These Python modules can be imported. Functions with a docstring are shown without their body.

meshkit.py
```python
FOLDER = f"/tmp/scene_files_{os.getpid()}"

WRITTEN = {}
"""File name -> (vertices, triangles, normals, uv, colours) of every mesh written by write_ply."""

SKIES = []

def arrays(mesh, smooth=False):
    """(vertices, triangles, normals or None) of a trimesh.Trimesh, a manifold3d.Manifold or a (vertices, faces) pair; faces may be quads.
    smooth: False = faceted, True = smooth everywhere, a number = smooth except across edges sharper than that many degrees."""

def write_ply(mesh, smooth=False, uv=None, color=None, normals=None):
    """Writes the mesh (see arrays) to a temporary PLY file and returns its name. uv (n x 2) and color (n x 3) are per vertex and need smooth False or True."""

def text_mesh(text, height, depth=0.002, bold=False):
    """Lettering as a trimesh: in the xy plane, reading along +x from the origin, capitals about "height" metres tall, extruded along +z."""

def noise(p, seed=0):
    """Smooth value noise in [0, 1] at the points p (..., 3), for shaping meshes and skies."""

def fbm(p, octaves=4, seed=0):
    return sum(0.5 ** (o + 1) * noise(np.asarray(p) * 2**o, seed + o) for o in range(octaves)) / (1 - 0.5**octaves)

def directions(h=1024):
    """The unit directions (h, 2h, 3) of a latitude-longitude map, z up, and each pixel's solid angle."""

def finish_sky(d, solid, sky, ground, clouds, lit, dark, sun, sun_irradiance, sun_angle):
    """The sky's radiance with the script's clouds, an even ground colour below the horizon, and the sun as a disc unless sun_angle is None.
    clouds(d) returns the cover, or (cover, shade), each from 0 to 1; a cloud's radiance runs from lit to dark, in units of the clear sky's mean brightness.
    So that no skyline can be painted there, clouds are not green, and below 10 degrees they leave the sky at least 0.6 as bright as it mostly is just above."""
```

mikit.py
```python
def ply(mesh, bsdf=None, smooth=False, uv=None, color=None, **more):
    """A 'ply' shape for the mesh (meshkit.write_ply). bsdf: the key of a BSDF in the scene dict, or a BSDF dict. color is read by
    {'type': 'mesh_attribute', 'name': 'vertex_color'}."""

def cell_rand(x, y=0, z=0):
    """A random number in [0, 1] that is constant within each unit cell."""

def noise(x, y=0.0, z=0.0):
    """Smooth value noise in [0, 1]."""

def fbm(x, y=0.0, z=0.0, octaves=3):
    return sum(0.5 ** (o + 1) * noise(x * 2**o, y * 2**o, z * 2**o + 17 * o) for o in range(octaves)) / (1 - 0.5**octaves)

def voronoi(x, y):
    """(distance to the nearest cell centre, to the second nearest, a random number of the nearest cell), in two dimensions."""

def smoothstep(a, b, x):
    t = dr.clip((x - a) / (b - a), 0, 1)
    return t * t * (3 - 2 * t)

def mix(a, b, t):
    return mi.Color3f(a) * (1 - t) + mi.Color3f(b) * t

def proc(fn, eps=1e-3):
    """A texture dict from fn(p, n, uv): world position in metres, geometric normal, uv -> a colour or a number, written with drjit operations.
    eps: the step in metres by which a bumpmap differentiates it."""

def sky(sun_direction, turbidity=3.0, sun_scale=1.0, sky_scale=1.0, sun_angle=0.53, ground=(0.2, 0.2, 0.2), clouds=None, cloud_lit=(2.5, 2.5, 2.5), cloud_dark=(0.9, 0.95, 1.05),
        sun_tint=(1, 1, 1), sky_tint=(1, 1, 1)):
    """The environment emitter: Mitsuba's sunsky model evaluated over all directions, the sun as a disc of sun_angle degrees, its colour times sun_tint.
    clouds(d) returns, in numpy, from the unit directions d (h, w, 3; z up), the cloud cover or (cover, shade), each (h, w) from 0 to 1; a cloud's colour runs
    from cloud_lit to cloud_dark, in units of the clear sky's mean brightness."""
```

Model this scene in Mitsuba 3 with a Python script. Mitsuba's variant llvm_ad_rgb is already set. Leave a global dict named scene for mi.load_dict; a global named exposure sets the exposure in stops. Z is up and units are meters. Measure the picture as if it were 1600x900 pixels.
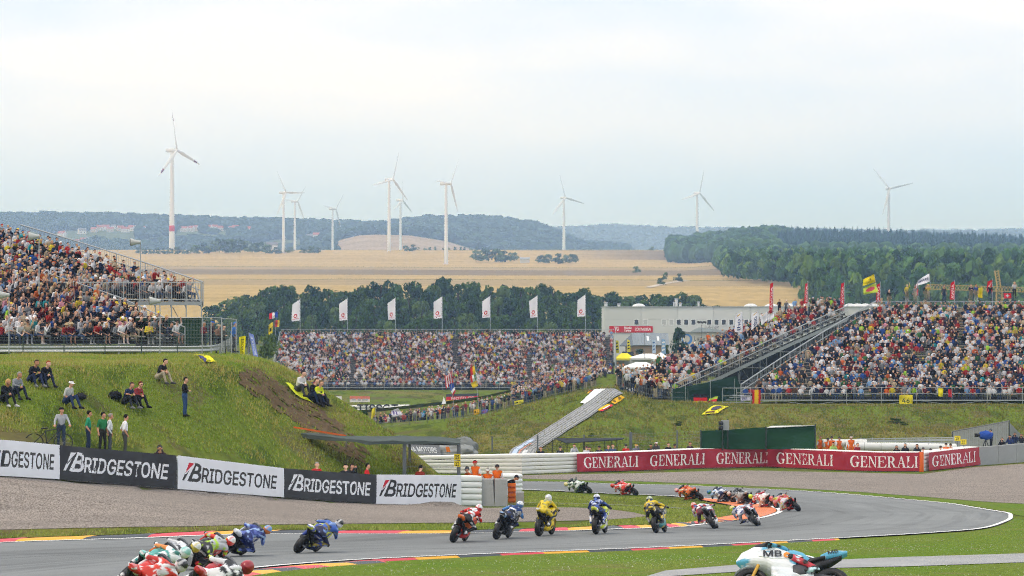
import math, random, numpy as np, trimesh, shapely, mitsuba as mi, drjit as dr, mikit, meshkit
from shapely.geometry import Polygon, Point, box as sbox
from shapely import affinity
from scipy.interpolate import PchipInterpolator
from manifold3d import Manifold, OpType
from mikit import noise, fbm, voronoi, cell_rand, smoothstep, mix, proc
T = mi.ScalarTransform4f
rng = np.random.default_rng(11)
rnd = random.Random(5)
PI = math.pi
scene, labels = {}, {}

# ------------------------------------------------------------------ camera, sky, exposure
F, YH, CZ = 4537.0, 500.0, 8.0          # focal length in pixels of the 1600 px wide picture, its horizon row, eye height
TILT = (YH - 450.0) / F
scene['camera'] = {'type': 'perspective', 'fov': math.degrees(2 * math.atan(800 / F)), 'fov_axis': 'x', 'near_clip': 1.0, 'far_clip': 40000.0,
     'to_world': T().look_at(origin=[0, 0, CZ], target=[0, 1, CZ + TILT], up=[0, 0, 1]),
     'medium': {'type': 'ref', 'id': 'haze_air'}}
exposure = 2.05
SUN = (-0.42, -0.35, 0.80)


def cloud_cover(d):
 el = np.degrees(np.arcsin(np.clip(d[..., 2], -1, 1)))
 az = np.degrees(np.arctan2(d[..., 0], d[..., 1]))
 p = np.stack([az * 0.13 + el * 0.12, el * 0.62, np.zeros_like(el)], -1)
 n = meshkit.fbm(p, 5, 3)
 m = meshkit.fbm(p * [2.1, 2.0, 1] + 7.3, 5, 8)
 low = np.clip((el - 2.4) / 2.6, 0, 1)
 shade = np.clip(0.95 - 0.85 * low + 0.9 * (n - 0.5) * (0.5 + low) + 0.75 * (m - 0.52) * low, 0, 1)
 high = np.clip((el - 9) / 15.0, 0, 1)
 return np.full_like(el, 0.97), shade * (1 - high) + (0.25 + 1.2 * (m - 0.5)) * high


scene['sky'] = mikit.sky(SUN, turbidity=4.0, sun_scale=0.25, sky_scale=1.0, sun_angle=16.0, ground=(0.16, 0.17, 0.12), clouds=cloud_cover,
       cloud_lit=(2.80, 2.76, 2.82), cloud_dark=(1.62, 2.16, 2.90))
scene['haze_air'] = {'type': 'homogeneous', 'albedo': {'type': 'rgb', 'value': [0.86, 0.94, 0.99]}, 'sigma_t': {'type': 'rgb', 'value': [0.95e-4, 1.30e-4, 2.05e-4]}}


# ------------------------------------------------------------------ helpers
def lin(c):
 """'#rrggbb' or an sRGB triple (0..1) as a linear colour."""
 if isinstance(c, str):
  c = [int(c[i:i + 2], 16) / 255 for i in (1, 3, 5)]
 c = np.asarray(c, float)
 return np.where(c < 0.04045, c / 12.92, ((c + 0.055) / 1.055) ** 2.4)


USED = {}


def num(name, parent=None):
 full = f'{parent}__{name}' if parent else name
 k = USED.get(full, 0)
 USED[full] = k + 1
 return full if k == 0 else f'{full}_{k:03d}'


def lab(key, label=None, cat=None, group=None, kind=None):
 e = labels.setdefault(key, {})
 for a, b in (('label', label), ('category', cat), ('group', group), ('kind', kind)):
  if b:
   e[a] = b
 return key


def at(px, py, Y):
 """World point seen at pixel (px, py) at distance Y."""
 a, b = (px - 800) / F, (450 - py) / F
 n = math.hypot(1, TILT)
 c, s = 1 / n, TILT / n
 dy, dz = c - s * b, s + c * b
 return np.array([a / dy * Y, Y, CZ + dz / dy * Y])


def pixel(p):
 p = np.asarray(p, float)
 n = math.hypot(1, TILT)
 c, s = 1 / n, TILT / n
 y, z = p[..., 1], p[..., 2] - CZ
 w = c * y + s * z
 return 800 + F * p[..., 0] / w, 450 - F * (c * z - s * y) / w


class MB:
 """Collects pieces (flat faces keep their own vertices) with a colour per vertex, built as one mesh."""

 def __init__(self):
  self.v, self.f, self.c, self.n = [], [], [], 0

 def add(self, v, f, col, flat=True):
  v, f = np.asarray(v, float), np.asarray(f, int)
  if f.shape[1] == 4:
   f = np.vstack([f[:, [0, 1, 2]], f[:, [0, 2, 3]]])
  col = np.asarray(col, float)
  col = np.broadcast_to(col, (len(v), 3)) if col.ndim == 1 else col
  if flat:
   v, col, f = v[f.ravel()], col[f.ravel()], np.arange(f.size).reshape(-1, 3)
  self.v.append(v); self.f.append(f + self.n); self.c.append(col); self.n += len(v)
  return self

 def mesh(self, m, col, M=None, flat=False):
  v = np.asarray(m.vertices)
  if M is not None:
   v = v @ M[:3, :3].T + M[:3, 3]
  return self.add(v, m.faces, col, flat)

 def box(self, c, s, col, R=None):
  h = np.asarray(s, float) / 2
  v = np.array([[x, y, z] for x in (-1, 1) for y in (-1, 1) for z in (-1, 1)]) * h
  if R is not None:
   v = v @ np.asarray(R)[:3, :3].T
  return self.add(v + np.asarray(c, float), BOXF, col)

 def bar(self, p0, p1, w, h, col, up=(0, 0, 1)):
  """A straight rectangular bar from p0 to p1, w wide across, h along up."""
  p0, p1 = np.asarray(p0, float), np.asarray(p1, float)
  x = p1 - p0
  L = np.linalg.norm(x)
  x = x / L
  y = np.cross(up, x)
  y /= np.linalg.norm(y) + 1e-12
  z = np.cross(x, y)
  return self.box((p0 + p1) / 2, (L, w, h), col, np.stack([x, y, z], 1))

 def tube(self, pts, r, col, n=6, caps=True):
  p = np.asarray(pts, float)
  r = np.broadcast_to(np.asarray(r, float), (len(p),))
  t = np.gradient(p, axis=0)
  t /= np.linalg.norm(t, axis=1, keepdims=True) + 1e-12
  a = np.cross(t, [0, 0, 1.0] if abs(t[0][2]) < 0.9 else [1.0, 0, 0])
  a /= np.linalg.norm(a, axis=1, keepdims=True) + 1e-12
  b = np.cross(t, a)
  g = np.arange(n) * 2 * PI / n
  v = p[:, None] + r[:, None, None] * (np.cos(g)[None, :, None] * a[:, None] + np.sin(g)[None, :, None] * b[:, None])
  v = v.reshape(-1, 3)
  i, j = np.meshgrid(np.arange(len(p) - 1), np.arange(n), indexing='ij')
  q = np.stack([i * n + j, i * n + (j + 1) % n, (i + 1) * n + (j + 1) % n, (i + 1) * n + j], -1).reshape(-1, 4)
  f = np.vstack([q[:, [0, 1, 2]], q[:, [0, 2, 3]]])
  if caps:
   m = len(p)
   f = np.vstack([f, [[0, k + 1, k] for k in range(1, n - 1)], [[(m - 1) * n, (m - 1) * n + k, (m - 1) * n + k + 1] for k in range(1, n - 1)]])
  return self.add(v, f, col, flat=n < 5)

 def put(self, key, bsdf='paint', **kw):
  put(key, np.vstack(self.v), np.vstack(self.f), bsdf, np.vstack(self.c), **kw)
  return key


BOXF = np.array([[0, 1, 3], [0, 3, 2], [4, 6, 7], [4, 7, 5], [0, 4, 5], [0, 5, 1], [2, 3, 7], [2, 7, 6], [0, 2, 6], [0, 6, 4], [1, 5, 7], [1, 7, 3]])


def put(key, v, f, bsdf, c, **kw):
 scene[key] = mikit.ply(trimesh.Trimesh(v, f, process=False), 'mat_' + bsdf, smooth=True, color=np.broadcast_to(np.asarray(c, float), (len(v), 3)), **kw)
 return key


def grid_faces(n, m):
 i, j = np.meshgrid(np.arange(n - 1), np.arange(m - 1), indexing='ij')
 a = i * m + j
 q = np.stack([a, a + m, a + m + 1, a + 1], -1).reshape(-1, 4)
 return np.vstack([q[:, [0, 1, 2]], q[:, [0, 2, 3]]])


def loft(sections, n=14, ex=2.5):
 """Closed skin through sections (x, z low, z high, half width[, y centre])."""
 g = np.arange(n) * 2 * PI / n
 cx, cy = np.sign(np.cos(g)) * np.abs(np.cos(g)) ** (2 / ex), np.sign(np.sin(g)) * np.abs(np.sin(g)) ** (2 / ex)
 v = []
 for s in sections:
  x, lo, hi, w = s[:4]
  y0 = s[4] if len(s) > 4 else 0
  v.append(np.stack([np.full(n, x), y0 + w * cx, (lo + hi) / 2 + (hi - lo) / 2 * cy], 1))
 m = len(sections)
 v = np.vstack(v + [[v[0].mean(0)], [v[-1].mean(0)]])
 i, j = np.meshgrid(np.arange(m - 1), np.arange(n), indexing='ij')
 q = np.stack([i * n + j, i * n + (j + 1) % n, (i + 1) * n + (j + 1) % n, (i + 1) * n + j], -1).reshape(-1, 4)
 k = np.arange(n)
 f = np.vstack([q[:, [0, 1, 2]], q[:, [0, 2, 3]], np.stack([k * 0 + m * n, (k + 1) % n, k], 1), np.stack([k * 0 + m * n + 1, (m - 1) * n + k, (m - 1) * n + (k + 1) % n], 1)])
 if sections[0][0] > sections[-1][0]:
  f = f[:, ::-1]
 return trimesh.Trimesh(v, f, process=False)


def rotz(a):
 c, s = math.cos(a), math.sin(a)
 return np.array([[c, -s, 0, 0], [s, c, 0, 0], [0, 0, 1, 0], [0, 0, 0, 1.0]])


def rotx(a):
 c, s = math.cos(a), math.sin(a)
 return np.array([[1, 0, 0, 0], [0, c, -s, 0], [0, s, c, 0], [0, 0, 0, 1.0]])


def roty(a):
 c, s = math.cos(a), math.sin(a)
 return np.array([[c, 0, s, 0], [0, 1, 0, 0], [-s, 0, c, 0], [0, 0, 0, 1.0]])


def move(p):
 m = np.eye(4)
 m[:3, 3] = p
 return m


def ss(a, b, x):
 t = np.clip((x - a) / (b - a), 0, 1)
 return t * t * (3 - 2 * t)


def vc():
 return {'type': 'mesh_attribute', 'name': 'vertex_color'}


def two(b):
 return {'type': 'twosided', 'b': b}


scene['mat_cloth'] = two({'type': 'principled', 'base_color': vc(), 'roughness': 0.85, 'specular': 0.15})
scene['mat_paint'] = two({'type': 'principled', 'base_color': vc(), 'roughness': 0.5, 'specular': 0.4})
scene['mat_gloss'] = two({'type': 'principled', 'base_color': vc(), 'roughness': 0.22, 'specular': 0.5, 'clearcoat': 0.6, 'clearcoat_gloss': 0.9})
scene['mat_steel'] = two({'type': 'principled', 'base_color': vc(), 'roughness': 0.42, 'metallic': 0.75})
scene['mat_leaf'] = {'type': 'principledthin', 'base_color': vc(), 'roughness': 0.7, 'diff_trans': 0.7, 'spec_trans': 0.0, 'eta': 1.3}
GALV, DGREY, WHITE, BLACK = lin('#b4b8b8'), lin('#3c4044'), lin('#e8e8e6'), lin('#17181a')
# ------------------------------------------------------------------ terrain
_gy = PchipInterpolator([-80, 0, 40, 57, 81, 105, 155, 182, 200, 260, 330, 385, 402, 414, 428, 450, 475, 600, 700, 800, 950, 1400, 2300, 3100, 3500, 4000, 6000, 12000],
      [6.0, 5.2, 3.8, 2.91, 1.75, .55, -1.22, -1.55, -1.6, -2.5, -3.9, -5.5, -6.3, -6.2, -4.6, -2.95, -2.9, -2.0, -0.5, 2, 14.3, 26.5, 51, 81, 76, 62, 60, 60])
WALLX = [-60, -30, -16.9, -15.8, -12.3, -9.1, -5.7, -2.2, 0, 20]
WALLY = [50, 80, 96, 100, 105, 113, 118, 120, 121, 122]
CRX = [300, 480, 580, 635, 695, 752, 800, 887, 935, 960, 985, 1025, 1127, 1200, 1650, 2200]
CRY = [690, 682, 673, 666, 658, 648, 635, 615, 605, 602, 614, 627, 630, 634, 633, 633]


def smin(a, b, k):
 h = np.clip(0.5 + 0.5 * (b - a) / k, 0, 1)
 return b * (1 - h) + a * h - k * h * (1 - h)


def G(X, Y):
 """Height of the ground at (X, Y)."""
 X, Y = np.broadcast_arrays(np.asarray(X, float), np.asarray(Y, float))
 u = 800 + F * X / np.maximum(Y, 40)
 z = _gy(Y)
 Xc = np.clip(X, -26, 60)
 r = np.where(Xc < 0, 0.3 + 0.0055 * Xc ** 2, 0.3 * (1 - ss(0, 8, Xc)))
 z = z + r * ss(80, 97, Y) * (1 - ss(150, 195, Y))
 # left bank
 wy = np.interp(X, WALLX, WALLY) + 3.0
 za = np.interp(X, [-30, -16, -11, -5, 0], [3.4, 2.85, 1.9, 0.7, 0.0]) + 0.26 * (Y - wy) * np.interp(X, [-20, -10, -6], [1.0, 1.15, 1.45])
 zb = np.interp(X * 120 / np.maximum(Y, 60), [-30, -12, -10.7, -7.93, -5.95, -3.97, -2.5, 0, 20], [19, 7.4, 6.55, 5.0, 3.65, 1.9, .45, -2.5, -20]) - 0.022 * np.maximum(Y - 127, 0) - 9 * ss(138, 170, Y) * ss(-11.5, -7, X * 120 / np.maximum(Y, 60))
 cap = 6.2 + 0 * Y
 hill = smin(smin(za, zb, 0.8), cap, 0.5)
 lump = 0.22 * (meshkit.fbm(np.stack([X * 0.35, Y * 0.35, X * 0], -1), 3, 5) - 0.5)
 hill = hill + lump * ss(0, 1.5, hill - z) - 12 * ss(185, 215, Y)
 z = np.where((Y > 70) & (Y < 230), np.maximum(z, hill), z)
 # bank beyond the far barrier, its crest, and the shelf the right-hand stands are on
 cy = np.interp(u, CRX, CRY)
 zc = CZ - (cy - YH) * 222 / F
 t = (Y - 203) / 19.0
 rise = np.clip(t, 0, 1)
 rise = rise + 0.16 * np.sin(rise * 2 * PI) * ss(1150, 1330, u)
 bank = -1.6 + (zc + 1.6) * smin(rise, 1 + 0 * rise, 0.15)
 lump2 = 0.35 * (meshkit.fbm(np.stack([X * 0.22, Y * 0.22, X * 0 + 4], -1), 3, 9) - 0.5) * np.clip(t, 0, 1) * np.clip(2 - t, 0, 1)
 right = ss(960, 1010, u)
 back_l = ss(222, 250, Y)
 back_r = ss(222, 236, Y)
 shelf = bank * (1 - back_r) + 1.1 * back_r
 shelf = shelf * (1 - ss(300, 400, Y)) + z * ss(300, 400, Y)
 # terrace behind the crest where the crowd stands
 feet = np.minimum(CZ - (cy - YH) * 325 / F, 0.5) + 0.10 * (Y - 325)
 z = np.maximum(z, feet * ss(312, 322, Y) * (1 - ss(336, 352, Y)) - 60 * (1 - ss(308, 318, Y)) - 60 * ss(340, 356, Y))
 left_side = bank * (1 - back_l) + z * back_l
 b = left_side * (1 - right) + shelf * right + lump2
 z = np.where((Y > 203) & (Y < 420), np.where(u < 250, z, b), z)
 # far country
 far = ss(3300, 3600, Y)
 a_top = np.interp(u, [-600, 0, 100, 300, 480, 600, 640, 680, 760, 830, 870, 900, 940, 1000, 2400], [346, 346, 345, 351, 356, 360, 354, 349, 350, 359, 372, 387, 393, 396, 396])
 za_top = CZ + (YH - a_top) * 5200 / F
 sh = np.where(Y < 5200, ss(3700, 5250, Y), 1 - 0.6 * ss(5250, 6800, Y))
 z = z + far * np.maximum(za_top - 60, 0) * sh
 b_top = np.interp(u, [-600, 700, 880, 960, 1050, 1400, 1500, 1600, 2400], [372, 372, 366, 363, 366, 372, 371, 370, 366])
 zb_top = CZ + (YH - b_top) * 8800 / F
 z = np.maximum(z, np.where(Y > 6000, 60 + (zb_top - 60) * ss(6300, 8800, Y), -99))
 mid = np.interp(u, [430, 480, 525, 560, 590, 640, 700, 750, 800, 850], [0, .35, .80, .97, 1, .95, .74, .45, .14, 0])
 z = z + 50 * mid * np.exp(-((Y - 4050) / 330.0) ** 2)
 f_top = ss(1055, 1210, u) * np.exp(-((Y - 2650) / 620.0) ** 2) * 9 * (1 - 0.75 * ss(1250, 1700, u))
 return z + f_top


def hit(px, py, far=700.0):
 """First point of the ground on the ray through the pixel."""
 n = 3000
 Y = 28 * (far / 28) ** (np.arange(n) / (n - 1))
 p0 = at(px, py, 1.0)
 X, Z = p0[0] * Y, CZ + (p0[2] - CZ) * Y
 below = np.nonzero(Z < G(X, Y))[0]
 if not len(below):
  raise ValueError(f'no ground at {px},{py}')
 i = below[0]
 lo, hi = Y[max(i - 1, 0)], Y[i]
 for _ in range(30):
  m = (lo + hi) / 2
  p = at(px, py, m)
  if p[2] < G(p[0], m):
   hi = m
  else:
   lo = m
 return at(px, py, hi)


def resample(pts, n):
 p = np.asarray(pts, float)
 s = np.concatenate([[0], np.cumsum(np.linalg.norm(np.diff(p, axis=0), axis=1))])
 return np.stack([np.interp(np.linspace(0, s[-1], n), s, p[:, k]) for k in range(p.shape[1])], 1)


def smooth_line(px, n=60):
 """Pixel polyline -> smooth world polyline on the ground."""
 w = np.array([hit(*p)[:2] for p in px])
 s = np.concatenate([[0], np.cumsum(np.linalg.norm(np.diff(w, axis=0), axis=1))])
 f = PchipInterpolator(s, w)
 return resample(f(np.linspace(0, s[-1], n * 6)), n)


def drape(A, B, off, m=6, soft=None):
 """Sheet between the world polylines A and B (same length), laid on the ground, off above it."""
 t = np.linspace(0, 1, m)[None, :, None]
 P = A[:, None, :2] * (1 - t) + B[:, None, :2] * t
 z = G(P[..., 0], P[..., 1]) + off
 return np.concatenate([P, z[..., None]], -1).reshape(-1, 3), grid_faces(len(A), m)


def up_faces(v, f):
 n = np.cross(v[f[:, 1]] - v[f[:, 0]], v[f[:, 2]] - v[f[:, 0]])
 f = f.copy()
 f[n[:, 2] < 0] = f[n[:, 2] < 0][:, ::-1]
 return f


def sheet(key, v, f, bsdf, col=(0.3, 0.3, 0.3), **kw):
 return put(key, v, up_faces(v, f), bsdf, col, **kw)


# materials of the ground
def grass_fn(p, n, uv):
 a = fbm(p.x * 0.11, p.y * 0.11, 0, 3)
 b = fbm(p.x * 0.9 + 3, p.y * 0.5, 1, 3)
 c = noise(p.x * 9, p.y * 5, 2)
 e = noise(p.x * 31, p.y * 19, 5)
 base = mix((0.125, 0.180, 0.030), (0.190, 0.178, 0.055), smoothstep(0.42, 0.66, a * 0.6 + b * 0.4))
 base = mix(base, (0.060, 0.100, 0.020), smoothstep(0.50, 0.70, b) * 0.8)
 base = base * (0.70 + 0.36 * c + 0.24 * e)
 dirt = smoothstep(0.58, 0.74, fbm(p.x * 0.45 + 9, p.y * 0.45 + 2, 3, 4))
 base = base * mi.Color3f(1.0, 0.93, 0.95)
 return mix(base, (0.125, 0.095, 0.055), dirt * 0.65)


def verge_fn(p, n, uv):
 a = fbm(p.x * 0.35, p.y * 0.2, 0, 3)
 c = noise(p.x * 14, p.y * 8, 2)
 e = noise(p.x * 40, p.y * 22, 5)
 base = mix((0.115, 0.20, 0.028), (0.165, 0.205, 0.048), a)
 base = mix(base, (0.19, 0.18, 0.075), smoothstep(0.60, 0.80, fbm(p.x * 0.9 + 5, p.y * 0.6, 2, 3)) * 0.6)
 return base * (0.68 + 0.38 * c + 0.26 * e)


def gravel_fn(p, n, uv):
 d1, d2, w = voronoi(p.x * 9, p.y * 5)
 d3, d4, w2 = voronoi(p.x * 23 + 7, p.y * 12)
 a = fbm(p.x * 0.25, p.y * 0.16, 0, 3)
 base = mix((0.27, 0.235, 0.205), (0.36, 0.315, 0.275), w * 0.5 + w2 * 0.5)
 base = base * (0.50 + 0.58 * smoothstep(0.0, 0.30, d2 - d1)) * (0.82 + 0.36 * w2)
 furrow = fbm(p.x * 0.35 + 0.6 * p.y, p.y * 3.2, 4, 3)
 track = smoothstep(0.60, 0.68, fbm(p.x * 0.5 - p.y * 0.9, p.y * 0.35, 8, 2))
 return base * (0.80 + 0.20 * a + 0.24 * furrow - 0.10 * track)


def asphalt_fn(p, n, uv):
 g = noise(p.x * 60, p.y * 30, 1)
 a = fbm(p.x * 0.5, p.y * 0.35, 0, 3)
 streak = fbm(uv.x * 2.0, uv.y * 34.0, 3, 3)
 seam = smoothstep(0.46, 0.5, noise(uv.x * 2.5, uv.y * 60, 9)) * 0.05
 base = mix((0.148, 0.157, 0.158), (0.186, 0.196, 0.195), a)
 rub = smoothstep(0.50, 0.72, streak)
 line = smoothstep(0.35, 0.62, uv.y) * (1 - smoothstep(0.80, 1.05, uv.y)) * (0.5 + 0.9 * fbm(uv.x * 3.0, uv.y * 18.0, 5, 3))
 stain = smoothstep(0.60, 0.78, fbm(p.x * 0.16, p.y * 0.5, 7, 3))
 return base * (0.90 + 0.18 * g - 0.17 * rub - seam - 0.20 * line - 0.08 * stain)


def field_fn(p, n, uv):
 # strips of grain fields and fallow land over the far slope, in metres
 a = fbm(p.x * 0.012, p.y * 0.004, 0, 3)
 row = noise(p.x * 0.02, p.y * 0.09, 2)
 fine = noise(p.x * 0.5, p.y * 0.09, 4)
 q = p.y + p.x * 0.22 + 60 * (a - 0.5)
 gold, tan, brown, green, olive = (0.450, 0.330, 0.145), (0.370, 0.280, 0.145), (0.245, 0.190, 0.118), (0.16, 0.20, 0.06), (0.14, 0.145, 0.055)
 c = mi.Color3f(gold)
 c = mix(c, tan, smoothstep(1180, 1195, q))
 c = mix(c, olive, smoothstep(1430, 1434, q) * 0.85)
 c = mix(c, gold, smoothstep(1442, 1450, q))
 c = mix(c, brown, smoothstep(1640, 1660, q))
 c = mix(c, tan, smoothstep(1980, 2000, q))
 c = mix(c, olive, smoothstep(2170, 2176, q) * 0.8)
 c = mix(c, gold, smoothstep(2188, 2196, q))
 c = mix(c, brown, smoothstep(2520, 2540, q) * smoothstep(-40, 80, p.x - 60))
 c = mix(c, olive, smoothstep(2860, 2866, q) * 0.7)
 c = mix(c, tan, smoothstep(2890, 2900, q))
 c = mix(c, green, smoothstep(3060, 3080, p.y - 0.12 * p.x) * smoothstep(-300, -120, p.x))
 c = mix(c, (0.10, 0.13, 0.05), smoothstep(3260, 3330, p.y))
 # brown hill field between the woods
 m = smoothstep(3560, 3640, p.y) * (1 - smoothstep(4080, 4140, p.y)) * smoothstep(-262, -240, p.x) * (1 - smoothstep(-20, 40, p.x))
 c = mix(c, (0.36, 0.275, 0.175), m)
 m2 = smoothstep(6300, 6500, p.y) * (1 - smoothstep(7500, 7700, p.y)) * smoothstep(120, 160, p.x) * (1 - smoothstep(520, 640, p.x))
 c = mix(c, (0.42, 0.33, 0.18), m2)
 return c * (0.80 + 0.22 * row + 0.18 * fine)


def concrete_fn(p, n, uv):
 a = fbm(p.x * 0.8, p.y * 0.8, p.z * 0.8, 3)
 g = noise(p.x * 25, p.y * 25, p.z * 25)
 return mix((0.33, 0.335, 0.33), (0.44, 0.445, 0.44), a) * (0.9 + 0.16 * g)


scene['mat_grass'] = two({'type': 'diffuse', 'reflectance': proc(grass_fn)})
scene['mat_verge'] = two({'type': 'diffuse', 'reflectance': proc(verge_fn)})
scene['mat_gravel'] = two({'type': 'diffuse', 'reflectance': proc(gravel_fn)})
scene['mat_asphalt'] = two({'type': 'principled', 'base_color': proc(asphalt_fn), 'roughness': 0.75, 'specular': 0.25})
scene['mat_field'] = two({'type': 'diffuse', 'reflectance': proc(field_fn)})
scene['mat_concrete'] = two({'type': 'diffuse', 'reflectance': proc(concrete_fn)})


def terrain(key, ys, nt, bsdf, off=0.0):
 t = np.linspace(-1, 1, nt)
 Y = np.repeat(ys[:, None], nt, 1)
 X = t[None] * np.maximum(70, 0.30 * Y)
 v = np.stack([X, Y, G(X, Y) + off], -1).reshape(-1, 3)
 sheet(key, v, grid_faces(len(ys), nt), bsdf)


terrain('ground', np.concatenate([np.arange(-80, 40, 5.0), np.arange(40, 90, 1.0), np.arange(90, 240, 0.6), np.arange(240, 480, 2.5), np.arange(480, 861, 10.0)]), 281, 'grass')
lab('ground', 'grassy ground of the circuit', kind='structure')
terrain('field', np.concatenate([np.arange(840, 3400, 22.0), np.arange(3400, 9600, 60.0)]), 241, 'field', 0.3)
lab('field', 'ripe grain fields and fallow strips rising to the horizon', kind='structure')
# ------------------------------------------------------------------ track, kerbs, gravel
INNER = [(-260, 862), (-120, 855), (0, 849), (200, 842.5), (420, 835), (700, 834.5), (800, 832.5), (900, 830), (1000, 826.5), (1100, 819.5), (1180, 811)]
APEX = [(1180, 811), (1204, 805), (1214, 800), (1209, 795), (1190, 790)]
FAR_IN = [(1190, 790), (1150, 784.5), (1090, 779), (1000, 774), (900, 769.5), (820, 766.5), (740, 763)]
OUTER = [(-260, 962), (0, 935), (200, 918), (330, 899), (400, 890), (530, 879), (800, 866), (1000, 858.5), (1200, 848.5), (1350, 840.5), (1450, 834.5), (1530, 828), (1568, 818.5), (1583, 809),
   (1570, 801), (1500, 789.5), (1400, 779.5), (1280, 769.5), (1150, 763), (1000, 757.5), (900, 754.5), (820, 753), (740, 750.5)]


def world_line(px, n):
 return smooth_line(px, n)


inner = np.vstack([world_line(INNER, 90)[:-1], world_line(APEX, 24)[:-1], world_line(FAR_IN, 60)])
outer = world_line(OUTER, 200)


def offset_line(L, d):
 t = np.gradient(L, axis=0)
 t /= np.linalg.norm(t, axis=1, keepdims=True)
 return L + np.stack([-t[:, 1], t[:, 0]], 1) * d


def polygon_sheet(key, poly, off, bsdf, cell=1.0, col=(.3, .3, .3), uvf=None):
 """A draped sheet over a polygon of the ground plan, cut into cells so that it follows the ground."""
 x0, y0, x1, y1 = poly.bounds
 V, Fc, n = [], [], 0
 shapely.prepare(poly)
 xs, ys = np.arange(x0, x1, cell), np.arange(y0, y1, cell)
 for x in xs:
  for y in ys:
   b = sbox(x, y, min(x + cell, x1), min(y + cell, y1))
   if not poly.intersects(b):
    continue
   if poly.contains(b):
    pieces = [b]
   else:
    g = poly.intersection(b)
    pieces = [q for q in getattr(g, 'geoms', [g]) if q.geom_type == 'Polygon' and q.area > 1e-5]
   for q in pieces:
    p = np.array(q.exterior.coords)[:-1]
    if len(p) == 4:
     f = np.array([[0, 1, 2], [0, 2, 3]])
    else:
     vv, f = trimesh.creation.triangulate_polygon(q, engine='earcut')
     p = np.asarray(vv)[:, :2]
    V.append(p); Fc.append(np.asarray(f) + n); n += len(p)
 V, Fc = np.vstack(V), np.vstack(Fc)
 z = G(V[:, 0], V[:, 1]) + off
 v = np.column_stack([V, z])
 f = up_faces(v, Fc)
 scene[key] = mikit.ply(trimesh.Trimesh(v, f, process=False), 'mat_' + bsdf, smooth=False, uv=None if uvf is None else uvf(V))
 return key


from scipy.spatial import cKDTree
_mid = cKDTree(outer)


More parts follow.
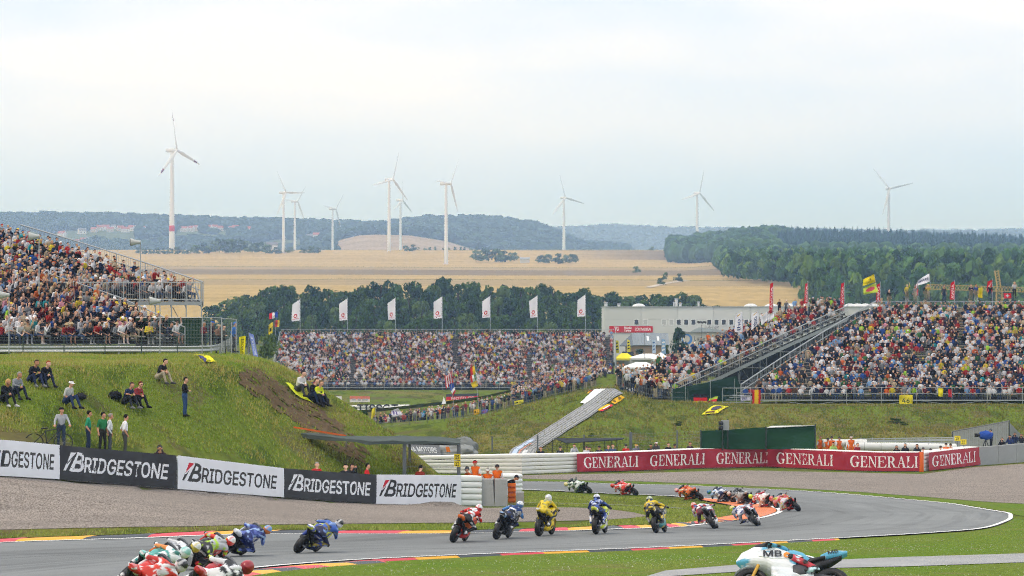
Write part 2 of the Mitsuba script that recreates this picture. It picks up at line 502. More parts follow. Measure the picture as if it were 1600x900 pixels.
def track_uv(V):
 d, i = _mid.query(V)
 s = np.concatenate([[0], np.cumsum(np.linalg.norm(np.diff(outer, axis=0), axis=1))])
 return np.column_stack([s[i] * 0.05, d * 0.08])


track_poly = Polygon(np.vstack([outer, inner[::-1]])).buffer(0)
polygon_sheet('track', track_poly, 0.030, 'asphalt', 1.6, uvf=track_uv)
lab('track', 'grey asphalt race track bending through a hairpin', kind='structure')

# gravel traps
WALL_L = [(-260, 733), (-100, 740), (0, 745), (85, 750), (200, 758), (268, 765), (435, 778), (580, 788), (715, 790.5)]
GR_L = WALL_L + [(760, 794), (820, 793), (900, 793.5), (950, 796), (990, 801), (1012, 806.5), (985, 810), (950, 812.5), (850, 815.5), (700, 817.5), (500, 819.5), (300, 823), (130, 825.5), (0, 828.5), (-260, 838)]
polygon_sheet('gravel_trap', Polygon([hit(*p)[:2] for p in GR_L]).buffer(0), 0.016, 'gravel', 2.0)
lab('gravel_trap', 'beige gravel trap in front of the tyre barrier', kind='structure')
GR_R = [(735, 742), (815, 743), (900, 741), (1000, 739.5), (1150, 735), (1300, 738), (1440, 741), (1525, 730), (1600, 725), (1800, 716),
  (1800, 796), (1640, 789), (1600, 787.5), (1550, 785), (1450, 777), (1350, 769.5), (1240, 763), (1120, 757), (1000, 752.5), (900, 750.5), (820, 748.5), (735, 746.5)]
polygon_sheet('gravel_trap_001', Polygon([hit(*p)[:2] for p in GR_R]).buffer(0), 0.016, 'gravel', 2.5)
lab('gravel_trap_001', 'wide gravel trap below the red banners', kind='structure')

# bright mown verges, each a sheet on the ground
V_NEAR = [(-260, 985), (0, 955), (200, 940), (330, 903), (400, 893), (530, 881.5), (800, 868), (1000, 860.5), (1200, 850.5), (1350, 842.5), (1450, 836.5), (1530, 830), (1568, 820), (1583, 811), (1800, 830), (1800, 1150), (-260, 1250)]
polygon_sheet('grass_verge', Polygon([hit(*p)[:2] for p in V_NEAR]).buffer(0), 0.012, 'verge', 1.2)
lab('grass_verge', 'mown grass verge with daisies inside the bend', kind='structure')
V_OUT = [(1590, 806), (1570, 799.5), (1500, 788), (1400, 778), (1280, 768.2), (1150, 761.8), (1000, 756.3), (900, 753.3), (820, 751.8), (735, 749.6), (735, 746.6), (820, 749), (900, 751), (1000, 753), (1120, 757.5), (1240, 763.5), (1350, 770), (1450, 777.5), (1550, 785.5), (1600, 788), (1800, 797), (1800, 826)]
polygon_sheet('grass_verge_001', Polygon([hit(*p)[:2] for p in V_OUT]).buffer(0), 0.020, 'verge', 2.0)
lab('grass_verge_001', 'mown grass verge outside the bend', kind='structure')

# white edge lines
def line_strip(key, L, d0, d1, off, bsdf, col, uplift=0.0):
 A, B = offset_line(L, d0), offset_line(L, d1)
 v, f = drape(A, B, off, 2)
 return sheet(key, v, f, bsdf, col)


lw = lin('#e6e6e2')
line_strip('edge_line', outer, 0.02, 0.18, 0.045, 'paint', lw)
line_strip('edge_line_001', inner, -0.24, -0.02, 0.045, 'paint', lw)
for k in ('edge_line', 'edge_line_001'):
 lab(k, 'white line painted along the edge of the track', kind='structure')

# kerbs: every painted block of a kerb is a piece of it, a low ramp above the asphalt edge
KR, KY, KK, KO = lin('#c8414c'), lin('#e0a322'), lin('#3b3f44'), lin('#d8743a')


def kerb(key, L, side, width, cols, seg, slant=0.7, label=None, top=0.075):
 """Blocks of length seg along L; slant shifts a block's far side along the kerb. side +1 / -1 = left / right of L."""
 s = np.concatenate([[0], np.cumsum(np.linalg.norm(np.diff(L, axis=0), axis=1))])
 t = np.gradient(L, axis=0)
 t /= np.linalg.norm(t, axis=1, keepdims=True)
 nrm = np.stack([-t[:, 1], t[:, 0]], 1) * side

 def pt(a, d):
  a = np.clip(a, 0, s[-1])
  q = np.array([np.interp(a, s, L[:, 0]), np.interp(a, s, L[:, 1])])
  m = np.array([np.interp(a, s, nrm[:, 0]), np.interp(a, s, nrm[:, 1])])
  return q + m * d

 a, i = 0.0, 0
 while a < s[-1] - 0.3:
  e = min(a + seg, s[-1] - 0.01)
  V = []
  K = 4
  prof = [(0.0, 0.034), (0.25 * width, 0.03 + top * 0.8), (0.8 * width, 0.03 + top), (width, 0.0)]
  for k in range(K):
   x = a + (e - a) * k / (K - 1)
   for d, h in prof:
    q = pt(x + slant * d, d)
    V.append([q[0], q[1], float(G(q[0], q[1])) + h])
  f = grid_faces(K, len(prof))
  sheet(num('kerb_block', key), np.array(V), f, 'paint', cols[i % len(cols)])
  a, i = e, i + 1
 lab(key, label, kind='structure')


il = world_line([(-260, 862.5), (-120, 855.5), (0, 849.5), (200, 843), (420, 835.5), (700, 835), (800, 833), (900, 830.5), (1000, 827), (1085, 821)], 120)
kerb('kerb', il, 1, 0.72, [KR, KY, KK], 2.0, 1.2, 'red, yellow and black kerb along the inside of the track')
ol = world_line([(560, 878.2), (800, 867), (1000, 859.5), (1200, 849.5), (1300, 844)], 90)
kerb('kerb_001', ol, -1, 0.26, [KR, KY, KK], 1.7, 1.2, 'narrow red, yellow and black kerb along the near edge of the track', 0.02)
ol2 = world_line([(250, 911), (330, 900.6), (400, 891.6), (530, 880.6), (560, 878.8)], 40)
kerb('kerb_002', ol2, -1, 0.80, [KK, KR, KY], 1.5, 2.0, 'wide red, yellow and black kerb at the lower left edge of the track', 0.03)
# orange hatched apron of the hairpin's apex: alternate bars
apron_in = world_line([(1060, 822.5), (1100, 819.8), (1180, 811.4), (1204, 805.3), (1213, 800), (1208, 795.3), (1190, 790.4), (1150, 785), (1100, 780)], 70)
apron_out = world_line([(1070, 819), (1105, 814), (1150, 806), (1166, 801), (1168, 799), (1160, 796), (1145, 792), (1120, 787), (1090, 782)], 70)
apron = Polygon(np.vstack([apron_in, apron_out[::-1]])).buffer(0)
polygon_sheet('kerb_apron', apron, 0.050, 'asphalt', 1.0)
lab('kerb_apron', 'hatched orange apron at the apex of the hairpin', kind='structure')
for i in range(0, 69, 1):
 A, B = apron_in[i:i + 2], apron_out[i:i + 2]
 a0, a1 = A[0], A[0] + (A[1] - A[0]) * 0.86
 b0, b1 = B[0], B[0] + (B[1] - B[0]) * 0.86
 v, f = drape(np.array([a0, a1]), np.array([b0, b1]), 0.068, 8)
 v[:, 2] += 0
 sheet(num('kerb_bar', 'kerb_apron'), v, f, 'paint', KO if i > 14 else [KR, KY, KO, KK][i % 4])

# concrete strip crossing the grass in the right foreground, and a narrow one beside the marshals' post
polygon_sheet('concrete_path', Polygon([hit(*p)[:2] for p in [(1040, 893), (1150, 884), (1250, 878.5), (1400, 872), (1600, 866), (1800, 858), (1800, 872), (1600, 880), (1430, 886), (1300, 889), (1150, 895), (1000, 905)]]).buffer(0), 0.024, 'concrete', 1.0)
lab('concrete_path', 'pale concrete strip crossing the grass beside the track', kind='structure')
dl = world_line([(818, 786.5), (900, 788), (980, 790.5), (1060, 795)], 30)
v, f = drape(dl, offset_line(dl, 0.35), 0.03, 2)
sheet('drain_strip', v, f, 'concrete')
lab('drain_strip', 'narrow pale drain strip across the infield grass', kind='structure')

# strip of bare concrete lanes running down the far bank
RA = [(947, 609.5), (912, 634), (860, 667), (800, 703), (770, 722)]
RB = [(974, 616.5), (934, 644), (884, 676), (838, 706), (810, 726)]
A, B = resample([hit(*p)[:2] for p in RA], 120), resample([hit(*p)[:2] for p in RB], 120)
v, f = drape(A, B, 0.11, 15)
sheet('concrete_lane', v, f, 'concrete')
lab('concrete_lane', 'steep grey concrete lane running down the grass bank', kind='structure')
for k in range(7):
 w0 = (k + 0.5) / 7
 Q0, Q1 = A * (1 - w0) + B * w0, A * (1 - w0 - 0.035) + B * (w0 + 0.035)
 v, f = drape(Q0, Q1, 0.135, 2)
 sheet(num('lane_rail', 'concrete_lane'), v, f, 'paint', lin('#6e7273') if k % 3 != 1 else lin('#8f9496'))
# ------------------------------------------------------------------ lettering
def glyph(ch, h=1.0):
 """Serif capitals as polygons, h tall."""
 st, th, sf = 0.17, 0.055, 0.34
 R = lambda x0, y0, x1, y1: sbox(x0, y0, x1, y1)
 serif = lambda x, y, w=sf: R(x - w / 2, y, x + w / 2, y + th)
 arc = lambda cx, cy, rx, ry: affinity.scale(Point(cx, cy).buffer(1.0, 12), rx, ry)
 U = shapely.union_all
 P = Polygon
 if ch == 'I':
  g, w = U([R(.1, 0, .1 + st, 1), serif(.185, 0), serif(.185, 1 - th)]), .42
 elif ch == 'L':
  g, w = U([R(.1, 0, .1 + st, 1), serif(.185, 1 - th), R(0, 0, .66, th), P([(.66, 0), (.70, .3), (.65, .3), (.52, 0)])]), .74
 elif ch == 'E':
  g, w = U([R(.1, 0, .1 + st, 1), R(0, 0, .68, th), R(0, 1 - th, .66, 1), R(.2, .5, .5, .5 + th), R(.46, .38, .5, .67), P([(.68, 0), (.72, .28), (.67, .28), (.54, 0)]), P([(.66, 1), (.68, .74), (.63, .74), (.52, 1)])]), .76
 elif ch == 'N':
  g, w = U([R(.12, 0, .19, 1), R(.72, 0, .79, 1), P([(.08, 1), (.27, 1), (.79, 0), (.70, 0)]), serif(.155, 0, .3), serif(.755, 1 - th, .3), R(0, 1 - th, .25, 1)]), .92
 elif ch == 'A':
  g, w = U([P([(.10, 0), (.16, 0), (.45, 1), (.40, 1)]), P([(.38, 1), (.48, 1), (.82, 0), (.63, 0)]), R(.2, .32, .65, .32 + th), serif(.13, 0, .3), serif(.72, 0, .36)]), .9
 elif ch == 'R':
  bowl = arc(.40, .74, .32, .26).difference(arc(.36, .74, .17, .2)).intersection(R(.2, .4, 1, 1))
  g, w = U([R(.1, 0, .1 + st, 1), serif(.185, 0), R(0, 1 - th, .42, 1), R(.2, .48, .42, .48 + th), bowl, P([(.36, .5), (.52, .5), (.84, 0), (.66, 0)]), R(.62, 0, .92, th)]), .92
 elif ch == 'G':
  ring = arc(.45, .5, .45, .515).difference(arc(.5, .5, .30, .45)).difference(R(.62, .42, 1, .74))
  g, w = U([ring, R(.66, .04, .82, .44), R(.52, .40, .93, .40 + th), P([(.80, 1), (.84, .7), (.79, .7), (.68, .95)])]), .98
 return affinity.scale(g, h, h, origin=(0, 0)), w * h


def fold_text(shape, place, depth, m=0.12):
 """Flat lettering (shapely, in panel coordinates s, t) as thin pieces laid on the panel by place(s, t, out)."""
 V, Fc, n = [], [], 0
 for g in getattr(shape, 'geoms', [shape]):
  if g.geom_type != 'Polygon' or g.area < 1e-5:
   continue
  x0, y0, x1, y1 = g.bounds
  k = max(1, int((x1 - x0) / m))
  for i in range(k):
   b = g.intersection(sbox(x0 + (x1 - x0) * i / k, y0 - 1, x0 + (x1 - x0) * (i + 1) / k, y1 + 1))
   for q in getattr(b, 'geoms', [b]):
    if q.geom_type != 'Polygon' or q.area < 1e-6:
     continue
    vv, f = trimesh.creation.triangulate_polygon(q, engine='earcut')
    vv = np.asarray(vv)[:, :2]
    V.append(vv); Fc.append(np.asarray(f) + n); n += len(vv)
 V, Fc = np.vstack(V), np.vstack(Fc)
 return place(V[:, 0], V[:, 1], depth), Fc


def text_shape(text, height, width=None, bold=True, shear=0.0):
 """Sans lettering as a flat shape from meshkit.text_mesh, optionally squeezed to a width and slanted."""
 m = meshkit.text_mesh(text, height, 0.002, bold)
 top = np.asarray(m.faces)[np.all(np.asarray(m.vertices)[m.faces][:, :, 2] > 0.001, 1)]
 t2 = np.asarray(m.vertices)[:, :2]
 g = shapely.union_all([Polygon(t2[f]).buffer(height * 0.002) for f in top])
 x0, y0, x1, y1 = g.bounds
 g = affinity.translate(g, -x0, 0)
 if width:
  g = affinity.scale(g, width / (x1 - x0), 1, origin=(0, 0))
 return affinity.affine_transform(g, [1, shear, 0, 1, 0, 0])


class Panel:
 """A thin upright sheet hung along a ground polyline, with soft folds."""

 def __init__(self, bot, top, seed, fold=0.02, thick=0.02):
  self.b, self.t = np.asarray(bot, float), np.asarray(top, float)
  d = np.linalg.norm(np.diff(self.b[:, :2], axis=0), axis=1)
  self.s = np.concatenate([[0], np.cumsum(d)])
  self.W, self.H = self.s[-1], float(np.mean(np.linalg.norm(self.t - self.b, axis=1)))
  self.seed, self.fold, self.thick = seed, fold, thick

 def place(self, s, t, out=0.0):
  s, t = np.asarray(s, float), np.asarray(t, float)
  B = np.stack([np.interp(s, self.s, self.b[:, k]) for k in range(3)], -1)
  U = np.stack([np.interp(s, self.s, self.t[:, k]) for k in range(3)], -1)
  tg = np.stack([np.interp(np.clip(s + .1, 0, self.W), self.s, self.b[:, k]) - np.interp(np.clip(s - .1, 0, self.W), self.s, self.b[:, k]) for k in range(2)], -1)
  tg /= np.linalg.norm(tg, axis=-1, keepdims=True) + 1e-9
  nr = np.stack([tg[..., 1], -tg[..., 0], tg[..., 0] * 0], -1)
  nr = np.where(nr[..., 1:2] > 0, -nr, nr)
  p = np.stack([s * 0.9 + t * 0.5, t * 0.7, s * 0 + self.seed * 3.1], -1)
  p2 = np.stack([s * 2.6 - t * 2.0, t * 0.8, s * 0 + self.seed * 5.3], -1)
  w = self.fold * (2.2 * (meshkit.fbm(p, 2, self.seed) - .5) + 1.6 * np.maximum(meshkit.noise(p2, self.seed + 3) - 0.55, 0))
  return B + (U - B) * (t / self.H)[..., None] + nr * (w + out + self.thick)[..., None]

 def build(self, key, col, bsdf='paint', n=None, m=7):
  n = n or max(8, int(self.W / 0.12))
  s, t = np.meshgrid(np.linspace(0, self.W, n), np.linspace(0, self.H, m), indexing='ij')
  front = self.place(s, t, 0.0).reshape(-1, 3)
  back = self.place(s, t, -0.012).reshape(-1, 3)
  f = grid_faces(n, m)
  k = n * m
  rim = np.concatenate([np.arange(m), np.arange(1, n) * m + m - 1, (n - 1) * m + np.arange(m - 2, -1, -1), np.arange(n - 2, 0, -1) * m])
  r2 = np.roll(rim, -1)
  ff = np.vstack([f, f[:, ::-1] + k, np.stack([rim, r2, r2 + k], 1), np.stack([rim, r2 + k, rim + k], 1)])
  put(key, np.vstack([front, back]), ff, bsdf, col)


def letter(name, parent, panel, shape, col, s0, t0, depth=0.008, label=None):
 v, f = fold_text(affinity.translate(shape, s0, t0), panel.place, depth)
 k = num(name, parent)
 put(k, v, f, 'paint', col)
 if label:
  lab(k, label)
 return k


def wall_points(base, top):
 """World points of a wall's foot (on the ground at the base pixels) and top edge (same distance, at the top pixels)."""
 B = np.array([hit(*p) for p in base])
 Tp = np.array([at(q[0], q[1], b[1]) for q, b in zip(top, B)])
 Tp[:, :2] = B[:, :2]
 return B, Tp


# ------------------------------------------------------------------ left tyre barrier with the black and white banners
wl_b = [(-180, 736.5), (-98, 740), (0, 745), (85, 750), (178, 757), (270, 765), (352, 771.5), (437, 778), (510, 783.5), (582, 788), (650, 789.5), (715, 790.5), (752, 791)]
wl_t = [(-180, 679), (-98, 682), (0, 688), (85, 696), (178, 704), (270, 712), (352, 722), (437, 732), (510, 737.5), (582, 742), (650, 742.5), (715, 743), (750, 743.5)]
WB, WT = wall_points(wl_b, wl_t)


def belt_stack(key, B, Tp, count, depth, col, parent_name='belt', gap=0.012):
 """count rounded belts one above the other along the wall line; every belt is a piece."""
 for k in range(count):
  a, b = k / count, (k + 1) / count
  P, n = [], 9
  t = np.gradient(B[:, :2], axis=0)
  t /= np.linalg.norm(t, axis=1, keepdims=True)
  nr = np.stack([t[:, 1], -t[:, 0]], 1)
  nr = np.where(nr[:, 1:2] > 0, -nr, nr)
  for i in range(len(B)):
   h = (Tp[i, 2] - B[i, 2])
   lo, hi = B[i, 2] + a * h + gap, B[i, 2] + b * h - gap
   mid, hh = (lo + hi) / 2, (hi - lo) / 2
   ring = []
   for g in np.linspace(-PI / 2, PI / 2, n):
    o = 0.5 * hh * np.sign(np.cos(g)) * abs(np.cos(g)) ** 0.7
    ring.append([*(B[i, :2] + nr[i] * o), mid + hh * np.sin(g)])
   ring += [[*(B[i, :2] - nr[i] * depth), hi], [*(B[i, :2] - nr[i] * depth), lo]]
   P.append(ring)
  P = np.array(P)
  m = n + 2
  i, j = np.meshgrid(np.arange(len(B) - 1), np.arange(m), indexing='ij')
  q = np.stack([i * m + j, i * m + (j + 1) % m, (i + 1) * m + (j + 1) % m, (i + 1) * m + j], -1).reshape(-1, 4)
  f = np.vstack([q[:, [0, 1, 2]], q[:, [0, 2, 3]], [[0, x, x + 1] for x in range(1, m - 1)], [[(len(B) - 1) * m, (len(B) - 1) * m + x + 1, (len(B) - 1) * m + x] for x in range(1, m - 1)]])
  MB().add(P.reshape(-1, 3), f, col).put(num(parent_name, key), 'paint')


belt_stack('tyre_barrier', WB, WT, 5, 0.9, lin('#dfe3e0'))
lab('tyre_barrier', 'white tyre barrier of five stacked belts behind the black and white banners', 'barrier')


def sub(B, Tp, px0, px1, lift=0.03):
 x = np.array([p[0] for p in wl_b], float)
 q = np.concatenate([[px0], x[(x > px0) & (x < px1)], [px1]])
 b = np.stack([np.interp(q, x, B[:, k]) for k in range(3)], 1)
 t = np.stack([np.interp(q, x, Tp[:, k]) for k in range(3)], 1)
 t[:, 2] += 0.015
 b[:, 2] += lift
 return b, t


BLET = lin('#2b2d30')
for i, (x0, x1, dark) in enumerate([(-98, 85, 0), (85, 270, 1), (270, 437, 0), (437, 582, 1), (582, 715, 0)]):
 key = num('advertising_banner')
 b, t = sub(WB, WT, x0 + 0.4, x1 - 0.4)
 P = Panel(b, t, 3 + i, fold=0.085 if dark else 0.03, thick=0.20)
 P.build(key, lin('#2f3135') if dark else lin('#e3e6ec'))
 lab(key, ['white banner with black lettering cut off by the left edge of the picture', 'creased black banner with white lettering, largest and leftmost black one', 'white banner with black lettering between the two black banners',
    'black banner with white lettering, the smaller one to the right', 'white banner with black lettering beside the bare white belts'][i], 'banner', 'tyre maker banners along the left barrier')
 h = P.H * 0.43
 fg = lin('#e4e6ea') if dark else BLET
 x = P.W * 0.055
 big = h * 1.28
 # emblem: a capital B whose left side is a slanted wedge, cut by a diagonal gap
 bl = text_shape('B', big, P.W * 0.105, True, 0.22)
 wedge = Polygon([(-0.02 * P.W, 0), (0.055 * P.W, 0), (0.11 * P.W, big), (0.04 * P.W, big)])
 cut = Polygon([(0.003 * P.W, 0.0), (0.020 * P.W, 0.0), (0.088 * P.W, big * .96), (0.080 * P.W, big * .96)])
 tri = Polygon([(0.010 * P.W, big * .42), (0.040 * P.W, big), (0.086 * P.W, big)])
 body = shapely.union_all([affinity.translate(bl, 0.035 * P.W, 0), wedge]).difference(cut.buffer(0.004 * P.W)).difference(tri.buffer(0.006 * P.W))
 t0 = P.H * 0.27
 letter('emblem', key, P, body, fg, x, t0)
 letter('emblem_wedge', key, P, tri, lin('#c8283c') if not dark else fg, x, t0)
 w = text_shape('RIDGESTONE', h, P.W * 0.715, True, 0.17)
 letter('lettering', key, P, w, fg, x + P.W * 0.148, t0)

# ------------------------------------------------------------------ far tyre barrier and red banners
wr_b = [(560, 737), (640, 740), (730, 742), (815, 741.5), (897, 738), (1000, 735.5), (1100, 732), (1200, 730), (1260, 732.5), (1325, 736), (1380, 737), (1440, 737)]
wr_t = [(560, 716), (640, 713), (730, 711), (815, 709.5), (897, 708), (1000, 705), (1100, 700.5), (1200, 699), (1260, 702), (1325, 704.5), (1380, 706), (1440, 706)]
RB_, RT_ = wall_points(wr_b, wr_t)
for i in range(3):
 for q, pt_ in ((RB_, wr_b), (RT_, wr_t)):
  q[i] = at(pt_[i][0], pt_[i][1], 177.5)
 RB_[i][2] = float(G(RB_[i][0], 177.5))
belt_stack('tyre_barrier_001', RB_, RT_, 5, 1.0, lin('#e4e3dc'))
lab('tyre_barrier_001', 'long white tyre barrier of stacked belts across the far gravel', 'barrier')
wr2_b = [(1443, 736.5), (1484, 732), (1526, 727)]
wr2_t = [(1443, 706.5), (1484, 702), (1526, 697.5)]
R2B, R2T = wall_points(wr2_b, wr2_t)
belt_stack('tyre_barrier_002', R2B, R2T, 5, 1.0, lin('#e4e3dc'))
lab('tyre_barrier_002', 'short tyre barrier behind the rightmost red banner', 'barrier')
GEN = lin('#a8283a')
_gen = []
_x = 0
for ch in 'GENERALI':
 g, w = glyph(ch)
 _gen.append(affinity.translate(g, _x, 0)); _x += w + 0.035
GENW = shapely.union_all(_gen)


def red_banner(B, Tp, xs, px0, px1, words, seed, label):
 key = num('red_banner')
 x = np.array(xs, float)
 q = np.concatenate([[px0], x[(x > px0) & (x < px1)], [px1]])
 b = np.stack([np.interp(q, x, B[:, k]) for k in range(3)], 1)
 t = np.stack([np.interp(q, x, Tp[:, k]) for k in range(3)], 1)
 t[:, 2] -= 0.03
 b[:, 2] += 0.05
 P = Panel(b, t, seed, fold=0.10, thick=0.24)
 P.build(key, GEN, m=8)
 lab(key, label, 'banner', 'red insurer banners on the far barrier')
 for c0, c1 in words:
  s0, s1 = np.interp([c0, c1], np.interp(P.s, P.s, q), P.s)
  g = affinity.scale(GENW, (s1 - s0) / _x, P.H * 0.60, origin=(0, 0))
  letter('lettering', key, P, g, lin('#ece6e6'), s0, P.H * 0.19, 0.012)


xr = [p[0] for p in wr_b]
red_banner(RB_, RT_, xr, 897.5, 1206, [(908, 995), (1012, 1099), (1117, 1199)], 21, 'long crumpled red banner with white lettering beginning beside the bare white belts')
red_banner(RB_, RT_, xr, 1206.5, 1437, [(1217, 1307), (1330, 1435)], 22, 'red banner with white lettering left of the orange marker post')
red_banner(R2B, R2T, [p[0] for p in wr2_b], 1445, 1525.5, [(1450, 1519)], 23, 'short red banner with white lettering next to the grey concrete wall')
# orange marker between the last two red banners
m = MB()
pb, pt = at(1439.5, 737, RB_[-1][1] - .15), at(1439.5, 706, RB_[-1][1] - .15)
m.tube([pb, pt], 0.16, lin('#e2661f'), 10)
m.put(num('marker_post'), 'paint')
lab('marker_post', 'orange padded post between the two rightmost red banners', 'post')
# concrete wall to the right
cb = [(1527, 727.5), (1561, 725), (1588, 723), (1625, 719.5), (1665, 716)]
ct = [(1527, 699), (1561, 696.5), (1588, 694), (1625, 691), (1665, 688)]
CB_, CT_ = wall_points(cb, ct)
for i in range(len(cb) - 1):
 a, b = CB_[i], CB_[i + 1]
 c = a + (b - a) * 0.985
 h = CT_[i][2] - a[2]
 m = MB()
 d = (b - a) / np.linalg.norm(b - a)
 nr = np.array([d[1], -d[0], 0])
 V = []
 for q, hh in ((a, CT_[i][2]), (c, CT_[i][2] + (CT_[i + 1][2] - CT_[i][2]) * .985)):
  for o, z in ((0.0, q[2] - .1), (0.0, hh), (-0.35, hh), (-0.35, q[2] - .1)):
   V.append([q[0] + nr[0] * o, q[1] + nr[1] * o, z])
 f = np.array([[0, 1, 5, 4], [1, 2, 6, 5], [2, 3, 7, 6], [0, 3, 2, 1], [4, 5, 6, 7]])
 m.add(V, f, (.4, .4, .4)).put(num('concrete_slab', 'concrete_wall'), 'concrete')
lab('concrete_wall', 'grey concrete block wall at the right edge beyond the red banners', 'wall')

# ------------------------------------------------------------------ end of the left barrier: grey blocks, orange barrier, round stack
Y0 = WB[-1][1] + 0.1


def slab(key, px0, px1, pyb, pyt, Y, depth, col, bsdf='concrete', taper=0.0):
 a, b = at(px0, pyb, Y), at(px1, pyb, Y)
 top = at(px0, pyt, Y)[2]
 z0 = min(a[2], b[2]) - 0.05
 V = []
 for o in (0, depth):
  e = taper * (1 if o == 0 else 0)
  V += [[a[0], Y + o, z0], [b[0], Y + o, z0], [b[0] - e, Y + o, top], [a[0] - e, Y + o, top]]
 f = np.array([[0, 1, 2, 3], [1, 5, 6, 2], [5, 4, 7, 6], [4, 0, 3, 7], [3, 2, 6, 7], [4, 5, 1, 0]])
 return MB().add(V, f, col).put(key, bsdf)


for i, (x0, x1) in enumerate([(753, 772.6), (773, 793)]):
 k = slab(num('concrete_block'), x0, x1, 790, 749, Y0, 0.8, (.4, .4, .4), taper=0.07 if i == 0 else 0.0)
 p = at(x0 + 11, 757, Y0 - 0.006)
 t = affinity.scale(text_shape('SRB', 0.07, None, True), 1, 1, origin=(0, 0))
 v, f = fold_text(t, lambda s, q, o: np.stack([p[0] + s, s * 0 + p[1] - 0.004, p[2] + q], -1), 0)
 put(num('stencil', k), v, f, 'paint', lin('#8d9190'))
 lab(k, ['grey concrete block touching the white belts', 'grey concrete block beside the orange plastic barrier'][i], 'block', 'concrete blocks ending the left barrier')
# orange water-filled barrier with ribs
k = num('plastic_barrier')
m = MB()
a, b = at(793.5, 786, Y0 + .5), at(806, 786, Y0 + .5)
ztop = at(800, 755, Y0 + .5)[2]
OR = lin('#d9691c')
for j in range(4):
 z0 = a[2] + (ztop - a[2]) * j / 4
 z1 = a[2] + (ztop - a[2]) * (j + 1) / 4
 mm = MB()
 mm.box(((a[0] + b[0]) / 2, Y0 + .75, (z0 + z1) / 2 + .03), (b[0] - a[0], .5, (z1 - z0) * .62), OR)
 mm.box(((a[0] + b[0]) / 2, Y0 + .80, z0 + .05), ((b[0] - a[0]) * .9, .4, (z1 - z0) * .44), OR * 0.8)
 mm.put(num('rib', k), 'paint')
lab(k, 'orange ribbed plastic barrier beside the concrete block', 'barrier')
k = slab(num('concrete_block'), 806.5, 818.5, 787, 769.5, Y0 + 2.0, 0.9, (.4, .4, .4))
lab(k, 'small low concrete block right of the orange plastic barrier', 'block', 'concrete blocks ending the left barrier')
# round end of a tyre stack
k = num('tyre_stack')
c = at(790, 770, Y0 + 4.2)
zb, zt = at(790, 777, Y0 + 3.2)[2], at(790, 742, Y0 + 3.2)[2]
for j in range(5):
 z = zb + (zt - zb) * (j + .5) / 5
 R = 0.66
 ang = np.linspace(0, 2 * PI, 29)
 ring = np.stack([c[0] + R * np.cos(ang), c[1] + R * np.sin(ang), ang * 0 + z], 1)
 MB().tube(ring, (zt - zb) / 10 * 0.97, lin('#dfe3e0'), 8, caps=False).put(num('belt', k), 'paint')
lab(k, 'round white tyre stack behind the orange plastic barrier', 'tyre stack')
# ------------------------------------------------------------------ people
_S = {k: np.asarray(trimesh.creation.icosphere(subdivisions=k).vertices) for k in (0, 1, 2)}


def hull(parts, lod=1):
 return Manifold.hull_points(np.vstack([_S[lod] * r + np.asarray(p, float) for p, r in parts]))


def vec(*a):
 return np.array(a, float)


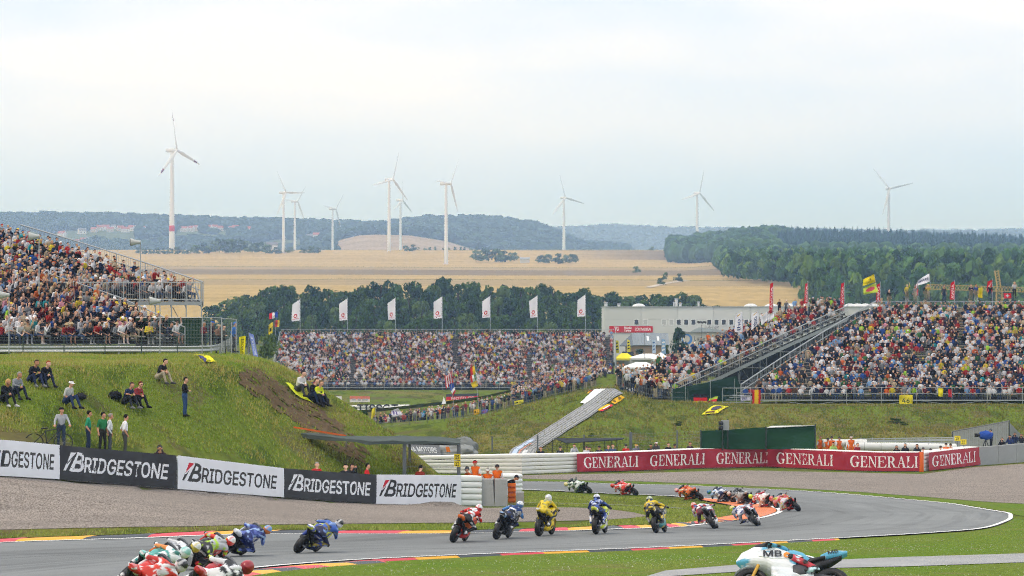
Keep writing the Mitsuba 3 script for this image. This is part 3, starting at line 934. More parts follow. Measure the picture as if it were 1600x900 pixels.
def rig(pose='stand', **k):
 """Joints of a figure of 1.76 m facing +x with +y to its left; 'stand', 'sit' (on a bench), 'ground' (on the grass, knees up), 'ride' handled elsewhere."""
 J = {}
 if pose == 'stand':
  hz, hx, lean = 0.93, 0.0, k.get('lean', 0.0)
  for s, y in (('L', 1), ('R', -1)):
   J['hip' + s] = vec(hx, .095 * y, hz)
   st = k.get('step', 0.05) * y
   J['knee' + s] = vec(hx + .03 + st * .5, .11 * y, .50)
   J['ankle' + s] = vec(hx + st, .12 * y, .085)
   J['toe' + s] = vec(hx + st + .17, .15 * y, .035)
  J['waist'] = vec(.01 + lean * .12, 0, 1.08)
  J['chest'] = vec(.01 + lean * .36, 0, 1.30 - abs(lean) * .05)
 elif pose == 'sit':
  hz, lean = 0.53, k.get('lean', 0.2)
  for s, y in (('L', 1), ('R', -1)):
   J['hip' + s] = vec(0, .095 * y, hz)
   J['knee' + s] = vec(.42, (.13 + k.get('splay', 0)) * y, .52)
   J['ankle' + s] = vec(.40 - .06 * y * k.get('tuck', 0), .13 * y, .085)
   J['toe' + s] = vec(.56 - .06 * y * k.get('tuck', 0), .15 * y, .035)
  J['waist'] = vec(.02 + lean * .12, 0, .70)
  J['chest'] = vec(.02 + lean * .42, 0, .93 - lean * .06)
 else:
  lean = k.get('lean', 0.35)
  drop = k.get('drop', 0.16)
  for s, y in (('L', 1), ('R', -1)):
   J['hip' + s] = vec(0, .095 * y, .13)
   J['knee' + s] = vec(.40, (.15 + k.get('splay', .03)) * y, .40 - drop * .3)
   J['ankle' + s] = vec(.58 + .05 * y, .16 * y, .07 - drop)
   J['toe' + s] = vec(.75 + .05 * y, .19 * y, .05 - drop * 1.2)
  J['waist'] = vec(.02 + lean * .12, 0, .32)
  J['chest'] = vec(.03 + lean * .42, 0, .54 - lean * .05)
 up = J['chest'] - J['waist']
 up /= np.linalg.norm(up)
 J['neck'] = J['chest'] + up * .20
 tw = k.get('turn', 0.0)
 J['head'] = J['neck'] + up * .09 + vec(.045, 0, .055)
 J['face'] = J['head'] + vec(math.cos(tw), math.sin(tw), k.get('nod', -.1)) * .1
 for s, y in (('L', 1), ('R', -1)):
  J['sh' + s] = J['chest'] + up * .115 + vec(-.01, .185 * y, 0)
  J['ch' + s] = J['chest'] + vec(0, .085 * y, 0)
  arm = k.get('arms', 'down')
  arm = arm[0 if s == 'L' else 1] if isinstance(arm, tuple) else arm
  sh = J['sh' + s]
  if arm == 'down':
   J['el' + s] = sh + vec(-.04, .07 * y, -.28); J['wr' + s] = sh + vec(.05, .08 * y, -.52)
  elif arm == 'knee':
   J['wr' + s] = J['knee' + s] + vec(-.03, -.02 * y, .09); J['el' + s] = (sh + J['wr' + s]) / 2 + vec(-.06, .10 * y, -.07)
  elif arm == 'clasp':
   J['wr' + s] = (J['kneeL'] + J['kneeR']) / 2 + vec(.02, .05 * y, .03); J['el' + s] = (sh + J['wr' + s]) / 2 + vec(-.06, .12 * y, -.06)
  elif arm == 'lap':
   J['wr' + s] = J['hip' + s] + vec(.26, -.04 * y, .11); J['el' + s] = sh + vec(-.03, .09 * y, -.26)
  elif arm == 'fold':
   J['el' + s] = sh + vec(.03, .07 * y, -.27); J['wr' + s] = sh + vec(.19, -.16 * y, -.24)
  elif arm == 'pocket':
   J['el' + s] = sh + vec(-.11, .10 * y, -.26); J['wr' + s] = sh + vec(.05, .02 * y, -.48)
  elif arm == 'camera':
   J['el' + s] = sh + vec(.15, .08 * y, -.20); J['wr' + s] = J['face'] + vec(.09, .06 * y, -.03)
  elif arm == 'point':
   J['el' + s] = sh + vec(.22, .06 * y, -.10); J['wr' + s] = sh + vec(.46, .02 * y, -.05)
  elif arm == 'up':
   J['el' + s] = sh + vec(.10, .12 * y, .16); J['wr' + s] = sh + vec(.08, .08 * y, .43)
  elif arm == 'bar':
   J['el' + s] = sh + vec(.12, .10 * y, -.22); J['wr' + s] = sh + vec(.33, .12 * y, -.34)
 return J


def figure(J, lod=1, hands=True, refine=None, build=1.0, extra=None):
 """(vertices, faces, tag per vertex) of one continuous body; tags: top, sleeve, fore, hand, bot, shin, shoe, skin."""
 b = build
 B = [('bot', [(J['hipL'], .112 * b), (J['hipR'], .112 * b), (J['waist'], .118 * b)]),
   ('top', [(J['waist'], .122 * b), (J['chL'], .112 * b), (J['chR'], .112 * b)]),
   ('top', [(J['chL'], .108 * b), (J['chR'], .108 * b), (J['shL'], .068), (J['shR'], .068), (J['neck'] - (J['neck'] - J['chest']) * .35, .07)]),
   ('skin', [(J['neck'] - (J['neck'] - J['chest']) * .3, .058), (J['head'] + (J['neck'] - J['head']) * .5, .056)])]
 fw = J['face'] - J['head']
 fw /= np.linalg.norm(fw)
 side = np.cross([0, 0, 1.0], fw)
 side /= np.linalg.norm(side) + 1e-9
 upv = np.cross(fw, side)
 H = J['head']
 B.append(('skin', [(H - fw * .015 + upv * .035, .098), (H + fw * .035 - upv * .065, .055), (H + fw * .03 + upv * .02, .080)]))
 if lod > 0:
  B.append(('skin', [(H + fw * .108 - upv * .01, .012), (H + fw * .098 + upv * .03, .009), (H + fw * .104 - upv * .022, .014)]))
  for y in (1, -1):
   B.append(('skin', [(H + side * .092 * y + upv * .02, .022), (H + side * .094 * y - upv * .02, .014)]))
 for s in 'LR':
  B += [('sleeve', [(J['sh' + s], .060 * b), (J['el' + s], .047 * b)]), ('fore', [(J['el' + s], .045), (J['wr' + s], .033)]),
    ('bot', [(J['hip' + s], .098 * b), (J['knee' + s], .064 * b)]), ('shin', [(J['knee' + s], .063), (J['knee' + s] * .6 + J['ankle' + s] * .4 + vec(-.015, 0, 0), .060), (J['ankle' + s], .044)]),
    ('shoe', [(J['ankle' + s] + vec(-.04, 0, -.035), .045), (J['ankle' + s], .047), (J['toe' + s], .034)])]
 if extra:
  B += extra
 M = Manifold.batch_boolean([hull(p, lod) for _, p in B], OpType.Add)
 if refine:
  M = M.refine_to_length(refine)
  m = M.to_mesh()
  t = trimesh.Trimesh(m.vert_properties[:, :3], m.tri_verts, process=False)
  trimesh.smoothing.filter_taubin(t, iterations=5)
  M2 = Manifold(__import__('manifold3d').Mesh(np.asarray(t.vertices, np.float32), np.asarray(t.faces, np.uint32)))
  M = M2 if M2.num_tri() > 0 else M
 HB = []
 for s, y in (('L', 1), ('R', -1)):
  w, e = J['wr' + s], J['el' + s]
  d = (w - e) / (np.linalg.norm(w - e) + 1e-9)
  if hands:
   a = np.cross(d, [0, 0, 1.0])
   a = a / (np.linalg.norm(a) + 1e-9) if np.linalg.norm(a) > .2 else vec(0, 1, 0) - d * d[1]
   a /= np.linalg.norm(a)
   nrm = np.cross(a, d)
   pe = w + d * .085
   HB.append(('hand', [(w, .026), (w + d * .03 + a * .022, .018), (w + d * .03 - a * .022, .018), (pe + a * .026, .013), (pe - a * .028, .012)]))
   curl = J.get('curl', .5)
   for i, (o, ln) in enumerate(((.030, .062), (.010, .074), (-.010, .068), (-.030, .052))):
    k0 = pe + a * o
    dm = d * math.cos(curl) - nrm * math.sin(curl)
    de = d * math.cos(curl * 2.2) - nrm * math.sin(curl * 2.2)
    k1 = k0 + dm * ln * .55
    HB += [('hand', [(k0, .0105), (k1, .0095)]), ('hand', [(k1, .0095), (k1 + de * ln * .45, .0080)])]
   t0 = w + d * .028 + a * .024
   t1 = t0 + (a * .7 + d * .7 - nrm * .2) * .04
   HB += [('hand', [(t0, .013), (t1, .011)]), ('hand', [(t1, .0105), (t1 + (d * .9 - nrm * .45) * .032, .009)])]
  else:
   HB.append(('hand', [(w, .034), (w + d * .1, .032)]))
 M = Manifold.batch_boolean([M] + [hull(p, min(lod, 1) if not hands else 0) for _, p in HB], OpType.Add)
 m = M.to_mesh()
 v, f = np.array(m.vert_properties[:, :3], float), np.array(m.tri_verts)
 return v, f, nearest_tag(v, B + HB)


def nearest_tag(v, B):
 best, tag = np.full(len(v), 9.0), np.zeros(len(v), int)
 for i, (_, parts) in enumerate(B):
  P = np.array([p for p, _ in parts]); R = np.array([r for _, r in parts])
  for a in range(len(P)):
   for c in range(a, len(P)):
    d = P[c] - P[a]
    L = d @ d
    t = np.clip(((v - P[a]) @ d) / L, 0, 1) if L > 1e-12 else np.zeros(len(v))
    dist = np.linalg.norm(v - (P[a] + t[:, None] * d), axis=1) - (R[a] * (1 - t) + R[c] * t)
    m = dist < best - 1e-4
    best[m] = dist[m]; tag[m] = i
 names = [n for n, _ in B]
 return np.array(names)[tag]


SKIN = [lin('#d8a88c'), lin('#c9957a'), lin('#e2b59c'), lin('#bd8a6c')]


def paint_figure(tags, col):
 d = {'top': col['top'], 'sleeve': col.get('sleeve', col['top']), 'fore': col.get('fore', col.get('sleeve', col['top'])), 'hand': col.get('hand', col.get('skin')), 'bot': col['bot'],
   'shin': col.get('shin', col['bot']), 'shoe': col.get('shoe', lin('#2a2a2c')), 'skin': col.get('skin')}
 for k in col:
  d.setdefault(k, col[k])
 return np.array([d[t] for t in tags])


def head_frame(J):
 fw = J['face'] - J['head']
 fw /= np.linalg.norm(fw)
 side = np.cross([0, 0, 1.0], fw)
 side /= np.linalg.norm(side) + 1e-9
 return fw, side, np.cross(fw, side)


def hat_mesh(J, kind, lod=2):
 """Hair, cap or hat fitted to the head: (vertices, faces)."""
 fw, side, up = head_frame(J)
 H = J['head']
 ico = trimesh.creation.icosphere(subdivisions=lod)
 v = np.asarray(ico.vertices)
 if kind == 'hair':
  keep = lambda q: ~((q[:, 0] > .30) & (q[:, 2] < .35)) & (q[:, 2] > -.55)
  sc = (.112, .106, .116)
 elif kind == 'long':
  keep = lambda q: ~((q[:, 0] > .20) & (q[:, 2] < .35))
  sc = (.122, .118, .135)
 else:
  keep = lambda q: q[:, 2] > -.05
  sc = (.114, .108, .108)
 f = np.asarray(ico.faces)
 f = f[keep(v)[f].all(1)]
 base = H - fw * .015 + up * (.035 if kind != 'long' else .0)
 if kind == 'long':
  w = v.copy(); w[:, 2] = np.where(w[:, 2] < 0, w[:, 2] * 1.7, w[:, 2])
  v = w
 P = base + v[:, :1] * sc[0] * fw + v[:, 1:2] * sc[1] * side + v[:, 2:] * sc[2] * up
 inner = base + .86 * (P - base)
 F2 = np.vstack([f, f[:, ::-1] + len(P)])
 V = np.vstack([P, inner])
 if kind in ('cap', 'capback', 'hat'):
  sgn = -1 if kind == 'capback' else 1
  g = np.linspace(-1.15, 1.15, 9) if kind != 'hat' else np.linspace(0, 2 * PI, 17)
  a = base + .112 * np.cos(g)[:, None] * fw * sgn + .106 * np.sin(g)[:, None] * side + up * .004
  k = .085 if kind != 'hat' else .07
  b = base + (.112 + k * (np.cos(g * .9) if kind != 'hat' else 1))[:, None] * np.cos(g)[:, None] * fw * sgn + (.106 + (0 if kind != 'hat' else k)) * np.sin(g)[:, None] * side - up * .012 if kind != 'hat' else \
   base + (.112 + k) * np.cos(g)[:, None] * fw + (.106 + k) * np.sin(g)[:, None] * side - up * .012
  q = np.vstack([a, b, a - up * .008, b - up * .008])
  n = len(g)
  gf = np.array([[i, i + 1, n + i + 1, n + i] for i in range(n - 1)])
  rim = np.array([[n + i, n + i + 1, 3 * n + i + 1, 3 * n + i] for i in range(n - 1)])
  q4 = np.vstack([gf, gf[:, ::-1] + 2 * n, rim])
  F2 = np.vstack([F2, np.vstack([q4[:, [0, 1, 2]], q4[:, [0, 2, 3]]]) + len(V)])
  V = np.vstack([V, q])
 return V, F2


def tf(v, M):
 return v @ M[:3, :3].T + M[:3, 3]


def person(label, pos, facing, pose='stand', cols=None, head=('hair', '#3a2c22'), scale=1.0, group=None, tilt=None, glasses=False, name='person', build=1.0, **kw):
 """A person standing or sitting at pos (feet / seat on the ground), facing = heading in degrees (0 = +x, 90 = away from the camera)."""
 J = rig(pose, **kw)
 cols = {k: lin(c) if isinstance(c, str) else c for k, c in cols.items()}
 cols.setdefault('skin', SKIN[int(rng.integers(4))])
 v, f, tg = figure(J, 1, True, 0.055, build)
 M = move(pos) @ rotz(math.radians(facing)) @ np.diag([scale, scale, scale, 1.0])
 if tilt is not None:
  M = move(pos) @ rotz(math.radians(facing)) @ roty(tilt) @ np.diag([scale, scale, scale, 1.0])
 key = num(name)
 put(key, tf(v, M), f, 'cloth', paint_figure(tg, cols))
 # face: eyes, brows and mouth as slight pieces of the body
 fw, side, up = head_frame(J)
 m = MB()
 for y in (1, -1):
  m.mesh(trimesh.creation.icosphere(subdivisions=0, radius=.011), lin('#241c18'), move(tf(J['head'] + fw * .096 + side * .034 * y + up * .022, M)))
 m.mesh(trimesh.creation.icosphere(subdivisions=0, radius=.012), lin('#8e4f44'), move(tf(J['head'] + fw * .090 - up * .062, M)))
 if glasses:
  for y in (1, -1):
   m.mesh(trimesh.creation.icosphere(subdivisions=1, radius=.026), lin('#101010'), move(tf(J['head'] + fw * .088 + side * .036 * y + up * .022, M)))
 m.put(num('face', key), 'cloth')
 if head:
  hv, hf = hat_mesh(J, head[0])
  put(num('hair' if head[0] in ('hair', 'long') else 'cap', key), tf(hv, M), hf, 'cloth', lin(head[1]))
  if head[0] not in ('hair', 'long'):
   hv, hf = hat_mesh(J, 'hair')
   hv = tf(hv, M)
   c0 = hv.mean(0)
   put(num('hair', key), c0 + (hv - c0) * .975, hf, 'cloth', lin('#3b2d24'))
 lab(key, label, 'person', group)
 return key, J, M


# small figures for the stands: a handful of shared body shapes, one colour set per person
POOL = []
for i, kw in enumerate([dict(arms='lap', lean=.15), dict(arms='knee', lean=.45), dict(arms=('fold', 'fold'), lean=.1), dict(arms=('camera', 'camera'), lean=.1), dict(arms=('knee', 'lap'), lean=.3, turn=.5),
      dict(arms=('lap', 'knee'), lean=.25, turn=-.5), dict(arms='clasp', lean=.5), dict(arms=('up', 'lap'), lean=.05)]):
 J = rig('sit', **kw)
 v, f, tg = figure(J, 0, False)
 hats = {k: hat_mesh(J, k, 1) for k in ('hair', 'long', 'cap', 'hat')}
 POOL.append((v, f, tg, hats))
POOLS = []
for i, kw in enumerate([dict(arms='down'), dict(arms='fold', turn=.3), dict(arms='camera'), dict(arms=('pocket', 'down'), turn=-.3), dict(arms=('up', 'down'))]):
 J = rig('stand', **kw)
 v, f, tg = figure(J, 0, False)
 POOLS.append((v, f, tg, {k: hat_mesh(J, k, 1) for k in ('hair', 'long', 'cap', 'hat')}))

TOPC = {'white': ('#d6d6d8', 22), 'black': ('#1b1c1f', 20), 'navy': ('#202c48', 10), 'blue': ('#30508f', 6), 'red': ('#a4302f', 6), 'yellow': ('#d0bc34', 2.5), 'grey': ('#85888c', 9), 'dark grey': ('#3c3f44', 11), 'light blue': ('#7fa6cf', 4),
  'green': ('#3f6b3c', 3), 'orange': ('#c9622e', 2), 'beige': ('#b7a68a', 5), 'brown': ('#5b4636', 4), 'pink': ('#cf8f9f', 1), 'maroon': ('#5e2430', 3), 'turquoise': ('#2c8e96', 1), 'lime': ('#9fce3a', 1)}
HEADC = {'brown hair': ('hair', '#3e2c20', 16), 'dark hair': ('hair', '#1f1a18', 14), 'grey hair': ('hair', '#8d8a86', 7), 'blond hair': ('hair', '#b3925c', 7), 'long brown hair': ('long', '#4a3324', 7), 'long blond hair': ('long', '#b8975f', 4),
   'black cap': ('cap', '#1b1c1f', 14), 'yellow cap': ('cap', '#dcc232', 3.5), 'white cap': ('cap', '#e2e2e2', 7), 'red cap': ('cap', '#a43030', 3), 'blue cap': ('cap', '#2a4a84', 3), 'grey cap': ('cap', '#7d8085', 5), 'beige sun hat': ('hat', '#b7a27c', 5)}
BOTC = ['#2c3a55', '#3a4a66', '#26282c', '#55585c', '#7d7562', '#1e2024', '#a09680']


def pick(d, r):
 n = list(d)
 w = np.array([d[k][-1] for k in n], float)
 return n[int(r.choice(len(n), p=w / w.sum()))]


def small_person(key, pool, i, M, top, headn, r, bsdf='cloth', bot=None):
 v, f, tg, hats = pool[i % len(pool)]
 skin = SKIN[int(r.integers(4))]
 tc = lin(TOPC[top][0]) * r.uniform(.8, 1.15)
 bare = r.random() < .55
 cols = {'top': tc, 'sleeve': tc, 'fore': skin if bare else tc, 'hand': skin, 'bot': lin(bot or BOTC[int(r.integers(len(BOTC)))]), 'shin': None, 'shoe': lin('#3a3a3c') if r.random() < .6 else lin('#b8b8b8'), 'skin': skin}
 cols['shin'] = skin if r.random() < .25 else cols['bot']
 hv, hf = hats[HEADC[headn][0]]
 V = np.vstack([v, hv]); Fc = np.vstack([f, hf + len(v)])
 C = np.vstack([paint_figure(tg, cols), np.broadcast_to(lin(HEADC[headn][1]), (len(hv), 3))])
 put(key, tf(V, M), Fc, bsdf, C)
# ------------------------------------------------------------------ racing motorcycles and their riders
def torus(R, r, w, n=30, m=10):
 a, b = np.meshgrid(np.arange(n) * 2 * PI / n, np.arange(m) * 2 * PI / m, indexing='ij')
 cr = np.sign(np.cos(b)) * np.abs(np.cos(b)) ** .8
 rad = R + r * cr
 v = np.stack([rad * np.cos(a), w * np.sin(b), rad * np.sin(a)], -1).reshape(-1, 3)
 i, j = np.meshgrid(np.arange(n), np.arange(m), indexing='ij')
 q = np.stack([i * m + j, i * m + (j + 1) % m, ((i + 1) % n) * m + (j + 1) % m, ((i + 1) % n) * m + j], -1).reshape(-1, 4)
 return v, np.vstack([q[:, [0, 1, 2]], q[:, [0, 2, 3]]])


WX, WR = 0.71, 0.312
RUB = lin('#1c1c1d')


def livery(mesh, a, b, c, seed, cut=.64):
 """Panels of two further colours over a shell, broken up as racing liveries are."""
 m = mesh.subdivide().subdivide()
 v = np.asarray(m.vertices)
 q = np.column_stack([v[:, 0] * 3.2 + v[:, 2] * 2.0, np.abs(v[:, 1]) * 2, v[:, 2] * 6 - v[:, 0] * 1.5]) + seed
 n1, n2 = meshkit.noise(q, 2), meshkit.noise(q * 1.7 + 3, 5)
 col = np.repeat(np.asarray(a)[None], len(v), 0).copy()
 col[n1 > cut] = b
 col[n2 > cut + .06] = c
 return m, col


def make_bike(label, M, c, group='racing motorcycles on the track'):
 """c: colours main, second, trim, rim, tail."""
 key = num('motorcycle')
 lab(key, label, 'motorcycle', group)
 mainc, sec, trim, rim, tail, belly = (lin(c[k]) for k in ('main', 'second', 'trim', 'rim', 'tail', 'belly'))

 def P(mb, name, bsdf='gloss', parent=key):
  mb.v = [tf(x, M) for x in mb.v]
  return mb.put(num(name, parent), bsdf)

 for nm, x, w, rr in (('rear_wheel', -WX, .098, .085), ('front_wheel', WX, .062, .062)):
  k = num(nm, key)
  R = WR - rr
  m = MB()
  m.add(*torus(R, rr, w), RUB, flat=False)
  m.v = [q + vec(x, 0, WR) for q in m.v]
  m.v = [tf(q, M) for q in m.v]
  m.put(k + '__tyre', 'paint')
  m = MB()
  rimR = R - rr * .55
  m.add(*torus(rimR, .022, w * .62, 26, 6), rim, flat=False)
  m.tube([(0, -w * .7, 0), (0, w * .7, 0)], .038, rim * .8, 10)
  for s in range(5):
   a = s * 2 * PI / 5 + .3
   m.bar((0, 0, 0), (math.cos(a) * rimR, 0, math.sin(a) * rimR), .05, .035, rim, up=(0, 1, 0))
  m.v = [tf(q + vec(x, 0, WR), M) for q in m.v]
  m.put(k + '__rim', 'gloss')
  m = MB()
  for y in ((.075, -.075) if x > 0 else (.085,)):
   a = np.linspace(0, 2 * PI, 21)
   ring = np.stack([x + (.125 if x > 0 else .09) * np.cos(a), a * 0 + y, WR + (.125 if x > 0 else .09) * np.sin(a)], 1)
   m.tube(ring, .018, lin('#6e6e70'), 5, caps=False)
  P(m, 'brake_disc', 'steel', k)
 # fairing: main shell and lower belly pan
 m = loft([(.98, .76, .80, .03), (.88, .67, .93, .14), (.66, .63, 1.04, .215), (.45, .58, 1.02, .245), (.30, .46, .97, .25), (.10, .44, .90, .235), (-.08, .46, .78, .20)], 18, 3.0)
 m = MB().mesh(*livery(m, mainc, sec, trim, len(label)))
 P(m, 'fairing')
 m = loft([(.36, .30, .62, .20), (.25, .19, .60, .225), (.0, .15, .56, .225), (-.25, .17, .52, .19), (-.44, .25, .44, .11)], 16, 3.0)
 m = MB().mesh(*livery(m, belly, mainc * .7, sec, len(label) + 9, .66))
 P(m, 'belly_pan')
 m = MB()
 for y in (1, -1):
  V = [(.60, .236 * y, .84), (.30, .262 * y, .92), (.05, .246 * y, .82), (.02, .243 * y, .68), (.32, .262 * y, .66), (.58, .242 * y, .73)]
  V2 = [(a, b - .03 * y, d) for a, b, d in V]
  n = len(V)
  f = [[0, i, i + 1] for i in range(1, n - 1)] + [[n, n + i + 1, n + i] for i in range(1, n - 1)]
  f += [x for i in range(n) for x in ([i, (i + 1) % n, n + (i + 1) % n], [i, n + (i + 1) % n, n + i])]
  m.add(V + V2, np.array(f), lin(c['panel']) if 'panel' in c else sec)
 P(m, 'side_panel')
 m = MB().mesh(loft([(.78, .95, 1.00, .10), (.62, 1.0, 1.10, .15), (.45, 1.0, 1.165, .165), (.33, 1.02, 1.15, .15)], 12, 2.4), lin('#22262a'))
 P(m, 'windscreen')
 m = MB().mesh(loft([(.24, .74, .90, .12), (.12, .72, .985, .155), (-.06, .72, 1.0, .165), (-.22, .70, .95, .13), (-.34, .70, .82, .09)], 14, 2.6), lin(c.get('tank', c['main'])))
 P(m, 'tank')
 m = MB().mesh(loft([(-.28, .70, .80, .10), (-.45, .73, .83, .13), (-.60, .76, .86, .14)], 12, 2.6), lin('#1d1e20'))
 P(m, 'seat', 'paint')
 m = loft([(-.52, .78, .90, .115), (-.66, .80, .985, .125), (-.84, .86, 1.02, .105), (-1.0, .95, 1.03, .06)], 14, 2.4)
 m = MB().mesh(*livery(m, tail, sec, trim, len(label) + 5))
 P(m, 'tail')
 m = MB().mesh(loft([(-.35, .50, .74, .09), (-.52, .62, .79, .10), (-.70, .70, .84, .085), (-.90, .86, .95, .06)], 12, 2.4), lin('#202124'))
 P(m, 'tail_underside', 'paint')
 m = MB()
 for y in (1, -1):
  m.bar((-WX, .125 * y, WR), (-.18, .10 * y, .44), .035, .085, lin('#4b4d50'))
 m.bar((-.45, -.12, .37), (-.45, .12, .37), .08, .05, lin('#4b4d50'))
 m.tube([(-WX, -.15, WR), (-WX, .15, WR)], .028, lin('#8a8c8f'), 8)
 P(m, 'swingarm', 'paint')
 m = MB()
 for y in (1, -1):
  m.tube([(WX, .105 * y, WR), (.55, .110 * y, .72)], .030, lin(c.get('fork', '#b79a4a')), 8)
  m.tube([(.55, .110 * y, .72), (.44, .112 * y, .98)], .026, lin('#2b2c2e'), 8)
 P(m, 'fork')
 m = MB()
 a = np.linspace(.30, 2.1, 9)
 for s in range(8):
  q = lambda t, y: (WX + (WR + .02) * math.cos(t), y, WR + (WR + .02) * math.sin(t))
  m.add([q(a[s], -.07), q(a[s], .07), q(a[s + 1], .07), q(a[s + 1], -.07), ], [[0, 1, 2, 3]], mainc)
  m.add([(x_ - .0, y_ * .97, z_ - .012) for x_, y_, z_ in (q(a[s], -.07), q(a[s], .07), q(a[s + 1], .07), q(a[s + 1], -.07))], [[3, 2, 1, 0]], mainc)
 P(m, 'front_fender')
 m = MB()
 m.tube([(.0, -.10, .30), (-.25, -.16, .34), (-.50, -.185, .48)], .035, lin('#6d6b66'), 8)
 m.tube([(-.48, -.185, .47), (-.82, -.20, .70)], [.048, .056], lin('#3a3a3c'), 10)
 m.tube([(-.815, -.20, .697), (-.835, -.20, .711)], [.046, .046], lin('#0c0c0c'), 10)
 P(m, 'exhaust', 'steel')
 m = MB()
 m.box((-.06, 0, .42), (.46, .30, .34), lin('#2a2b2e'), roty(-.15))
 m.mesh(loft([(-.02, .34, .56, .05, .18), (-.14, .32, .58, .06, .18), (-.26, .36, .54, .045, .18)], 10, 2.2), lin('#44464a'))
 m.mesh(loft([(-.02, .34, .56, .05, -.18), (-.14, .32, .58, .06, -.18), (-.26, .36, .54, .045, -.18)], 10, 2.2), lin('#44464a'))
 P(m, 'engine', 'paint')
 m = MB()
 for y in (1, -1):
  m.tube([(.44, .0, .935), (.40, .24 * y, .92), (.35, .37 * y, .90)], [.016, .016, .02], lin('#1f2022'), 6)
  m.tube([(.41, .22 * y, .93), (.44, .36 * y, .94)], .008, lin('#9a9a9a'), 5)
 P(m, 'handlebar', 'paint')
 for y in (1, -1):
  m = MB()
  m.bar((-.33, .11 * y, .40), (-.40, .21 * y, .41), .03, .03, lin('#8c8c8e'))
  P(m, 'foot_peg', 'steel')
 return key


def rider_rig(hang, tuck=.5):
 """Joints in the motorcycle's frame; hang > 0 = body shifted to the left (+y)."""
 a = abs(hang)
 s_in = 1 if hang >= 0 else -1
 J = {}
 hy = .26 * hang
 J['hipL'], J['hipR'] = vec(-.42, hy + .105, .90), vec(-.42, hy - .105, .90)
 J['waist'] = vec(-.30, hy * 1.08, 1.04)
 J['chest'] = vec(-.08, hy * 1.20 + .10 * hang * a, 1.19 - .05 * a - .05 * tuck)
 J['neck'] = J['chest'] + vec(.16, .06 * hang, .08)
 J['head'] = J['neck'] + vec(.12, .05 * hang, .06)
 J['face'] = J['head'] + vec(.1, .02 * hang, .012)
 for s, y in (('L', 1), ('R', -1)):
  ins = (y == s_in)
  k = a if ins else 0
  J['sh' + s] = J['chest'] + vec(.07, .19 * y, .03 - .04 * (a if ins else -a) * .6)
  J['ch' + s] = J['chest'] + vec(0, .08 * y, 0)
  J['wr' + s] = vec(.37, .33 * y, .93)
  J['el' + s] = (J['sh' + s] + J['wr' + s]) / 2 + vec(-.05, .11 * y + .05 * y * k, -.08 - .08 * k)
  J['knee' + s] = vec(.0 - .03 * k, (.24 + .30 * k) * y + .02 * hang, .72 - .14 * k)
  J['ankle' + s] = vec(-.42, (.225 + .06 * k) * y, .47)
  J['toe' + s] = vec(-.24, (.22 + .09 * k) * y, .415)
 J['curl'] = 1.0
 return J


_RIDERS = {}


def rider_shape(hang):
 q = round(hang * 4) / 4
 if q not in _RIDERS:
  J = rider_rig(q)
  hump = [('hump', [(J['neck'] + vec(-.10, 0, .045), .055), (J['chest'] + vec(-.06, 0, .085), .062), (J['waist'] * .5 + J['chest'] * .5 + vec(0, 0, .09), .045)])]
  _RIDERS[q] = (J, *figure(J, 1, True, 0.05, 1.0, hump))
 return _RIDERS[q]


def helmet(key, J, M, c1, c2, visor='#1a1c20'):
 fw, side, up = vec(1, 0, 0), vec(0, 1, 0), vec(0, 0, 1)
 H = J['head'] + vec(.005, 0, .03)
 ico = trimesh.creation.icosphere(subdivisions=3)
 v = np.asarray(ico.vertices).copy()
 w = v * vec(.148, .122, .142)
 w[:, 0] += np.where((v[:, 2] < 0) & (v[:, 0] > 0), .022 * np.minimum(1, -v[:, 2] * 2), 0)
 w[:, 0] -= np.where((v[:, 2] > .1) & (v[:, 0] < -.3), .02, 0)
 w[:, 2] = np.maximum(w[:, 2], -.115)
 f = np.asarray(ico.faces)
 vis = ((v[:, 0] > .55) & (v[:, 2] > -.30) & (v[:, 2] < .38))
 fv = vis[f].all(1)
 cc = np.where((v[:, 2] > .25)[:, None], lin(c2), lin(c1))
 cc = np.where((np.abs(v[:, 1]) < .22)[:, None] & (v[:, 2] > .0)[:, None], lin(c1) * .6 + lin(c2) * .4, cc)
 k = num('helmet', key)
 put(k, tf(w + H, M), f[~fv], 'gloss', cc)
 put(num('visor', k), tf(w * 1.004 + H, M), f[fv], 'gloss', lin(visor))


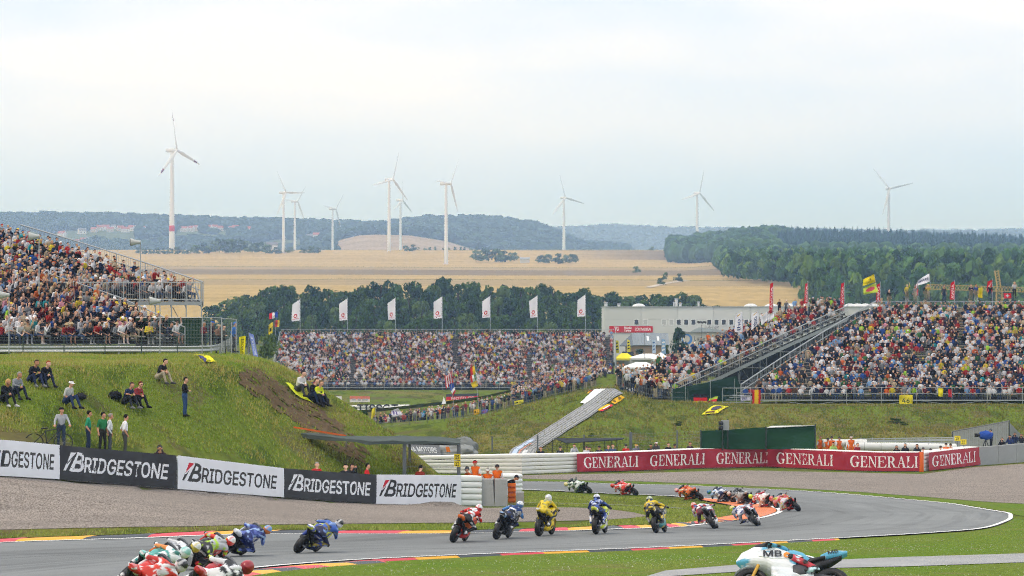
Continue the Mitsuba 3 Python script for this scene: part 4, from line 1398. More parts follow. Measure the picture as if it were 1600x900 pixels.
def make_rider(label, M, hang, c, group='riders on the track'):
 J, v, f, tg = rider_shape(hang)
 key = num('person')
 L = {k: lin(x) for k, x in c.items() if isinstance(x, str)}
 d = dict(top=L['top'], sleeve=L.get('sleeve', L['top']), fore=L.get('fore', L.get('sleeve', L['top'])), hand=L.get('glove', lin('#1d1d1f')), bot=L.get('bot', L['top']), shin=L.get('shin', L.get('bot', L['top'])),
    shoe=L.get('boot', lin('#1d1d1f')), skin=lin('#2a2a2c'), hump=L.get('hump', L['top']))
 col = np.array([d[t] for t in tg])
 # band across the back and the seat in the second colour, as the leathers are panelled
 if 'band' in L:
  s = (v - J['waist']) @ ((J['chest'] - J['waist']) / np.linalg.norm(J['chest'] - J['waist']))
  col[(tg == 'top') & (np.abs(s - .07) < .045)] = L['band']
  col[(tg == 'bot') & (v[:, 2] > .92) & (np.abs(v[:, 0] + .36) < .05)] = L['band']
 # sponsor patches and panels of the leathers
 q = v * vec(7, 8, 9) + len(label) * 1.7
 n1, n2 = meshkit.noise(q, 3), meshkit.noise(q * 1.3 + 4, 8)
 soft = (tg != 'hand') & (tg != 'skin')
 col[soft & (n1 > .69)] = L.get('band', L['top'] * .5)
 col[soft & (n2 > .72)] = L.get('hump', L['top'] * .6)
 col[soft & (n1 < .27)] = np.minimum(L['bot'] * .55, 1)
 put(key, tf(v, M), f, 'paint', col)
 for s in 'LR':
  m = MB().mesh(trimesh.creation.icosphere(subdivisions=1, radius=.062), lin('#26272a'), move(J['knee' + s] + vec(.01, .035 if s == 'L' else -.035, -.01)) @ np.diag([.9, .7, .9, 1.0]))
  m.v = [tf(x, M) for x in m.v]
  m.put(num('knee_slider', key), 'paint')
 helmet(key, J, M, c['helmet'], c.get('helmet2', c['helmet']))
 lab(key, label, 'person', group)


def bike_at(px, py, heading, lean, hang, bl, rl, bc, rc, off=0.032, size=.825):
 p = hit(px, py)
 h = math.radians(heading)
 # the tyres have round shoulders: the contact line moves off the wheel's middle plane as the machine leans
 a = math.radians(lean)
 lift = .09 * (1 - math.cos(a)) * 0.9
 slope = (float(G(p[0] + .7 * math.cos(h), p[1] + .7 * math.sin(h))) - float(G(p[0] - .7 * math.cos(h), p[1] - .7 * math.sin(h)))) / 1.4
 M = move([p[0], p[1], p[2] + off]) @ rotz(h) @ roty(-math.atan(slope)) @ move([WX * size, 0, 0]) @ rotx(a) @ move([0, 0, lift * size]) @ np.diag([size, size, size, 1.0])
 k = make_bike(bl, M, bc)
 make_rider(rl, M, hang, rc)
 return k, M


def bcol(main, second, trim='#e8e8e8', rim='#2a2b2d', tail=None, belly=None, **k):
 return dict(main=main, second=second, trim=trim, rim=rim, tail=tail or main, belly=belly or main, **k)


W_, K_, R_, B_, Y_, O_ = '#e4e4e4', '#1c1d20', '#c8281e', '#2a3f86', '#e3c514', '#e06a1c'
BIKES = [
 # rear contact px, heading, lean, hang, labels, colours
 (706.5, 849.5, 75, 20, -.5, 'orange and red motorcycle with red wheels, nearest the banners in the row of seven', 'rider in red and white leathers on the motorcycle with red wheels',
  bcol(O_, R_, rim='#d8281c', tail=O_, belly=R_, tank=K_), dict(top=R_, sleeve=R_, fore=K_, bot=K_, shin=K_, hump=W_, band=W_, helmet=R_, helmet2=W_, boot=W_)),
 (774, 844.5, 73, 17, -.5, 'black and dark blue motorcycle beside the concrete blocks', 'rider in blue and black leathers with white hoops beside the concrete blocks',
  bcol('#1f2a44', K_, rim=K_, tail='#8fb0d4', belly=K_), dict(top='#27467f', sleeve='#4f86c4', fore='#9cbfe2', bot='#1d2230', shin='#1d2230', hump='#2b3f72', band=W_, helmet='#5b7fae', helmet2=W_)),
 (842, 839.5, 71, 2, -.12, 'bright yellow motorcycle, third in the row of seven', 'rider in all yellow leathers with a white helmet',
  bcol(Y_, '#1f2022', rim=K_, tail=Y_, belly=Y_), dict(top='#d8bd1c', sleeve='#d8bd1c', bot='#d8bd1c', shin=K_, hump='#9aa07a', helmet=W_, helmet2='#c9cdd2', boot=W_)),
 (931.5, 836.5, 75, -4, .2, 'dark blue motorcycle with blue wheels and yellow flashes', 'rider in white and blue leathers on the motorcycle with blue wheels',
  bcol('#24418c', '#c9d63a', rim='#2a45a8', tail='#c9c86a', belly='#d9d9d9', tank=K_), dict(top='#c8d0e2', sleeve='#26315c', fore=K_, bot='#1f2740', shin=W_, hump='#3f5ea8', band=B_, helmet='#26325e', helmet2='#dfe3ea', boot=W_)),
 (1026, 834.3, 74, -12, .4, 'yellow and black motorcycle with a teal lower fairing', 'rider in grey, yellow and black leathers with a dark blue helmet',
  bcol('#dcc02c', K_, rim=K_, tail='#dcc02c', belly='#2f7f80', tank=K_), dict(top='#d9bb1e', sleeve='#d9bb1e', fore='#202124', bot='#2c2d30', shin='#77797c', hump='#d9bb1e', band='#7d7f82', helmet='#232f63', helmet2='#b9c3a0')),
 (1118, 827.8, 82, -30, .75, 'white motorcycle with a grey tail leaning left, sixth in the row', 'rider in white and red leathers with a red helmet on the white motorcycle',
  bcol(W_, '#b9bcc0', rim=K_, tail='#6c6e72', belly=W_), dict(top=W_, sleeve='#d8d8dc', fore=W_, bot='#5a2a34', shin='#5c5e62', hump='#3e5a96', band='#b62b34', helmet=R_, helmet2='#d8b0a6', boot=W_)),
 (1185.5, 823.4, 82, -37, .9, 'white motorcycle with red trim leaning left beside the orange apron', 'rider in white leathers with blue and red chevrons and a lime helmet',
  bcol(W_, '#b42a3a', rim=K_, tail='#5f6165', belly=W_), dict(top='#e2e2ea', sleeve='#d4d6de', fore='#a82a38', bot='#dcdce4', shin='#2a2b2e', hump=B_, band='#2d3f80', helmet='#c4d83a', helmet2='#d9c08a', boot=K_)),
 (1250, 800, 106, -40, 1, 'red and white motorcycle leaning hard left, rightmost on the track', 'rider in pink and white leathers with a lime shoulder, rightmost on the track',
  bcol('#b4323a', '#d9862a', rim=K_, tail='#3a3b3e', belly=R_), dict(top='#cf8f92', sleeve='#c46a70', fore=K_, bot='#cfd0d6', shin='#a83038', hump='#b8d23c', band='#b8333a', helmet='#d49a98', helmet2=R_, boot='#a83038')),
 (1216, 795, 107, -41, 1, 'white motorcycle with a black tail leaning left, second from the right edge of the pack', 'rider in white and red leathers with a fluorescent yellow helmet',
  bcol('#e0e0e0', '#c8c8c8', rim=K_, tail=K_, belly='#dadada'), dict(top='#dedede', sleeve='#a8303a', fore=K_, bot='#dcd6cc', shin='#8c2a30', hump='#c03a3a', band=R_, helmet='#c6e02a', helmet2='#c6e02a', boot=K_)),
 (1181, 789.5, 109, -42, 1, 'black and silver motorcycle in the middle of the hairpin pack', 'rider in black and silver leathers with a pink and brown helmet',
  bcol('#26272a', '#b9bbbe', rim=K_, tail='#1e1f22', belly='#2a2b2e'), dict(top='#2a2b2e', sleeve='#1c1d20', fore=K_, bot='#9a9894', shin='#232427', hump='#7f8084', band='#b9b9b9', helmet='#b88a80', helmet2='#d8c6bc')),
 (1149, 786.5, 111, -42, 1, 'silver and blue motorcycle first of the four bunched in the hairpin', 'rider in pale blue and navy leathers with a green and blue helmet',
  bcol('#c9ced6', '#3c5a96', rim=K_, tail='#c4c7cc', belly='#2a3550'), dict(top='#8fabd2', sleeve='#25345e', fore='#202c50', bot='#2b3860', shin='#1e2840', hump='#d6dbe2', band=W_, helmet='#3f8f4a', helmet2='#3c6fb0')),
 (1098, 782.5, 118, -43, 1, 'orange and black motorcycle alone on the far straight', 'rider in orange and black leathers with a red helmet on the far straight',
  bcol('#d9661c', '#d9a81c', rim='#b02a20', tail='#c9561c', belly='#3a2a20'), dict(top='#cf5a20', sleeve='#c8501c', fore=K_, bot='#d4621e', shin='#c4551c', hump='#c8c0a0', band=K_, helmet='#c0304a', helmet2='#dcb0b0')),
 (996, 775, 120, -43, 1, 'bright red motorcycle with a red rear wheel on the far straight', 'rider in bright red leathers on the bright red motorcycle',
  bcol('#d8301c', W_, rim='#c02018', tail='#e05a34', belly='#b8281c'), dict(top='#d22c1e', sleeve='#d22c1e', bot='#d63a28', shin='#c42a1c', hump='#d8d8d8', band=W_, helmet='#a82026', helmet2='#d04030', boot=W_)),
 (924, 771.5, 122, -46, 1, 'white and green motorcycle leading far down the straight', 'rider in white and green leathers with a cream helmet leading the pack',
  bcol('#cfd6d2', '#4c7a3c', rim=K_, tail='#bcc4d0', belly='#2c2d30'), dict(top='#d4d8cc', sleeve='#2c2e30', fore=K_, bot='#c4c8c4', shin='#2c2e30', hump='#3f6f40', band='#3c4a3a', helmet='#dccb8c', helmet2='#e2d49c')),
 (462, 866.3, 71, 33, -.85, 'blue and yellow motorcycle leaning right alone in front of the gravel', 'rider in blue, black and gold leathers leaning right alone',
  bcol('#37489a', '#c9d63a', rim=K_, tail='#6f7cc0', belly='#22305e'), dict(top='#3f63b4', sleeve='#4a68ac', fore='#33301c', bot='#2a2f52', shin='#2d3f8a', hump='#7f9bd0', band='#8a7a2c', helmet=W_, helmet2='#17181a', boot='#2c2d30')),
 (342, 872, 71, 39, -.85, 'dark motorcycle with a blue and white tail at the front of the left bunch', 'rider in blue leathers with an orange helmet at the front of the left bunch',
  bcol('#27357a', '#d8dae0', rim=K_, tail='#dcdee4', belly='#1c1d22', tank=K_), dict(top='#2a3a80', sleeve='#2a3f90', fore='#8fb0e0', bot='#222e68', shin='#1f2850', hump='#9ab6de', band='#5a6ab0', helmet='#cf7a3c', helmet2='#6f9ed0', boot='#b7d03a')),
 (272, 893, 71, 41, -.85, 'black and red motorcycle second in the left bunch', 'rider in red and grey leathers with a red helmet, second in the left bunch',
  bcol('#26262a', R_, rim=K_, tail='#2a2a2e', belly=K_), dict(top='#b6bac0', sleeve='#cf3a2c', fore=K_, bot='#3a3b3f', shin='#2a2a2d', hump='#aeb2b6', band='#a8cf3a', helmet='#cf3226', helmet2='#dfe0e2', boot=R_)),
 (210, 907, 72, 41, -.85, 'white motorcycle third in the left bunch', 'rider in white leathers with a yellow and white helmet, third in the left bunch',
  bcol('#d8dadc', '#2b2b2e', rim=K_, tail='#dcdee0', belly='#2b2b2e'), dict(top='#d2d4d8', sleeve='#c2c4c8', fore=K_, bot='#c8cace', shin='#2b2b2e', hump='#e4e6e8', band='#35363a', helmet='#c9b83a', helmet2='#e4e4e4')),
 (186, 919, 72, 41, -.85, 'teal and orange motorcycle fourth in the left bunch', 'rider in teal leathers with a white helmet, fourth in the left bunch',
  bcol('#4fa39a', O_, rim=K_, tail='#5fb0a6', belly=W_), dict(top='#dfe2e2', sleeve='#d88a4a', fore=W_, bot='#5aa79e', shin='#dcdcdc', hump='#e2e4e4', band='#4a9a92', helmet='#e2e5e6', helmet2='#8fc4bd')),
 (162, 950, 73, 41, -.85, 'red motorcycle last in the left bunch, cut by the lower edge', 'rider in red and white leathers last in the left bunch',
  bcol('#c8322a', W_, rim=K_, tail='#c8322a', belly=K_), dict(top='#d4402e', sleeve='#b4302a', fore='#d8d8d8', bot='#c8382c', shin='#2b2b2e', hump='#d8d6d4', band=W_, helmet='#dadada', helmet2='#2a2a2e')),
 (264, 957, 74, 40, -.85, 'red and black motorcycle almost hidden below the lower edge near the kerb', 'rider with a dark red helmet at the lower edge near the kerb',
  bcol('#a82026', K_, rim=K_, tail='#b82a2a', belly=K_), dict(top='#2a2b2e', sleeve='#c8cacc', fore='#c4d02c', bot='#dcdcdc', shin=K_, hump='#d6d8da', band=W_, helmet='#8c1f28', helmet2='#a02a30', glove='#b8c838')),
]
for (px, py, hd, ln, hg, bl, rl, bc, rc) in BIKES:
 bike_at(px, py, hd, ln, hg, bl, rl, bc, rc)

# the machine passing in the right foreground, seen from its left side
kb, MBM = bike_at(1301, 937, 176, 45, -.9, 'white and light blue motorcycle in the right foreground cut by the lower edge', 'rider in light blue leathers on the foreground motorcycle, one knee red and white',
     bcol('#e2e5e6', '#5aa9c8', trim='#c9ced2', panel='#dfe3e4', rim='#2a2b2d', tail='#4f9dbd', belly='#d8dee0', tank='#5aa6c4', fork='#c99a2c'),
     dict(top='#5aa9c8', sleeve='#5aa9c8', fore='#56a2c2', bot='#2a2c30', shin='#c23a48', hump='#bfe0ea', band='#e4e4e4', helmet='#9ccbdc', helmet2='#e4e4e4', boot='#1e1f22'), size=.93)


def on_bike(shape, M, x0, z0, y, flip=1, tilt=0.0):
 """Lettering on the machine's left (+y) flank; text runs towards the tail."""
 g = affinity.rotate(shape, tilt, origin=(0, 0))

 def place(s, t, o):
  p = np.stack([x0 - s * flip, np.full_like(s, y + o), z0 + t], -1)
  return tf(p, M)
 v, f = fold_text(g, place, 0.004, 0.3)
 return v, f


v, f = on_bike(text_shape('MB', .135, .33, True), MBM, .50, .70, .266)
put(num('lettering', kb), v, f, 'paint', lin('#33363a'))
v, f = on_bike(Point(.06, .06).buffer(.06).difference(Point(.075, .05).buffer(.028)), MBM, .14, .68, .262)
put(num('orange_emblem', kb), v, f, 'paint', lin('#dd8a32'))
v, f = on_bike(text_shape('MB', .075, .19, True), MBM, -.66, .87, .128, 1, 14)
put(num('lettering', kb), v, f, 'paint', lin('#2b2d30'))
# ------------------------------------------------------------------ far country: turbines, woods, village
def tower(label, px, Y, hub, c, ph, R, band=False, base_y=None):
 base = hit(px, base_y, 9000) if base_y else np.array([*at(px, 0, Y)[:2], 0])
 Y = base[1]
 base[2] = float(G(base[0], Y)) - 0.5
 H = at(px + hub[0], hub[1], Y)
 key = num('wind_turbine')
 lab(key, label, 'wind turbine', 'wind turbines on the ridge')
 s = Y / F
 if R < 0:
  R, ph = -R, ph + 180
 r = R * s
 col = lin('#dadcdd')
 k = r / 40
 top = vec(base[0], Y, H[2] - 1.6 * k)
 hgt = top[2] - base[2]
 ts = np.linspace(0, 1, 7)
 MB().tube([base + vec(0, 0, hgt * t) for t in ts], [(2.5 - 1.1 * t) * k * 1.15 for t in ts], col, 14).put(num('tower', key), 'paint')
 if band:
  z = at(px, 357, Y)[2]
  rr = (2.5 - 1.1 * (z - base[2]) / hgt) * k * 1.15 + .04
  MB().tube([vec(base[0], Y, z - 3), vec(base[0], Y, z + 3)], rr, lin('#c02c38'), 14).put(num('red_band', key + '__tower'), 'paint')
 psi = math.acos(c)
 ax = vec(math.sin(psi), -math.cos(psi), 0)
 e1 = vec(math.cos(psi), math.sin(psi), 0)
 hubp = vec(H[0], Y, H[2])
 hubp[:2] = base[:2] + ax[:2] * max(abs(hub[0]) * s / max(abs(ax[0]), .3), 3.0 * k)
 L = np.linalg.norm(hubp[:2] - base[:2])
 back = hubp - ax * (L + 6.5 * k)
 Mx = np.eye(4); Mx[:3, 0] = ax; Mx[:3, 1] = e1; Mx[:3, 2] = [0, 0, 1]; Mx[:3, 3] = hubp
 MB().mesh(loft([(-(L + 6.5 * k), -1.5 * k, 1.9 * k, 1.5 * k), (-(L + 5) * 1.0, -1.9 * k, 2.1 * k, 1.9 * k), (-L * .3, -1.9 * k, 1.9 * k, 1.8 * k), (-.8 * k, -1.5 * k, 1.5 * k, 1.4 * k)], 12, 3), col, Mx).put(num('nacelle', key), 'paint')
 MB().mesh(loft([(-.8 * k, -1.5 * k, 1.5 * k, 1.5 * k), (.8 * k, -1.4 * k, 1.4 * k, 1.4 * k), (2.2 * k, -.5 * k, .5 * k, .5 * k)], 12, 2), col, Mx).put(num('hub', key), 'paint')
 for i in range(3):
  a = math.radians(ph + 120 * i)
  d = e1 * math.cos(a) + vec(0, 0, math.sin(a))
  w = -e1 * math.sin(a) + vec(0, 0, math.cos(a))
  B = np.eye(4); B[:3, 0] = d; B[:3, 1] = w * .85 + ax * .5; B[:3, 1] /= np.linalg.norm(B[:3, 1]); B[:3, 2] = np.cross(d, B[:3, 1]); B[:3, 3] = hubp + ax * .6 * k
  m = MB()
  sec = [(.6 * k, -.9 * k, .9 * k, 1.0 * k), (r * .12, -.7 * k, .7 * k, 1.3 * k), (r * .25, -.5 * k, .5 * k, 1.75 * k), (r * .6, -.25 * k, .25 * k, 1.15 * k), (r * .93, -.12 * k, .12 * k, .6 * k), (r, -.05 * k, .05 * k, .15 * k)]
  m.mesh(loft(sec, 8, 2), col, B)
  kb_ = m.put(num('blade', key), 'paint')
  if band:
   MB().mesh(loft([(r * .72, -.24 * k, .24 * k, 1.02 * k), (r * .86, -.18 * k, .18 * k, .80 * k)], 8, 2), lin('#7a3238'), B).put(num('marking', kb_), 'paint')
 return key


tower('tall wind turbine with a red band round its tower, leftmost on the ridge', 269, 2900, (7.6, 235), .5, 42, -64.4, True)
tower('wind turbine in the left pair with its blade pointing right across its neighbour', 443, 0, (4, 301), .68, 1, 39.2, base_y=396)
tower('wind turbine just right of the left pair, partly behind a blade', 461, 3250, (4.6, 315), .69, 116, -30.7)
tower('smallest wind turbine standing alone above the hazy wood', 520, 3400, (5, 326.6), .59, 112, -30.6)
tower('taller wind turbine of the middle pair', 608, 0, (6, 280.6), .71, 74, 44.6, base_y=393)
tower('shorter wind turbine behind the right blade of the middle pair', 626, 3300, (3, 313), .45, 29, -35)
tower('wind turbine standing lowest in the golden field, near the centre', 697, 0, (7, 287), .47, 117, -48.6, base_y=413.5)
tower('wind turbine right of the wooded hump, above the dark clump of trees', 881, 3200, (2, 309), .82, 107, 37.4)
tower('wind turbine rising behind the left end of the right-hand forest', 1089, 3300, (3.5, 302), .81, 77, 40)
tower('rightmost wind turbine rising behind the conifer forest', 1388, 3500, (1, 295), .94, 73, -42.7)


# ---- foliage
def crown_mesh(r, seed, n=420, size=.75, lobes=9, h=1.0, cone=False):
 """A crown of leaf clumps in the unit frame: centre at 0, radius 1 across, h tall."""
 g = np.random.default_rng(seed)
 V, C = [], []
 cs = []
 for i in range(lobes):
  t = g.uniform(-.75, .8)
  w = math.sqrt(max(1 - t * t, .1))
  a = g.uniform(0, 2 * PI)
  q = g.uniform(.15, .62) * w
  cs.append((q * math.cos(a), q * math.sin(a), t * .72 * h, g.uniform(.30, .50) * (1.0 if t < .3 else .8), g.uniform(.75, 1.25)))
 per = n // lobes
 for (x, y, z, rr, tone) in cs:
  d = g.normal(size=(per, 3))
  d /= np.linalg.norm(d, axis=1, keepdims=True)
  d[:, 2] = np.where(d[:, 2] < -.6, -d[:, 2] * .6, d[:, 2])
  p = vec(x, y, z) + d * vec(rr, rr, rr * .82 * h) * g.uniform(.72, 1.06, (per, 1))
  u = np.cross(d + g.normal(size=(per, 3)) * .55, g.normal(size=(per, 3)))
  u /= np.linalg.norm(u, axis=1, keepdims=True)
  w = np.cross(u, d + g.normal(size=(per, 3)) * .4)
  w /= np.linalg.norm(w, axis=1, keepdims=True)
  s = size * g.uniform(.6, 1.25, (per, 1))
  V.append(np.stack([p - u * s, p + w * s * .8, p + u * s, p - w * s * .8], 1).reshape(-1, 3))
  C.append(np.repeat(tone * g.uniform(.72, 1.28, per), 4))
 V, C = np.vstack(V), np.concatenate(C)
 k = np.arange(len(V) // 4) * 4
 f = np.vstack([np.stack([k, k + 1, k + 2], 1), np.stack([k, k + 2, k + 3], 1)])
 return V, f, C


def ply_of(v, f, bsdf, c):
 return mikit.ply(trimesh.Trimesh(v, f, process=False), 'mat_' + bsdf, smooth=False, color=np.broadcast_to(np.asarray(c, float), (len(v), 3)))


GREENS = ['#47602f', '#3c542c', '#526a36', '#637844', '#364e30']
CROWNS = {}
for i in range(6):
 v, f, t = crown_mesh(1, 40 + i, 620, .105, 13, 1.05)
 base = lin(GREENS[i % 5])
 CROWNS[i] = ply_of(v, f, 'leaf', np.clip(base[None] * t[:, None] * 1.0, 0, 1))
SMALLC = {}
for i in range(4):
 v, f, t = crown_mesh(1, 90 + i, 260, .16, 8, 1.0)
 SMALLC[i] = ply_of(v, f, 'leaf', np.clip(lin(GREENS[(i * 2 + 1) % 5])[None] * t[:, None], 0, 1))
m = MB().tube([(0, 0, 0), (.02, .01, .5), (-.02, 0, 1)], [.035, .026, .012], lin('#4a4034'), 6)
for a in (0.4, 2.3, 4.2):
 m.tube([(0, 0, .45), (.16 * math.cos(a), .16 * math.sin(a), .72)], [.016, .006], lin('#4a4034'), 5)
TRUNK = mikit.ply(trimesh.Trimesh(np.vstack(m.v), np.vstack(m.f), process=False), 'mat_cloth', smooth=True, color=np.vstack(m.c))


def tree(name, label, group, pos, height, width, i, small=False, kind='tree', trunk=True):
 key = num(name)
 lab(key, label, kind, group)
 ch = height * (.93 if trunk else 1.02)
 a = (i * 137.5) % 360
 pool = SMALLC if small else CROWNS
 c = pool[i % len(pool)]
 scene[num('crown', key)] = {**c, 'to_world': T().translate([float(x) for x in (pos[0], pos[1], pos[2] + height - ch / 2)]).rotate([0, 0, 1], a).scale([width / 2, width / 2, ch / 2 / .98])}
 if trunk:
  scene[num('trunk', key)] = {**TRUNK, 'to_world': T().translate([float(x) for x in (pos[0], pos[1], pos[2] - .2)]).rotate([0, 0, 1], a).scale([height, height, height * .9])}
 return key


# wood behind the far stand: back rank along the top outline, a middle rank, younger trees in front
TOPX = [310, 330, 352, 380, 410, 440, 480, 520, 560, 600, 640, 690, 720, 760, 810, 860, 910, 950, 1000, 1040, 1080, 1104, 1118]
TOPY = [492, 480, 468, 454, 443, 437, 440, 445, 441, 436, 436, 428, 433, 437, 437, 438, 446, 452, 456, 452, 450, 464, 478]
ntree = 0
for px in np.arange(322, 1112, 17.0):
 px += rng.uniform(-5, 5)
 Y = rng.uniform(800, 850)
 ty = np.interp(px, TOPX, TOPY) + rng.uniform(-3, 10)
 p = at(px, 500, Y); p[2] = G(p[0], Y)
 h = at(px, ty, Y)[2] - p[2]
 tree('tree', 'tall dark tree at the back of the wood behind the far grandstand', 'tall trees of the wood behind the far grandstand', p, h, rng.uniform(9, 13.5), ntree); ntree += 1
for px in np.arange(318, 1100, 21.0):
 px += rng.uniform(-7, 7)
 Y = rng.uniform(755, 790)
 ty = np.interp(px, TOPX, TOPY) + rng.uniform(16, 34)
 p = at(px, 500, Y); p[2] = G(p[0], Y)
 tree('tree', 'mid-height tree in the middle of the wood behind the far grandstand', 'mid-height trees of the wood behind the far grandstand', p, at(px, ty, Y)[2] - p[2], rng.uniform(7, 10.5), ntree); ntree += 1
for px in np.arange(330, 960, 20.0):
 px += rng.uniform(-8, 8)
 Y = rng.uniform(690, 740)
 ty = rng.uniform(480, 498)
 p = at(px, 500, Y); p[2] = G(p[0], Y)
 tree('young_tree', 'young bushy tree along the front edge of the wood behind the far grandstand', 'young trees in front of the wood', p, max(at(px, ty, Y)[2] - p[2], 3), rng.uniform(5, 8.5), ntree, kind='tree'); ntree += 1

# single trees and clumps out in the fields: (pixel x, foot y, top y, width px)
def field_tree(px, fy, ty, w, label, group=None, i=[0]):
 for dy in range(12):
  try:
   p = hit(px, fy + dy * .7, 6000)
   break
  except ValueError:
   pass
 s = p[1] / F
 i[0] += 1
 tree('tree', label, group, p - vec(0, 0, .5), (fy - ty) * s, w * s * 1.35, i[0], small=True, trunk=False)


for q in [(746, 410, 387, 22), (760, 411, 384, 24), (776, 411, 386, 24), (790, 410, 389, 22), (803, 409, 391, 18)]:
 field_tree(*q, 'dark tree in the round clump left of the field shed', 'trees of the clump left of the field shed')
for q in [(844, 412, 396, 16), (856, 412, 395, 18), (870, 413, 393, 22), (884, 412, 395, 18), (896, 412, 394, 18)]:
 field_tree(*q, 'dark tree in the low clump right of the field shed', 'trees of the clump right of the field shed')
for q in [(634, 393, 382, 12), (647, 393, 380, 16)]:
 field_tree(*q, 'bush beside the foot of the middle turbine pair', 'bushes beside the middle turbine pair')
field_tree(995.5, 427, 413, 13, 'lone round tree in the fallow field')
field_tree(1033, 446, 430, 14, 'larger of two trees left of the pale field track')
field_tree(1040, 437, 423, 9, 'smaller tree behind the one left of the pale field track')
field_tree(1060, 441, 424, 15, 'round tree right of the pale field track')
field_tree(1018, 388, 380, 9, 'small lone tree on the skyline left of the forest')
for px in np.arange(216, 300, 6.5):
 field_tree(px + rng.uniform(-1, 1), 397.5, 386 + rng.uniform(-2, 2), 8, 'small tree of the row along the field edge under the red banded turbine', 'row of small trees under the leftmost turbine')
for px, ty, w in [(306, 381, 18), (318, 376, 22), (332, 372, 24), (346, 369, 26), (360, 371, 24), (374, 370, 26), (390, 372, 24), (404, 375, 22), (418, 380, 20), (432, 384, 16)]:
 field_tree(px, 397, ty, w, 'tree of the round-topped grove between the first two turbines', 'trees of the grove between the first two turbines')
for px in (452, 474, 486, 496):
 field_tree(px, 396, 384 + rng.uniform(-2, 3), 13, 'bushy tree at the field edge right of the grove', 'bushy trees right of the grove')
for px in np.arange(664, 768, 9.0):
 field_tree(px + rng.uniform(-2, 2), 391.5, 384 + rng.uniform(-1, 2), 5, 'tiny tree of the avenue below the brown hill', 'avenue trees below the brown hill')


# forests: tree crowns past counting, as stuff
def blob(seed, sub=1, cone=False):
 g = np.random.default_rng(seed)
 ico = trimesh.creation.icosphere(subdivisions=sub)
 v = np.asarray(ico.vertices).copy()
 v *= (1 + .22 * (g.random((len(v), 1)) - .5))
 if cone:
  t = np.clip((v[:, 2] + 1) / 2, 0, 1)
  v[:, :2] *= (1.15 * (1 - t) ** .75 + .05)[:, None]
  v[:, 2] *= 1.25
 return v, np.asarray(ico.faces)


def scatter(key, pts, hs, ws, shapes, cols, bsdf='leaf', tones=None):
 V, Fc, C, n = [], [], [], 0
 which = rng.integers(0, len(shapes), len(pts))
 for k, sh in enumerate(shapes):
  sel = np.nonzero(which == k)[0]
  v, f = sh[0], sh[1]
  t = sh[2] if len(sh) > 2 else np.ones(len(v))
  a = rng.uniform(0, 2 * PI, len(sel))
  c, s = np.cos(a)[:, None], np.sin(a)[:, None]
  x = (v[None, :, 0] * c - v[None, :, 1] * s) * ws[sel][:, None] / 2 + pts[sel, 0][:, None]
  y = (v[None, :, 0] * s + v[None, :, 1] * c) * ws[sel][:, None] / 2 + pts[sel, 1][:, None]
  z = v[None, :, 2] * hs[sel][:, None] / 2 + pts[sel, 2][:, None] + hs[sel][:, None] * .5
  V.append(np.stack([x, y, z], -1).reshape(-1, 3))
  Fc.append((f[None] + (np.arange(len(sel)) * len(v))[:, None, None]).reshape(-1, 3) + n)
  C.append((cols[sel][:, None, :] * t[None, :, None]).reshape(-1, 3))
  n += len(sel) * len(v)
 scene[key] = mikit.ply(trimesh.Trimesh(np.vstack(V), np.vstack(Fc), process=False), 'mat_' + bsdf, smooth=False, color=np.clip(np.vstack(C), 0, 1))


def green(n, names, r, var=.25):
 base = np.array([lin(c) for c in names])[r.integers(0, len(names), n)]
 return base * r.uniform(1 - var, 1 + var, (n, 1))


r2 = np.random.default_rng(77)
# right-hand forest, near part with leaf clumps
def forest_pts(y0, y1, step):
 P = []
 for Y in np.arange(y0, y1, step):
  e = np.interp(Y, [820, 1040, 1180, 1400, 1480, 2300, 2420, 2900], [1272, 1268, 1212, 1150, 1136, 1128, 1050, 1046])
  w = step / Y * F
  px = np.arange(e + 4, 1790, w)
  px = px + r2.uniform(-.4, .4, len(px)) * w
  P.append(np.stack([(px - 800) / F * Y, Y + r2.uniform(-.4, .4, len(px)) * step], 1))
 P = np.vstack(P)
 return np.column_stack([P, G(P[:, 0], P[:, 1])])


LEAFC = [crown_mesh(1, 200 + i, 90, .26, 5, 1.0) for i in range(5)]
P = forest_pts(880, 1900, 8.0)
n = len(P)
scatter('forest', P, r2.uniform(10, 17, n), r2.uniform(7, 11, n), LEAFC, green(n, ['#4c6c38', '#3f5f30', '#5c7c40', '#37542e', '#668038'], r2))
lab('forest', 'broadleaf forest over the right-hand slope', kind='stuff')
P = forest_pts(1900, 2800, 8.2)
u = 800 + F * P[:, 0] / P[:, 1]
con = (u > 1215 + 60 * (meshkit.noise(np.column_stack([P[:, :2] * .01, P[:, 0] * 0])) - .5)) & (P[:, 1] > 1950)
A = P[~con]; n = len(A)
scatter('forest_001', A, r2.uniform(12, 19, n), r2.uniform(9, 14, n), [blob(i, 1) for i in range(4)], green(n, ['#486637', '#3e5831', '#547140'], r2))
lab('forest_001', 'broadleaf wood on the crest of the right-hand slope', kind='stuff')
A = P[con]; n = len(A)
scatter('forest_002', A, r2.uniform(10, 15.5, n), r2.uniform(4.5, 6.5, n), [blob(10 + i, 1, True) for i in range(4)], green(n, ['#2c4a2e', '#325234', '#28432c'], r2, .2))
lab('forest_002', 'dark conifer forest along the crest of the right-hand slope', kind='stuff')
